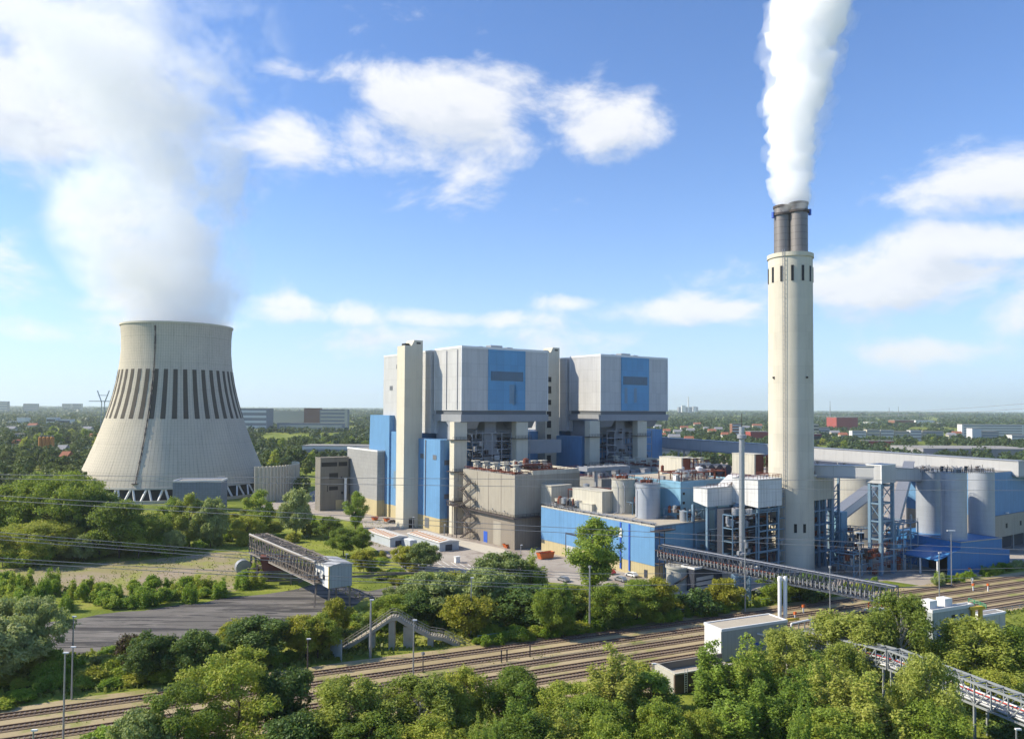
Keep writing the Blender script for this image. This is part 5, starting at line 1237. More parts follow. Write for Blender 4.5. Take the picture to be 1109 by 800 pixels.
def f(mb): q = [c+Vector((rt*math.cos(a), rt*math.sin(a), zt)) for a in np.linspace(0, 6.283, 16)]; railing(mb, q, 1.1, 3, .09)
part('railing', r, STEELD, f)
part('stair', r, STEELD, lambda mb: [mb.cbox(c+Vector(((rt+.5)*math.cos(a), (rt+.5)*math.sin(a), .2+(zt-.2)*(a+2.7)/2.4)), 1.0, .5, .12) for a in np.linspace(-2.7, -.3, 24)])
simple_building('panel_building', 752, 641, 738, 778, 616, BLACKP, 'low dark panelled building under the long lattice conveyor, right of the round tank', 'building', roofm=ROOF, par=.3, extra=lambda r, P, lu, lv, zt: [part('grey_panel', r, GALL, lambda mb: mb.box(rel(P, lu*.08, -.08), lu*.7, .07, k*1.4+.2, k*1.4+1.2)) for k in range(3)])
simple_building('grey_hut', 790, 637, 782, 822, 620, GALL, 'plain pale grey hut behind the blue lattice trestle', 'building', roofm=ROOF, par=.2)
# ------------------------------------------------------------------ concrete footbridge over the track
r = thing('footbridge', G(430, 704), 'pale concrete stair footbridge with railings, rising to a peak beside the railway', 'footbridge')
yb = 163.0
pts = [at(366, 706, yb-1), at(402, 683, yb), at(424, 668, yb+.6), at(430, 668, yb+1), at(452, 681, yb+2), at(466, 688, yb+2.6), at(480, 690, yb+3.2), at(503, 701, yb+4), at(510, 703.5, yb+4.2)]
wv = Vector((-.12, .99, 0))*2.6
DECKM = plain('footbridge_concrete', (.40, .36, .27), .9, var=.2, dirt=.3)
for i, (p, q) in enumerate(zip(pts, pts[1:])):
    def f(mb):
        mb.prism([p, p-Z*.75, p-Z*.75+wv, p+wv], q-p)
        m_ = int((q-p).length/.5)
        for k in range(m_): c = p.lerp(q, (k+.5)/m_)+wv*.5; mb.cbox(c+Z*.06, .3, 2.2, .14, Vector((1, 0, 0)), Vector((0, 1, 0)))
    part('stair_flight', r, DECKM, f)
    part('railing', r, DECKM, lambda mb: (railing(mb, [p, q], 1.15, 1.1, .09), railing(mb, [p+wv, q+wv], 1.15, 1.1, .09)))
for px, i, s in ((402, 1, 0), (425, 2, 0), (442, 3, .55), (467, 5, 0)):
    p = pts[i].lerp(pts[i+1], s); wd = 1.3 if px != 442 else 2.2
    part('pier', r, DECKM, lambda mb: mb.box(Vector((p.x-wd/2, p.y+.3, 0)), wd, 1.6, 0, p.z-.76, Vector((1, 0, 0)), Vector((0, 1, 0))))
a, b = G(358, 708), G(370, 716); o = MB(); dd = (b-a)
for k in range(8): o.bar(a+dd*k/7, a+dd*k/7+Z*4.2, .12)
for z in (.3, 2.2, 4.2): o.bar(a+Z*z, b+Z*z, .12)
o.prism([a+Z*.4, b+Z*.4, b+Z*4.0, a+Z*4.0], Vector((.02, .05, 0)))
o = o.build('mesh_gate', plain('gate_mesh', (.30, .36, .36), .6)); tag(o, 'tall grey-green mesh gate panel at the foot of the concrete footbridge stairs', 'gate')
# ------------------------------------------------------------------ small plant buildings by the near track
PALEG = clad('pale_green_grey_wall', (.33, .36, .34), 1.1, 0, .16, .05, .7, 0, .3, .1, ang=TR); PALEW = plain('pale_end_wall', (.60, .60, .58), .7, var=.06)
def f(root, P, lu, lv, zt):
    part('end_wall', root, PALEW, lambda mb: mb.box(rel(P, -.08, .05, 0, UR, VR), .07, lv-.1, .1, zt-.1, UR, VR))
    part('wall_lamp', root, WHITE, lambda mb: mb.bar(rel(P, lu*.53, -.1, zt-1.7, UR, VR), rel(P, lu*.66, -1.6, zt-2.2, UR, VR), .22))
    part('blue_door', root, BLUEP, lambda mb: mb.box(rel(P, lu*.5, -.07, 0, UR, VR), 2.0, .06, .1, 2.9, UR, VR))
    part('window', root, DARK, lambda mb: mb.box(rel(P, lu*.33, -.06, 0, UR, VR), 2.4, .05, zt-2.4, zt-2.0, UR, VR))
BY = 157.0
simple_building('pump_station', 781.4, 714, 763, 852, 683, PALEG, 'flat-roofed grey-green plant hut with a white end wall and two tall white pipes', 'building', Y=BY, u=UR, v=VR, roofm=ROOFB, par=.3, parm=WHITE, extra=f)
for i, px in enumerate((844.5, 850.5)):
    c = at(px, 672, 170); zb = 0; c.z = 0; zt = zat(c, 625)
    o = thing('vent_pipe', c, ['left', 'right'][i]+' one of two tall white vent pipes behind the flat-roofed hut', 'pipe', 'twin white vent pipes')
    part('pipe', o, WHITE, lambda mb: mb.lathe(c, [(0, .42), (zt, .42)], 14, top=True), True); part('cap', o, WHITE, lambda mb: mb.lathe(c, [(zt-1.0, .5), (zt-.2, .5), (zt+.1, .2)], 14, top=True, bot=True))
def f(root, P, lu, lv, zt):
    for a in (.5, 5.6): part('roof_cube', root, WHITE, lambda mb: mb.box(rel(P, a, 1.0, 0, UR, VR), 2.5, 2.2, zt+.2, zt+2.1, UR, VR))
    part('wall_lamp', root, WHITE, lambda mb: mb.bar(rel(P, 4.2, -.1, zt-1.6, UR, VR), rel(P, 6.0, -1.3, zt-2.1, UR, VR), .2))
    part('blue_door', root, BLUEP, lambda mb: mb.box(rel(P, 1.6, -.07, 0, UR, VR), 1.8, .06, .1, 2.8, UR, VR))
    for a in (6.4, 9.2): part('window', root, DARK, lambda mb: mb.box(rel(P, a, -.06, 0, UR, VR), 1.3, .05, zt-2, zt-1.3, UR, VR))
simple_building('valve_house', 1010, 690, 1003, 1053, 663, PALEG, 'grey-green flat hut with two white roof cubes, right of the drooping birches', 'building', Y=171, u=UR, v=VR, roofm=ROOFB, par=.5, parm=PALEW, extra=f)
simple_building('concrete_hut', 1064, 690, 1052, 1088, 667, CREAMCL, 'low tan concrete hut right of the grey-green hut with roof cubes', 'building', Y=178, u=UR, v=VR, roofm=ROOF, par=.2)
o = MB(); p = at(1052, 655, 176); q = at(1063, 660, 178)
for c in (at(1054, 690, 176), at(1062, 690, 177)): c.z = 0; o.bar(c, c+Z*6.2, .7)
o.bar(Vector((at(1050, 690, 176).x, 176, 6.4)), Vector((at(1066, 690, 177).x, 177, 6.4)), .7); o = o.build('yellow_gantry', YELLOW); tag(o, 'yellow steel gantry frame beside the grey-green hut with roof cubes', 'gantry')
o = MB(); railing(o, [at(1049, 652, 180), at(1068, 659, 176)], 1.0, 1.2, .12); o = o.build('green_handrail', GREENP); tag(o, 'bright green handrail above the yellow gantry', 'handrail')
# open concrete bunker
w0 = at(731, 731, 139); w0.z = 0; bz = zat(w0, 731); bz = min(bz, 3.6)
r = thing('loading_bunker', w0, 'open-topped concrete loading bunker with dark brown outer walls, left of the flat-roofed hut', 'bunker')
BUNK = plain('bunker_brown', (.10, .075, .06), .9, var=.3); L1, W1 = 16.0, 6.2
part('outer_wall', r, BUNK, lambda mb: mb.box(w0, L1, .4, 0, bz, UR, VR)); part('rear_wall', r, DULLW, lambda mb: mb.box(rel(w0, 0, W1, 0, UR, VR), L1, .4, 0, bz, UR, VR))
part('end_wall', r, CONC, lambda mb: (mb.box(rel(w0, 0, .4, 0, UR, VR), .4, W1-.4, 0, bz, UR, VR)))
part('coping', r, CREAMCL, lambda mb: (mb.box(rel(w0, -.1, -.1, 0, UR, VR), L1, .6, bz+.003, bz+.25, UR, VR), mb.box(rel(w0, -.1, .5, 0, UR, VR), .6, W1-.6, bz+.003, bz+.25, UR, VR)))
part('floor', r, ROOFB, lambda mb: mb.box(rel(w0, .4, .4, 0, UR, VR), L1-.4, W1-.4, .02, bz-1.4, UR, VR))
part('ladder', r, WHITE, lambda mb: (mb.bar(rel(w0, 2, -.2, .2, UR, VR), rel(w0, 2, -.2, bz+.9, UR, VR), .1), mb.bar(rel(w0, 2.6, -.2, .2, UR, VR), rel(w0, 2.6, -.2, bz+.9, UR, VR), .1), [mb.bar(rel(w0, 2, -.2, .5+.4*k, UR, VR), rel(w0, 2.6, -.2, .5+.4*k, UR, VR), .07) for k in range(9)]))
# pipe bridges lower right
PB = plain('pipe_bridge_steel', (.28, .30, .30), .6, .1, var=.15)
def pipebridge(p, q, h_, w_, n, label):
    r, d, n_ = trussgallery('pipe_bridge', p, q, w_, h_, n, label, (PB, PB, PB), 'pipe bridge', belt=False, wr=.2)
    for k, (o2, z, rr, m) in enumerate(((.4, .5, .28, GALV), (1.1, .5, .22, WHITE), (1.8, .55, .3, PALEW), (.7, 1.5, .18, GALV), (1.7, 1.6, .22, WHITE), (1.2, 1.6, .12, REDP))):
        part('pipe', r, m, lambda mb: mb.tube(p+n_*o2*(w_/2.6)+Z*z, q+n_*o2*(w_/2.6)+Z*z, rr, n=8))
    for s in (.02, .5, .97):
        c = p+d*s; part('support', r, PB, lambda mb: (mb.bar(c, Vector((c.x, c.y, 0)), .35), mb.bar(c+n_*w_, Vector((c.x, c.y, 0))+n_*w_, .35)))
    return r
b0, b1, b2 = at(868, 699, 155), at(960, 724, 138), at(1109, 785, 114)
pipebridge(b0, b1, 3.2, 2.8, 9, 'upper stretch of white steel pipe bridge, emerging beside the flat-roofed hut'); pipebridge(b1+Vector((.2, -.3, 0)), b2+(b2-b1)*.35, 3.4, 2.8, 12, 'lower stretch of grey-white steel pipe bridge, running out at the lower right corner')
r = thing('pipe_manifold', G(862, 700), 'cluster of white pipes and a yellow beam beside the flat-roofed hut', 'pipework')
c = G(862, 700)
part('yellow_beam', r, YELLOW, lambda mb: mb.bar(c+Vector((-3, 1, 5.4)), c+Vector((1.6, 2.6, 5.4)), .5)); part('white_pipe', r, WHITE, lambda mb: mb.path([c+Vector((-1, 0, 0)), c+Vector((-1, 0, 5)), c+Vector((4, 1.4, 5.6)), c+Vector((5, 1.6, 2.5)), c+Vector((8, -1, 2.5))], .25, 8))
part('frame', r, PB, lambda mb: [mb.bar(c+Vector((k*1.5-2, k*.5, 0)), c+Vector((k*1.5-2, k*.5, 5)), .2) for k in range(5)])
# maintenance wagon: orange and white frame
c = rw(95, -17); c.z = .35; cc = G(948, 664); c = Vector((cc.x, cc.y, .35))
r = thing('track_trolley', c, 'small orange and white track maintenance trolley under the end of the lattice conveyor', 'trolley')
part('bed', r, WHITE, lambda mb: mb.cbox(c+Z*.7, 5.5, 2.2, .4, UR, VR)); part('frame', r, ORANGE, lambda mb: (mb.bar(c-UR*2.4+Z*.9, c-UR*2.4+Z*2.6, .2), mb.bar(c+UR*2.4+Z*.9, c+UR*2.4+Z*2.9, .2), mb.bar(c-UR*2.4+Z*2.6, c+UR*2.4+Z*2.9, .2), mb.bar(c-UR*2.4+Z*.9, c+UR*2.4+Z*2.9, .16)))
for a in (-1.8, 1.8):
    for b in (-.75, .75): part('wheel', r, STEELD, lambda mb: mb.tube(c+UR*a+VR*(b-.08)+Z*.35, c+UR*a+VR*(b+.08)+Z*.35, .38, n=12))
# ------------------------------------------------------------------ poles, lamps, signals
def pole(px, pt, pb, label, kind='lamp', Y=None, rr=.13, grp='lamp posts along the railway', m=None):
    P = G(px, pb) if Y is None else at(px, pb, Y); P.z = 0; z = zat(P, pt)
    r = thing('lamp_post' if kind != 'mast' else 'steel_mast', P, label, 'lamp post' if kind != 'mast' else 'mast', grp)
    part('pole', r, m or GALV, lambda mb: mb.tube(P, P+Z*z, rr*1.3, rr*.8, n=8))
    if kind == 'lamp': part('lamp_head', r, WHITE, lambda mb: (mb.cbox(P+Vector((.2, -.1, z)), .8, .35, .2, Vector((1, 0, 0)), Vector((0, 1, 0))),))
    if kind == 'double': part('lamp_head', r, WHITE, lambda mb: mb.cbox(P+Z*z, 2.4, .4, .25, Vector((1, 0, 0)), Vector((0, 1, 0))))
    if kind == 'quad':
        for zz in (z, z-3.2): part('lamp_head', r, WHITE, lambda mb: mb.cbox(P+Z*zz, 2.6, .5, .25, Vector((1, 0, 0)), Vector((0, 1, 0))))
    if kind == 'mast': part('bracket', r, GALV, lambda mb: mb.cbox(P+Z*(z-.3), .5, .5, .5))
    return r
pole(77.5, 701, 757, 'lamp post in the lower left, the right one of a close pair'); pole(68.5, 708, 800, 'lamp post in the lower left, the nearer left one of a close pair', Y=119)
pole(78.5, 668, 722, 'slim lamp post rising in front of the coal yard at left'); pole(401, 650, 712, 'thick pale post with a lamp before the left stair of the footbridge', rr=.22); pole(447.5, 672, 735, 'lamp post by the track in front of the right pier of the footbridge')
pole(510, 626, 688, 'thin lamp post in front of the yellow-green trees right of the footbridge'); pole(638.5, 613, 684, 'tall catenary-like post in front of the tall yard tree', 'mast', rr=.2); pole(807, 585, 662, 'slim mast standing before the blue lattice trestle', 'mast', rr=.16)
pole(899, 613, 669, 'plain thin post right of the two white vent pipes', 'mast'); pole(931, 577, 626, 'post with four lamp heads on two arms, below the transfer tower', 'quad', rr=.16); pole(1017.5, 599, 664, 'lamp post in front of the royal-blue canopy', rr=.12)
pole(1030.5, 575, 634, 'double-headed lamp post in front of the middle metal silo', 'double', rr=.12); pole(1003, 767, 800, 'lamp post at the bottom edge under the pipe bridge', Y=112); pole(1101, 790, 830, 'lamp post top in the lower right corner', Y=108); pole(36, 791, 800, 'lamp post top peeping in at the bottom left edge', Y=108)
pole(511, 738, 800, 'short white lamp post among the trees in the lower middle', Y=128); pole(707, 719, 770, 'short white lamp post between the near trees and the loading bunker', Y=134); pole(99.5, 556, 600, 'lamp post sticking out of the green wood left of the cooling tower', rr=.14); pole(5.5, 564, 604, 'lamp post in the wood at the left edge', rr=.14)
pole(447, 560, 583, 'lamp post beside the striped-roof sheds below the cream shaft', grp='yard lamp posts'); pole(481, 568, 588, 'lamp post by the tan corner of the boiler house', grp='yard lamp posts'); pole(564, 590, 606, 'lamp post in front of the dark side of the filter house', grp='yard lamp posts'); pole(374.5, 600, 640, 'lamp post right of the white drive house', Y=215, grp='yard lamp posts')
pole(333, 692, 727, 'dark signal post by the track left of the mesh gate', m=STEELD, grp='signals'); pole(458, 706, 728, 'short dark post beside the upper track, below the footbridge', 'mast', m=STEELD, rr=.1)
for i, (px, py) in enumerate(((543, 713), (549, 712), (574, 707))):
    P = G(px, py+4); o = MB(); o.bar(P, P+Z*2.2, .25); o.bar(P+Z*2.2, P+Z*2.45, .32); o = o.build('track_post', STEELD); tag(o, 'short dark post in the grass strip between the tracks', 'post', 'short track posts')
for i, (px, py) in enumerate(((870, 664), (861, 672), (886, 676), (1053, 634), (1070, 640), (1050, 622), (1054, 640))):
    P = G(px, py); o = thing('track_signal', P, 'small orange and white signal marker by the tracks on the right', 'signal', 'orange track signals')
    part('post', o, WHITE, lambda mb: mb.bar(P, P+Z*1.6, .25)); part('marker', o, ORANGE if i != 3 else WHITE, lambda mb: mb.cbox(P+Z*1.9, .7, .5, .6))
# fence along the railway
def fence(p, q, label, h=1.5, m=GALV, w_=.09, grp=None):
    p = Vector((p.x, p.y, 0)); q = Vector((q.x, q.y, 0)); r = thing('railway_fence', (p+q)/2, label, 'fence', grp)
    n = min(95, int((q-p).length/3)); 
    for i in range(n+1): c = p.lerp(q, i/n); part('post', r, m, lambda mb: mb.bar(c, c+Z*h, w_*1.4))
    for z in (h-.1, h*.55): part('rail', r, m, lambda mb: mb.bar(p+Z*z, q+Z*z, w_))
fence(rw(2, 6.2), rw(112, 6.2), 'low pale green metal fence along the upper track, middle to right', m=plain('fence_green', (.28, .42, .38), .6))
fence(rw(100, -24.6), rw(215, -24.6), 'grey fence along the near side of the tracks at the right', h=1.3)
fence(G(150, 730), G(152, 729)+UR*1, 'short grey fence post pair beside the dark bushes') if False else None
# ------------------------------------------------------------------ overhead wires
WIRE = plain('wire_metal', (.30, .30, .30), .6, .3)
def wire(a, b, label, sag=1.5, n=24, rr=.055, mid=None):
    o = MB(); pts = []
    for i in range(n+1): s = i/n; p = a.lerp(b, s); p.z -= sag*4*s*(1-s); pts.append(p)
    o.path(pts, rr, 4); o = o.build('overhead_wire', WIRE); tag(o, label, 'wire', 'overhead wires across the plant')
W_ = [((-60, 513), 150, (1180, 519), 235), ((-60, 517), 150, (1180, 531), 235), ((-60, 533), 140, (1180, 598), 200), ((-60, 538), 140, (1180, 604), 200), ((-60, 571), 128, (640, 621), 173), ((-60, 575), 128, (640, 624), 173), ((-60, 579), 128, (640, 627), 173),
      ((-60, 600), 125, (640, 634), 172), ((-60, 604), 125, (640, 638), 172), ((640, 621), 173, (1180, 612), 250), ((640, 634), 172, (1180, 620), 250)]
for i, (p, Y1, q, Y2) in enumerate(W_): wire(at(*p, Y1), at(*q, Y2), 'thin grey overhead wire running left to right across the whole view', .6)
for i, (y0, y1) in enumerate(((447, 431), (450, 437))): wire(at(880, y0, 900), at(1180, y1, 420), 'thin dark power line against the sky at the right', 3, rr=.10)
# ------------------------------------------------------------------ trees: hand-placed ones first
def T(kind, px, yt, w, yb, label, Y=None, k=None): return tree_px(kind, px, yt, w, label, yb if Y is None else None, Y, None, k)
# foreground row (feet below the lower edge of the view)
T('airy', 258, 712, 130, 0, 'large open-crowned green tree reaching over the tracks, bottom left of centre', 116)
T('airy', 190, 745, 110, 0, 'lower airy green tree at the bottom left, its branches touching the tracks', 111, 1)
T('willow', 150, 772, 70, 0, 'pale low willow in the bottom left, under the airy green trees', 106)
T('maple', 312, 728, 62, 0, 'dark green tree right of the large open-crowned tree at the bottom', 119)
T('birch', 378, 736, 92, 0, 'white-stemmed birch at the bottom, left of the yellowish one', 114)
T('birch', 455, 737, 105, 0, 'yellowish birch with many thin pale stems, bottom centre', 116, 2)
T('oak', 502, 727, 62, 0, 'rounded mid-green tree right of the yellowish birch at the bottom', 121)
T('spire', 516, 782, 26, 0, 'small pale poplar top at the bottom edge, left of its twin', 104); T('spire', 535, 785, 20, 0, 'smaller pale poplar top at the bottom edge, right of its twin', 104, 1)
T('oak', 556, 727, 70, 0, 'rounded dark tree behind the pale poplars at the bottom centre', 124, 2)
T('spire', 566, 748, 50, 0, 'bright poplar in front of the rounded dark tree, bottom centre', 110)
T('oak', 612, 742, 70, 0, 'mid-green tree between two poplars at the bottom centre', 120, 0); T('spire', 610, 762, 55, 0, 'pale green poplar in the bottom row, left of the tall pointed one', 109, 2)
T('spire', 661, 703, 62, 0, 'tall pointed poplar standing out before the tracks at the bottom centre', 124, 0); T('oak', 645, 758, 70, 0, 'dark tree at the foot of the tall pointed poplar', 114, 2)
T('oak', 690, 722, 74, 0, 'bright green rounded tree right of the tall pointed poplar', 129); T('poplar', 706, 730, 60, 0, 'rounded poplar close to the loading bunker', 124, 1)
T('oak', 716, 762, 60, 0, 'low green tree right of the rounded poplar, at the bottom', 112, 1)
T('spire', 773, 698, 58, 0, 'leftmost poplar of the dense right-hand clump, beside the flat-roofed hut', 133); T('spire', 806, 696, 50, 0, 'second poplar of the right-hand clump, before the white end wall', 132, 1)
T('spire', 826, 701, 34, 0, 'slender poplar of the right-hand clump before the blue hut door', 134, 2); T('birch', 853, 684, 76, 0, 'dark drooping tree just right of the flat-roofed hut', 138, 1)
T('spire', 790, 752, 70, 0, 'full poplar low in the right-hand clump', 116, 0); T('spire', 822, 740, 46, 0, 'slim bright poplar low in the right-hand clump', 118, 0); T('spire', 858, 730, 60, 0, 'poplar below the dark drooping tree', 120, 2)
T('spire', 882, 712, 46, 0, 'bright poplar top right of the dark drooping tree', 127, 2); T('spire', 905, 722, 60, 0, 'poplar in the middle of the right-hand clump', 121, 1)
T('birch', 920, 667, 100, 0, 'broad yellow-green birch right of the white pipes', 149, 0); T('birch', 910, 698, 56, 0, 'small birch before the upper pipe bridge', 131, 1); T('spire', 866, 762, 28, 0, 'thin pale poplar at the bottom of the right-hand clump', 106, 1)
T('spire', 944, 733, 74, 0, 'rounded bright poplar in the lower right, left of the hanging birch', 113, 0); T('birch', 1005, 714, 78, 0, 'hanging birch in front of the pipe bridge', 116, 2)
T('birch', 976, 646, 78, 0, 'tallest drooping birch, left of the hut with white roof cubes', 146, 2); T('birch', 1058, 674, 104, 0, 'wide birch below the grey-green hut with roof cubes', 142, 1)
T('oak', 1100, 680, 66, 0, 'dark green tree at the right edge above the pipe bridge', 140, 1); T('oak', 1010, 765, 80, 0, 'dark low tree under the hanging birch', 110, 2); T('oak', 905, 772, 90, 0, 'dark low tree between the bottom poplars at right', 110, 0)
T('oak', 760, 770, 46, 0, 'low tree left of the right-hand poplar clump', 114, 0); T('sapling', 745, 778, 20, 0, 'small sapling by the sunny grass patch at the bottom', 118); T('oak', 400, 778, 90, 0, 'dark undergrowth tree between the two bottom birches', 108, 1); T('oak', 560, 778, 90, 0, 'dark undergrowth tree at the bottom centre', 108, 2); T('maple', 320, 778, 80, 0, 'dark low tree at the bottom below the open-crowned tree', 108, 0)
T('oak', 470, 779, 80, 0, 'low mid-green tree below the yellowish birch', 107, 1); T('oak', 655, 782, 70, 0, 'low mid-green tree below the tall pointed poplar', 106, 2); T('oak', 1075, 728, 60, 0, 'green tree behind the pipe bridge at the far right', 128, 0)
# middle distance
T('bigwillow', 12, 652, 108, 727, 'big silvery willow at the left edge by the coal yard'); T('willow', -8, 672, 90, 745, 'silvery willow cut by the left edge')
T('purple', 143, 688, 36, 728, 'small dark purple-leaved tree left of the dark round trees'); T('maple', 162, 688, 56, 738, 'left one of the dark round trees between coal yard and tracks'); T('maple', 213, 685, 56, 735, 'dark round tree between coal yard and tracks, second from the left', k=1)
T('goldtree', 255, 672, 34, 712, 'yellow-green tree top behind the dark trees by the coal yard'); T('maple', 277, 672, 72, 717, 'wide dark tree by the coal yard, left of the yellow tree', k=2); T('oak', 248, 692, 34, 724, 'small dark tree squeezed between two wider dark ones')
T('goldtree', 331, 668, 48, 712, 'bright yellow-green tree below the coal conveyor house'); T('goldtree', 362, 650, 34, 694, 'yellow-green tree right under the white drive house', k=2); T('oak', 344, 666, 50, 712, 'green tree between the yellow ones below the drive house'); T('darkbush', 388, 684, 26, 696, 'dark bush at the left foot of the footbridge')
T('oak', 425, 644, 56, 680, 'green tree directly behind the peak of the footbridge'); T('maple', 452, 640, 50, 678, 'dark tree behind the right slope of the footbridge'); T('willow', 470, 622, 64, 672, 'grey-green willow right behind the footbridge'); T('goldtree', 508, 646, 56, 690, 'yellow-green tree right of the footbridge, by the lamp post', k=1)
T('willow', 522, 618, 70, 670, 'silvery tree behind the yellow-green tree by the footbridge', k=1); T('willow', 459, 588, 36, 618, 'silvery tree at the edge of the yard by the sheds', k=2); T('goldtree', 437, 592, 30, 615, 'yellow-green tree beside the silvery one near the sheds'); 
T('willow', 545, 600, 62, 642, 'grey willow in front of the open yard'); T('spire', 577, 598, 32, 642, 'light conifer-like sapling tree in front of the orange-red skip', k=2); T('maple', 575, 636, 84, 676, 'very dark broad tree mass left of the tall yard tree', k=0); T('oak', 618, 634, 60, 670, 'dark tree at the foot of the tall yard tree', k=1)
T('poplar', 642, 563, 62, 640, 'tall bright tree standing in front of the blue hall', k=2); T('oak', 596, 636, 40, 690, 'rounded olive tree left of the tall post', k=0); T('poplar', 610, 634, 30, 690, 'small pointed olive tree left of the tall post', k=1)
T('oak', 660, 632, 54, 678, 'green tree below the tan base of the blue hall', k=1); T('oak', 690, 630, 60, 672, 'leafy green tree left of the round tank', k=2); T('goldtree', 712, 628, 40, 668, 'light green tree touching the round tank', k=0); T('darkbush', 758, 640, 40, 666, 'dark bush right of the round tank'); T('goldtree', 783, 628, 40, 660, 'yellow-green tree left of the blue lattice trestle', k=2)
T('oak', 845, 622, 50, 652, 'green bush-like tree behind the two white pipes', k=0); T('darkbush', 880, 622, 44, 648, 'dark bush at the foot of the tall chimney')
# wood left of and in front of the cooling tower
T('bigoak', 60, 514, 118, 596, 'huge round-crowned tree left of the cooling tower'); T('oak', 10, 528, 70, 600, 'big round tree at the left edge beside the huge one', k=1); T('maple', 100, 530, 50, 598, 'dark tree right of the huge round-crowned tree', k=1)
T('oak', 129, 544, 66, 604, 'tall light-green tree before the cooling tower legs, left', k=2); T('bigoak', 35, 566, 90, 610, 'broad dark tree below the huge round-crowned one', k=2); T('oak', 150, 560, 44, 604, 'green tree before the cooling tower legs, second from the left', k=0)
T('poplar', 187, 540, 30, 590, 'light-green poplar left of the pump house front', k=0); T('poplar', 205, 536, 34, 592, 'tallest light-green poplar before the pump house', k=1); T('willow', 228, 541, 38, 592, 'silvery tree before the right end of the pump house', k=0); T('oak', 175, 562, 30, 598, 'bright green bushy tree before the pump house', k=2)
T('poplar', 281, 532, 34, 580, 'pale narrow tree right of the pump house', k=1); T('willow', 320, 531, 36, 582, 'tall rounded grey-green tree between pump house and yard', k=0); T('oak', 268, 558, 36, 588, 'green tree right of the pump house', k=0); T('poplar', 385, 533, 26, 572, 'golden-brown slim tree in front of the grey-panelled block', k=2)
T('oak', 372, 572, 36, 602, 'green round tree right of the lattice conveyor'); T('oak', 392, 572, 26, 598, 'smaller green round tree right of the lattice conveyor', k=1); T('goldtree', 394, 596, 24, 620, 'yellow-green tree right of the white drive house'); T('oak', 356, 560, 30, 584, 'low green tree left of the yard entrance', k=2); T('spire', 236, 572, 12, 590, 'small dark conifer in the belt before the pump house', k=1)
# scattered plants by area
fill([(0, 588), (120, 588), (200, 600), (110, 606), (-10, 622)], 26, ['oak', 'willow', 'bush'], (5, 9), (6, 9), 'in the wood edge left of the dry field', 'wood edge plants left', 4)
fill([(120, 566), (330, 556), (350, 585), (255, 592), (200, 598), (120, 604)], 62, ['oak', 'bush', 'yelbush', 'bush', 'sapling', 'goldtree'], (2.6, 5.6), (4, 7), 'in the green belt before the cooling tower', 'belt plants before the cooling tower', 4)
fill([(-10, 560), (110, 556), (100, 590), (-10, 590)], 24, ['oak', 'oak', 'willow'], (9, 14), (9, 12), 'in the dense wood left of the cooling tower', 'wood trees left of the tower', 6)
fill([(70, 640), (130, 640), (265, 635), (262, 645), (200, 654), (100, 664), (60, 664)], 34, ['sapling', 'bush', 'sapling', 'bush'], (2.6, 5.0), (3.5, 5.5), 'in the fresh green hedge row between field and coal yard', 'hedge between field and coal yard', 2.6)
fill([(0, 640), (60, 640), (50, 660), (0, 664)], 12, ['sapling', 'bush'], (4, 7), (4, 6), 'behind the silvery willow at the left edge', 'saplings behind the willow', 3)
fill([(268, 618), (300, 622), (290, 642), (262, 640)], 8, ['bush', 'sapling'], (2.5, 5), (4, 5.5), 'under the coal conveyor machine', 'bushes under the conveyor machine', 2.5)
fill([(0, 722), (130, 705), (260, 700), (330, 712), (300, 722), (160, 742), (60, 752), (0, 768)], 64, ['bush', 'bush', 'bush', 'yelbush'], (1.2, 2.9), (3.5, 6), 'on the overgrown bank between coal yard and tracks', 'bank bushes at the left', 2.6)
fill([(300, 690), (392, 676), (372, 694), (330, 708)], 18, ['bush', 'darkbush', 'yelbush'], (1.5, 3.2), (4, 6), 'on the bank left of the footbridge', 'bank bushes left of the footbridge', 2.5)
fill([(385, 672), (520, 655), (560, 688), (525, 690), (500, 684), (440, 686), (400, 690)], 36, ['bush', 'darkbush', 'yelbush', 'bush'], (1.5, 3.2), (4, 6.5), 'on the bank behind the footbridge', 'bank bushes behind the footbridge', 2.5)
fill([(520, 660), (700, 655), (790, 650), (780, 664), (640, 684), (530, 700)], 56, ['bush', 'darkbush', 'bush', 'yelbush'], (1.5, 3.6), (3.5, 6), 'on the bank below the blue hall', 'bank bushes below the blue hall', 2.5)
fill([(500, 696), (640, 682), (760, 664), (830, 654), (832, 656), (700, 677), (520, 701)], 48, ['bush', 'sapling', 'bush'], (1.2, 2.6), (2.2, 3.6), 'in the low hedge right beside the upper track', 'low hedge beside the upper track', 1.8)
fill([(400, 600), (440, 606), (470, 624), (450, 634), (400, 632), (385, 612)], 22, ['yelbush', 'yelbush', 'bush', 'bush'], (1.0, 2.4), (3, 5), 'in the rough grass between yard and footbridge', 'rough grass bushes', 3)
fill([(460, 630), (560, 640), (560, 655), (470, 660), (420, 650)], 24, ['greybush', 'bush', 'yelbush', 'yelbush'], (2, 4), (4, 6.5), 'in the thicket before the open yard', 'thicket before the yard', 3)
fill([(820, 640), (900, 632), (960, 634), (940, 642), (830, 656)], 20, ['bush', 'sapling', 'darkbush'], (1.4, 3.2), (2.5, 4.5), 'under the lattice conveyor right of the trestle', 'bushes right of the trestle', 2.5)
fill([(1010, 628), (1040, 626), (1109, 611), (1109, 616), (1040, 632), (1010, 634)], 22, ['bush', 'sapling', 'greybush'], (1.4, 3.0), (2.2, 4), 'in front of the royal-blue building', 'bushes before the royal-blue building', 2)
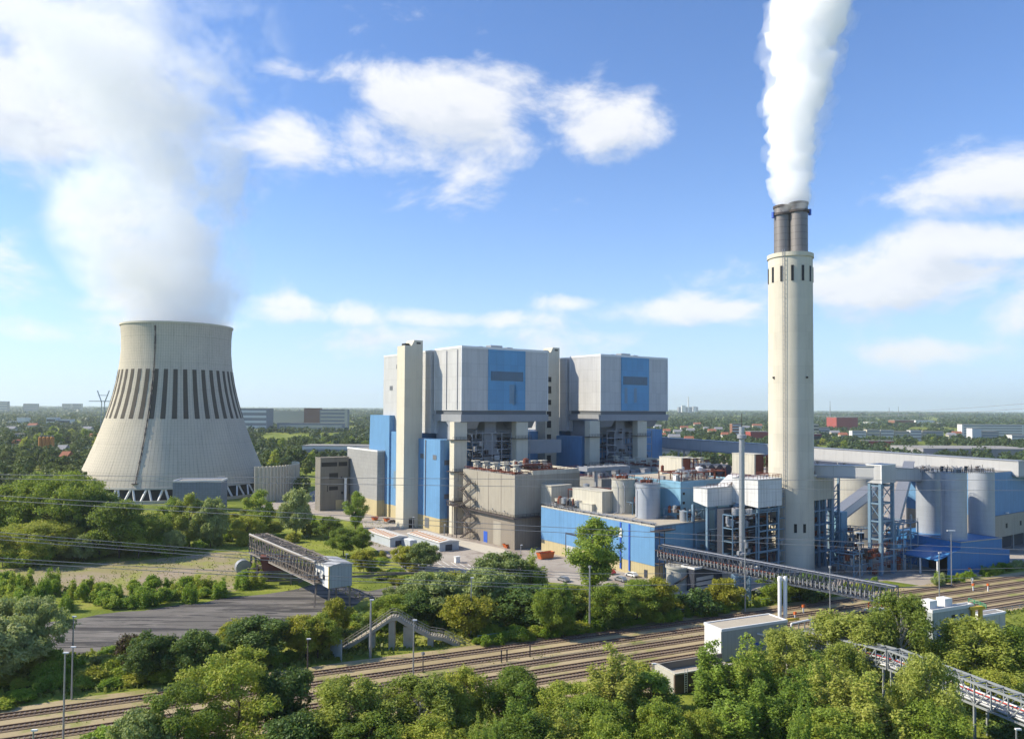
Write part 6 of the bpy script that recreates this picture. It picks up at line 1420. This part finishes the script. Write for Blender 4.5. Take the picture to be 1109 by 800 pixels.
# undergrowth of the near clumps
for i, (x0, x1, Y0, Y1, n) in enumerate(((-62, -2, 98, 116, 26), (0, 26, 98, 122, 14), (32, 84, 98, 132, 40))):
    for q in range(n):
        kd = rnd.choice(['bush', 'darkbush', 'bush']); tree(kd, (rnd.uniform(x0, x1), rnd.uniform(Y0, Y1), 0), rnd.uniform(2, 4.5), rnd.uniform(4, 7), NICE[kd][0].replace('_', ' ')+' in the undergrowth '+['of the bottom left trees', 'of the bottom centre trees', 'of the bottom right clump'][i], 'undergrowth '+str(i)+' '+NICE[kd][0])
# distant woods, single trees
def farfill(poly, n, h, w, label, group, kinds=('fartree', 'fartree', 'farpoplar', 'faryel'), mind=6): fill(poly, n, list(kinds), h, w, label, group, mind)
farfill([(-20, 500), (95, 505), (95, 545), (-20, 548)], 70, (12, 19), (9, 13), 'in the dark wood behind the huge round tree at left', 'dark wood left', ('fartree', 'farpoplar', 'fartree'))
farfill([(270, 486), (400, 484), (400, 505), (340, 512), (330, 545), (285, 552), (270, 520)], 75, (12, 18), (9, 13), 'in the wood between cooling tower and boiler house', 'wood behind the tower')
farfill([(-20, 476), (110, 474), (110, 500), (-20, 500)], 60, (14, 22), (10, 15), 'in the far wood round the orange silos', 'far wood left', ('fartree', 'farpoplar', 'fartree', 'faryel'), 10)
farfill([(700, 482), (860, 480), (860, 500), (705, 505)], 30, (10, 15), (9, 13), 'behind the conveyor gallery left of the chimney', 'trees behind the gallery', mind=9)
farfill([(880, 478), (1109, 480), (1109, 490), (880, 486)], 40, (8, 12), (9, 13), 'in the wood behind the long gallery at the right', 'wood behind the gallery right', mind=12)
# woods that read as one mass
def woods():
    g = np.random.default_rng(5); V_ = []; n_tot = 0
    def band(y0, y1, n, k, leaf, hh, ww, xw=.75, avoid=None):
        nonlocal n_tot
        Y = np.exp(g.uniform(math.log(y0), math.log(y1), n)); X = g.uniform(-xw, xw, n)*Y
        cl = np.array([noise.noise(Vector((x*.004, y*.004, 1))) for x, y in zip(X, Y)]); keep = cl > -.30
        keep &= ~((np.abs(X/Y-(-.28)) < .08) & (Y < 640)); X, Y = X[keep], Y[keep]; n = len(X)
        h = g.uniform(*hh, n); w = g.uniform(*ww, n)
        d = g.normal(size=(n, k, 3)); d /= np.linalg.norm(d, axis=2)[:, :, None]; rr = g.uniform(.5, 1.05, (n, k, 1))
        p = np.empty((n, k, 3)); p[:, :, 0] = X[:, None]+d[:, :, 0]*rr[:, :, 0]*w[:, None]/2; p[:, :, 1] = Y[:, None]+d[:, :, 1]*rr[:, :, 0]*w[:, None]/2
        p[:, :, 2] = h[:, None]*(.55+.45*d[:, :, 2]*rr[:, :, 0])
        p = p.reshape(-1, 3); m = len(p); nr = d.reshape(-1, 3)+g.normal(scale=.5, size=(m, 3)); nr /= np.linalg.norm(nr, axis=1)[:, None]
        a = np.cross(nr, g.normal(size=(m, 3))); a /= np.linalg.norm(a, axis=1)[:, None]; b = np.cross(nr, a); s = leaf*g.uniform(.6, 1.4, m)[:, None]
        v = np.empty((m, 4, 3)); v[:, 0] = p-b*s/2; v[:, 1] = p+a*s/2; v[:, 2] = p+b*s/2; v[:, 3] = p-a*s/2; V_.append(v.reshape(-1, 3)); n_tot += m
    band(640, 1100, 1300, 80, 2.6, (8, 14), (9, 14)); band(1100, 2200, 2600, 44, 4.4, (8, 14), (13, 22)); band(2200, 5000, 3400, 22, 8, (9, 18), (26, 50)); band(5000, 16000, 3000, 14, 22, (12, 28), (80, 180))
    v = np.concatenate(V_); n = n_tot; me = bpy.data.meshes.new('far_woods'); me.vertices.add(4*n); me.vertices.foreach_set('co', v.reshape(-1))
    me.loops.add(4*n); me.loops.foreach_set('vertex_index', np.arange(4*n, dtype=np.int32)); me.polygons.add(n)
    me.polygons.foreach_set('loop_start', np.arange(0, 4*n, 4, dtype=np.int32)); me.polygons.foreach_set('loop_total', np.full(n, 4, dtype=np.int32))
    me.materials.append(leafmat('leaves_woods', (.020, .045, .016), (.040, .072, .022), (.085, .115, .030), .15)); me.update(); me.validate()
    o = bpy.data.objects.new('far_woods', me); COL.objects.link(o); tag(o, 'far-off green woods stretching to the horizon', 'woods', kind='stuff')
woods()
# rough grass, weeds and low growth on open ground
def weeds():
    g = np.random.default_rng(9); P_ = []
    regs = [([(0, 716), (330, 680), (420, 650), (560, 650), (900, 640), (960, 640), (520, 702), (300, 730), (0, 778)], 26000, .75), ([(0, 600), (270, 585), (420, 560), (440, 600), (480, 640), (400, 650), (330, 640), (250, 636), (0, 660)], 15000, .30),
            ([(-40, 800), (140, 785), (720, 765), (900, 700), (1109, 650), (1500, 700), (1109, 830), (-100, 830)], 26000, .6), ([(520, 712), (800, 677), (1000, 652), (1100, 637), (1100, 642), (800, 687), (520, 724)], 4900, .24), ([(0, 787), (500, 717), (700, 690), (700, 694), (500, 724), (0, 797)], 4900, .24), ([(0, 816), (500, 738), (760, 700), (760, 704), (500, 744), (0, 824)], 4900, .22), ([(0, 774), (500, 701), (800, 662), (1060, 624), (1060, 627), (800, 666), (500, 706), (0, 781)], 4900, .22)]
    for poly, n, sz in regs:
        W = [(G(*p).x, G(*p).y) for p in poly]; xs = [p[0] for p in W]; ys = [p[1] for p in W]; c = 0
        while c < n:
            x = g.uniform(min(xs), max(xs)); y = g.uniform(min(ys), max(ys))
            if inpoly(x, y, W) and noise.noise(Vector((x*.12, y*.12, 3)))+g.normal(scale=.25) > -.15:
                dr = Vector((x, y, 0))-T0; of = dr.dot(VR)
                if -24.3 < of < 5.2 and n > 5000: c += 1; continue
                P_.append((x, y, sz*g.uniform(.5, 1.3)))
            c += 1
    P = np.array(P_); n = len(P); s = P[:, 2:3]; a = g.normal(size=(n, 3)); a[:, 2] *= .3; a /= np.linalg.norm(a, axis=1)[:, None]; up = g.normal(scale=.5, size=(n, 3)); up[:, 2] = 1
    b = np.stack([P[:, 0], P[:, 1], np.zeros(n)], 1); v = np.empty((n, 4, 3)); v[:, 0] = b-a*s*.5; v[:, 1] = b+a*s*.5; v[:, 2] = b+a*s*.35+up*s*1.1; v[:, 3] = b-a*s*.45+up*s*.9
    me = bpy.data.meshes.new('rough_grass'); me.vertices.add(4*n); me.vertices.foreach_set('co', v.reshape(-1)); me.loops.add(4*n); me.loops.foreach_set('vertex_index', np.arange(4*n, dtype=np.int32)); me.polygons.add(n)
    me.polygons.foreach_set('loop_start', np.arange(0, 4*n, 4, dtype=np.int32)); me.polygons.foreach_set('loop_total', np.full(n, 4, dtype=np.int32))
    me.materials.append(leafmat('weeds', (.08, .125, .02), (.16, .19, .03), (.27, .25, .07), .3)); me.update(); me.validate()
    o = bpy.data.objects.new('rough_grass', me); COL.objects.link(o); tag(o, 'rough grass and weeds on the open ground by the tracks', 'grass', kind='stuff')
weeds()
# ------------------------------------------------------------------ distant buildings
def far(name, pl, pr, pt, pb, m, label, depth=14, floors=0, wm=None, rm=None, ang=0.0, side=None, grp=None, cat='building'):
    Y = G((pl+pr)/2, pb).y; a = at(pl, pb, Y); w_ = (pr-pl)*Y/F; u = Vector((math.cos(ang), math.sin(ang), 0)); v = Vector((-u.y, u.x, 0)); P = Vector((a.x, a.y, 0)); zt = zat(P, pt)
    r = thing(name, rel(P, w_/2, depth/2, 0, u, v), label, cat, grp); part('wall', r, m, lambda mb: mb.box(P, w_, depth, 0, zt, u, v))
    part('roof', r, rm or ROOF, lambda mb: mb.box(rel(P, -.2, -.2, 0, u, v), w_+.4, depth+.4, zt+.01, zt+.6, u, v))
    for k in range(floors):
        z = zt-(k+.75)*(zt/(floors+.6)); part('window_band', r, wm or GLASS, lambda mb: mb.box(rel(P, w_*.03, -.15, 0, u, v), w_*.94, .14, z, z+zt/(floors+.6)*.45, u, v))
    if side: part('end_wall', r, side, lambda mb: mb.box(rel(P, w_*.9, -.2, 0, u, v), w_*.1, .19, 0, zt, u, v))
    return r
FW = plain('far_white', (.60, .60, .58), .8, var=.05); FC = plain('far_cream', (.50, .46, .36), .8, var=.05); FR = plain('far_red', (.30, .07, .055), .8, var=.1); FG2 = plain('far_grey', (.25, .25, .26), .8, var=.1); FRB = plain('far_brown', (.22, .11, .07), .8, var=.1); FO = plain('far_orange', (.42, .19, .05), .7, var=.1); FM = plain('far_maroon', (.17, .04, .05), .8, var=.1)
far('office_block', 257, 289, 442.5, 468, FG2, 'grey office block with white stripes just right of the cooling tower', 40, 4, FW); far('hall_building', 295, 329, 445, 462, FC, 'windowless cream hall between the striped office block and the red-brown tower', 40)
far('red_brown_block', 329, 346, 442, 463, FRB, 'red-brown block left of the long striped grey building', 25, 0); far('striped_building', 346, 376, 443.5, 466, FG2, 'long grey building with pale window stripes and a light end wall', 20, 5, FC, side=FC)
far('low_office', 300, 372, 458, 468, FG2, 'low dark wing in front of the red-brown block', 12, 1, FC); far('white_hall', 327, 402, 483, 500, FW, 'low white hall with a grey roof, left of the boiler house', 30, 1, FG2)
far('tower_block', 25, 40, 437, 447, FG2, 'pale high-rise slab on the horizon at left', 20, 5, FC); far('tower_block', -4, 8, 434.5, 447, FG2, 'grey high-rise on the horizon at the left edge', 20, 4, FC); far('tower_block', 67, 76, 437, 446, FC, 'left one of two pale high-rises on the horizon', 20, 4); far('tower_block', 78, 88, 437, 446, FC, 'right one of two pale high-rises on the horizon', 20, 4)
far('white_factory', 50, 60, 452, 461, FW, 'small white factory block in the left distance', 20, 1); far('white_factory', 60, 76, 454, 461, FW, 'lower white factory wing in the left distance', 20, 1); far('white_factory', 18, 28, 452, 459, FW, 'white flat building left of the white factory', 20, 0); far('low_hall', 8, 20, 456, 461, FW, 'low pale hall at the far left', 20, 0)
far('grey_hall', 10, 36, 470, 480, FG2, 'grey hall left of the orange silos', 20, 1, FW); far('white_house', 0, 5, 493, 503, FC, 'small cream house at the left edge in the dark wood', 10, 1); far('white_house', 81, 87, 470, 480, FW, 'small white house left of the cooling tower', 10, 1); far('white_house', 48, 51, 486, 497, FW, 'thin white annex in front of the orange silos', 6, 0)
Y = G(50, 500).y; o = []
for k in range(4):
    c = at(43.5+k*4.2, 500, Y); c.z = 0; z1 = zat(c, 473.5); rr = 2.1*Y/F
    r = thing('orange_silo', c, 'one of four orange silos standing side by side in the wood at left', 'silo', 'orange silos in the wood'); part('shell', r, FO, lambda mb: mb.lathe(c, [(0, rr), (z1, rr), (z1+.8, rr*.3)], 20, top=True), True); part('top_hatch', r, FG2, lambda mb: mb.cbox(c+Z*(z1+1.2), 1.5, 1.5, 1.2))
far('red_hall', 906, 929, 452, 466, FR, 'large plain red hall in the right distance', 60); far('cream_tower', 879, 887, 459.5, 476, FC, 'narrow cream high building just right of the chimney', 15, 4); far('maroon_block', 880, 890, 470, 481, FM, 'small maroon block just right of the chimney', 15, 1)
far('grey_block', 887, 899, 463, 474, FG2, 'grey block right of the narrow cream building', 15, 3, FC)
far('brick_tower', 793, 803, 459, 476, FRB, 'brick tower block with white balconies behind the thin stack', 15, 5, FW); far('red_block', 813, 834, 467.5, 480, FR, 'red block with flat roof just left of the chimney', 25, 0)
for i, (a, b, y) in enumerate(((923, 938, 466.5), (939, 953, 465.2), (954, 968, 465.6), (969, 985, 467), (986, 998, 466), (999, 1022, 466.8))):
    far('apartment_row', a, b, y, 477.5, FW if i % 2 == 0 else FC, ['leftmost white apartment block of the row behind the gallery', 'second white apartment block of the row behind the gallery', 'third apartment block of the row behind the gallery', 'fourth apartment block of the row, set slightly lower', 'fifth apartment block of the row behind the gallery', 'rightmost long white apartment block of the row'][i], 12, 3, FG2)
far('red_roofed_hall', 937, 972, 477.5, 484, FR, 'low hall with a bright red roof behind the long gallery', 20, 0); far('striped_block', 1042, 1109, 459.5, 475, FW, 'long white block with dark window stripes at the right edge', 15, 5, FG2); far('white_tower', 1053, 1063, 464, 480, FW, 'bright white tower in front of the long striped block', 15, 0); far('white_wing', 1063, 1082, 467, 480, FC, 'pale wing right of the bright white tower', 15, 4, FG2); far('white_wing', 1096, 1114, 471, 480, FW, 'low white wing at the far right edge', 15, 2, FG2)
far('brick_hall', 969, 990, 455, 462, FRB, 'far brick hall above the apartment row', 40, 0); far('white_hall', 992, 1012, 455, 461, FW, 'far white hall right of the far brick hall', 40, 0); far('white_hall', 941, 951, 457, 461, FW, 'tiny white hall right of the large red hall', 40, 0); far('white_hall', 1016, 1024, 457.5, 462, FW, 'tiny pale hall far right of the brick hall', 30, 0)
far('flat_hall', 880, 960, 492, 512, FG2, 'wide grey flat-roofed hall behind the pale storage silo', 60, 0, rm=ROOF); far('flat_hall', 1000, 1130, 486, 497, FG2, 'wide flat grey roof behind the near end of the long gallery', 70, 0, rm=ROOF); far('yellow_container', 1089, 1112, 488, 496, YELLOW, 'long yellow container row behind the gallery end at the right edge', 12, 0, cat='container')
far('flat_hall', 706, 760, 486, 500, FG2, 'grey hall just under the gallery between boiler house and thin stack', 40, 1, FC)
HR = plain('tile_roof', (.30, .12, .07), .85, var=.2)
for i, (px, py, w_) in enumerate(((712, 461, 8), (722, 468, 7), (734, 470, 9), (741, 463, 8), (748, 467, 8), (755, 459, 7), (765, 464, 6), (771, 468, 8), (778, 466, 8), (785, 472, 7), (808, 463, 7), (820, 461, 10), (705, 476, 10), (716, 474, 9), (730, 477, 12), (746, 478, 9), (904, 470, 9), (913, 474, 8), (926, 470, 6), (1000, 470, 8), (1030, 474, 8), (1036, 470, 9), (95, 466, 9), (102, 478, 8), (64, 480, 6), (20, 486, 9), (68, 496, 9), (72, 502, 8), (12, 466, 10), (36, 462, 9))):
    P = G(px, py+5); ww = w_*P.y/F; h1 = 6+i % 3; m = (FW, FC, FC)[i % 3]; r = thing('distant_house', P, 'small distant house with a tiled roof among the trees', 'house', 'small distant houses')
    part('wall', r, m, lambda mb: mb.cbox(P+Z*(h1/2+2), ww, 10, h1+4, Vector((1, 0, 0)), Vector((0, 1, 0)))); part('roof', r, HR if i % 2 else FG2, lambda mb: mb.prism([P+Vector((-ww/2-.5, -5.6, h1+4.02)), P+Vector((-ww/2-.5, 5.6, h1+4.02)), P+Vector((-ww/2-.5, 0, h1+8))], Vector((ww+1, 0, 0))))
# power station with a stack on the horizon, masts
r = far('distant_power_station', 735, 756, 440.5, 448, FG2, 'tiny power station on the horizon left of the chimney', 60, 0)
Y = G(745, 448).y
for px, w_, h0 in ((740, 4, 439), (752, 3, 440)): 
    c = at(px, 448, Y-60); c.z = 0; zz = zat(c, h0); part('boiler_block', r, FW, lambda mb: mb.cbox(c+Z*zz/2, w_*Y/F, 40, zz, Vector((1, 0, 0)), Vector((0, 1, 0))))
c = at(745.5, 448, Y-70); c.z = 0; zz = zat(c, 429.5); part('stack', r, FW, lambda mb: mb.tube(c, c+Z*zz, 1.1*Y/F*.8, .8*Y/F*.8, n=12))
for i, (px, pt, Y) in enumerate(((899, 434, 4200), (973, 440, 5200), (963, 441, 5200))):
    c = at(px, 445, Y); c.z = 0; zz = zat(c, pt); o = MB(); o.tube(c, c+Z*zz, 3.2, 1.2, n=6); o = o.build('radio_mast', FG2); tag(o, ['tall thin radio mast on the horizon right of the chimney', 'tiny mast on the horizon, the right one of two', 'tiny mast on the horizon, the left one of two'][i], 'mast')
# pylon arm just left of the cooling tower
c = at(111, 470, 640); c.z = 0; zz = zat(c, 423); o = MB()
for s in (-1, 1): o.bar(c+Vector((s*2.5, 0, 0)), c+Vector((s*1.2, 0, zz-10)), .5); o.bar(c+Vector((s*1.2, 0, zz-10)), c+Vector((s*5, 0, zz)), .6)
for k in range(6): o.bar(c+Vector((-2, 0, k*7)), c+Vector((2, 0, k*7+7)), .3)
o.bar(c+Vector((-12, 0, zz-9)), c+Vector((6, 0, zz-9)), .6); o.bar(c+Vector((-4, 0, zz-4)), c+Vector((4, 0, zz-4)), .5)
o = o.build('power_pylon', GALV); tag(o, 'grey power pylon with a forked top, half hidden behind the cooling tower', 'pylon')
# ------------------------------------------------------------------ haze
hb = MB(); hb.add([(x, y, z) for z in (-1, 620) for x, y in ((-26500, -350), (26500, -350), (26500, 40500), (-26500, 40500))], [(0, 1, 2, 3), (7, 6, 5, 4), (0, 4, 5, 1), (1, 5, 6, 2), (2, 6, 7, 3), (3, 7, 4, 0)])
m, nt_, N_, L_ = newmat('haze'); t = NT(nt_); pv = t.N('ShaderNodeVolumePrincipled', inp={'Color': (.80, .90, 1.0, 1), 'Density': .00006, 'Anisotropy': .2}); oo = t.N('ShaderNodeOutputMaterial'); t.l.new(pv.outputs[0], oo.inputs['Volume'])
hz = hb.build('haze', m); hz['kind'] = 'stuff'; tag(hz, 'thin bluish summer haze in the air', 'haze')
# ------------------------------------------------------------------ steam
def plume(name, axis, rad, step, vox, seed, dens_, label, jitter=.45):
    """billowing vapour body: puffs of many sizes merged into one closed skin, then roughened; filled with an even white vapour"""
    import bmesh
    r = random.Random(seed); b = bmesh.new(); q = 0.0; N_ = len(axis)-1; puffs = []
    length = sum((axis[i+1]-axis[i]).length for i in range(N_)); s = 0.0
    while s < 1:
        q = s*N_; k = min(N_-1, int(q)); c = axis[k].lerp(axis[k+1], q-k); r0 = rad[k]+(rad[k+1]-rad[k])*(q-k)
        puffs.append((c, r0*.80))
        g_ = min(1, .15+s*5)
        for i in range(7):
            a = r.uniform(0, 6.28); rr = r0*r.uniform(.22, .50); d = r0*(1-.40*g_*0)-rr*r.uniform(.35, .9)+r0*.10*g_
            puffs.append((c+Vector((math.cos(a)*d, math.sin(a)*d, r.uniform(-.4, .4)*r0)), rr))
        s += step*r0/length
    for c, rr in puffs: bmesh.ops.create_icosphere(b, subdivisions=2, radius=rr, matrix=Matrix.Translation(c))
    me = bpy.data.meshes.new(name); b.to_mesh(me); b.free(); tmp = bpy.data.objects.new(name, me); COL.objects.link(tmp)
    md = tmp.modifiers.new('remesh', 'REMESH'); md.mode = 'VOXEL'; md.voxel_size = vox
    dg = bpy.context.evaluated_depsgraph_get(); me2 = bpy.data.meshes.new_from_object(tmp.evaluated_get(dg)); bpy.data.objects.remove(tmp)
    n = len(me2.vertices); co = np.empty(n*3); me2.vertices.foreach_get('co', co); no = np.empty(n*3); me2.vertices.foreach_get('normal', no); co = co.reshape(-1, 3); no = no.reshape(-1, 3); out = co.copy()
    R0 = rad[len(rad)//2]
    for i in range(n):
        p = Vector(co[i]); h = 0
        for f_, a_ in ((R0*.60, .16), (R0*.30, .12), (R0*.14, .075), (R0*.07, .035)): h += a_*R0*(1-2.4*abs(noise.noise(p/f_+Vector((seed, 0, 0)))))*.8
        w_ = noise.noise_vector(p/(R0*.5))*R0*.20; out[i] = co[i]+no[i]*(h-.08*R0)+np.array(w_)
    me2.vertices.foreach_set('co', out.reshape(-1)); me2.update()
    tmp = bpy.data.objects.new(name, me2); COL.objects.link(tmp); md = tmp.modifiers.new('remesh', 'REMESH'); md.mode = 'VOXEL'; md.voxel_size = vox*.8
    dg = bpy.context.evaluated_depsgraph_get(); me2 = bpy.data.meshes.new_from_object(tmp.evaluated_get(dg)); bpy.data.objects.remove(tmp)
    m, nt_, N2, L2 = newmat(name+'_vapour'); t = NT(nt_)
    pv = t.N('ShaderNodeVolumeScatter', inp={'Color': (1, 1, 1, 1), 'Density': dens_, 'Anisotropy': .0}); oo = t.N('ShaderNodeOutputMaterial'); t.l.new(pv.outputs[0], oo.inputs['Volume'])
    me2.materials.clear(); me2.materials.append(m); o = bpy.data.objects.new(name, me2); COL.objects.link(o); tag(o, label, 'steam', kind='stuff'); return o
ax = [at(856.5, 219.5, 250), at(855, 200, 250), at(858, 170, 251), at(856, 140, 252), at(860, 110, 253), at(868, 70, 254), at(868, 30, 255), at(880, 0, 256), at(892, -45, 258), at(905, -90, 260)]
plume('chimney_steam', ax, [4.6, 5.0, 5.5, 6.4, 7.6, 8.6, 9.4, 10.4, 11.5, 12.5], .42, .62, 3, .22, 'dense white steam plume rising from the tall chimney flues')
plume('steam_veil', [p+Vector((.8, 0, 0)) for p in ax], [3.6, 5.4, 6.6, 8.0, 9.6, 10.8, 12, 13.2, 14.5, 15.5], .55, .8, 21, .035, 'thin ragged outer veil of the tall chimney steam')
ax2 = [at(896, 60, 257), at(900, 30, 257), at(905, 5, 258), at(915, -30, 260)]
plume('thin_steam_wisp', ax2, [2.0, 3.8, 4.4, 5.5], .8, .8, 9, .06, 'thin torn steam wisp on the right side of the dense chimney plume')
# cooling tower steam: uneven thin vapour in a big leaning domain
r0_ = []; axc = [(CT.x+dx, CT.y+dy, z) for dx, dy, z in ((0, 0, 96.5), (0, 0, 101), (-10, 4, 122), (-19, 8, 150), (-22, 12, 185), (-32, 16, 225), (-50, 20, 270), (-70, 22, 320), (-85, 25, 350))]
rc_ = [29, 31, 45, 54, 60, 74, 96, 110, 80]
mb = MB(); na = 40; vs = []
for c, r in zip(axc, rc_):
    for j in range(na): a = 2*math.pi*j/na; vs.append((c[0]+r*(1.0 if c[2] < 105 else 1.45)*math.cos(a), c[1]+r*(1.0 if c[2] < 105 else 1.3)*math.sin(a), c[2]))
fs_ = [(i*na+j, i*na+(j+1) % na, (i+1)*na+(j+1) % na, (i+1)*na+j) for i in range(len(axc)-1) for j in range(na)]+[tuple(range(na-1, -1, -1)), tuple((len(axc)-1)*na+j for j in range(na))]
mb.add(vs, fs_)
m, nt_, N_, L_ = newmat('tower_vapour'); t = NT(nt_); g_ = t.N('ShaderNodeNewGeometry').outputs['Position']
q = t.N('ShaderNodeVectorMath', operation='SUBTRACT', inp={0: g_, 1: (CT.x, CT.y, 0)}).outputs[0]; sp = t.N('ShaderNodeSeparateXYZ', inp={0: q}); zz = sp.outputs[2]
def curve(x, pts_):      # piecewise linear height function through a colour ramp
    lo, hi = pts_[0][0], pts_[-1][0]; vmax = max(abs(v) for _, v in pts_) or 1
    n = t.N('ShaderNodeMapRange', inp={0: x, 1: lo, 2: hi}); rr = t.ramp(n.outputs[0], [((a-lo)/(hi-lo), abs(v)/vmax) for a, v in pts_]); return t.M('MULTIPLY', rr, vmax)
cx = t.M('MULTIPLY', curve(zz, [(c[2], c[0]-CT.x) for c in axc]), -1.0); cy = curve(zz, [(c[2], c[1]-CT.y) for c in axc]); Rz = curve(zz, [(c[2], r) for c, r in zip(axc, rc_)])
dx = t.M('SUBTRACT', sp.outputs[0], cx); dy = t.M('SUBTRACT', sp.outputs[1], cy); rr = t.M('DIVIDE', t.M('SQRT', t.M('ADD', t.M('MULTIPLY', dx, dx), t.M('MULTIPLY', dy, dy))), Rz)
rraw = rr; n_ = t.noise(q, .024, 8, .60, .35); fall = t.M('SUBTRACT', 1.0, t.M('POWER', t.M('MAXIMUM', t.M('ADD', rr, t.M('MULTIPLY', t.M('SUBTRACT', t.noise(q, .05, 4, .6), .5), curve(zz, [(96, 0), (110, .25), (180, 1.3), (350, 1.6)]))), 0.0), 1.8), clamp=True)
dn = t.M('ADD', t.M('MULTIPLY', t.M('SUBTRACT', n_, .5), curve(zz, [(96.5, 2.2), (120, 4.5), (160, 8.0), (350, 9.0)])), t.M('SUBTRACT', fall, curve(zz, [(96.5, .05), (125, .14), (160, .42), (250, .50), (350, .55)])))
dn = t.M('MULTIPLY', t.M('MAXIMUM', t.M('MINIMUM', t.M('MULTIPLY', dn, 1.8), 1.0), 0.0), curve(zz, [(96.5, .06), (112, .045), (140, .034), (190, .028), (240, .022), (300, .014), (350, 0.0)]))
dn = t.M('MULTIPLY', dn, t.M('SUBTRACT', 1.0, t.sstep(rraw, .86, 1.18)))
pv = t.N('ShaderNodeVolumeScatter', inp={'Color': (1, 1, 1, 1), 'Density': dn, 'Anisotropy': .0}); oo = t.N('ShaderNodeOutputMaterial'); t.l.new(pv.outputs[0], oo.inputs['Volume'])
o = mb.build('tower_steam', m); tag(o, 'wide thin white steam drifting up and left from the cooling tower', 'steam', kind='stuff')
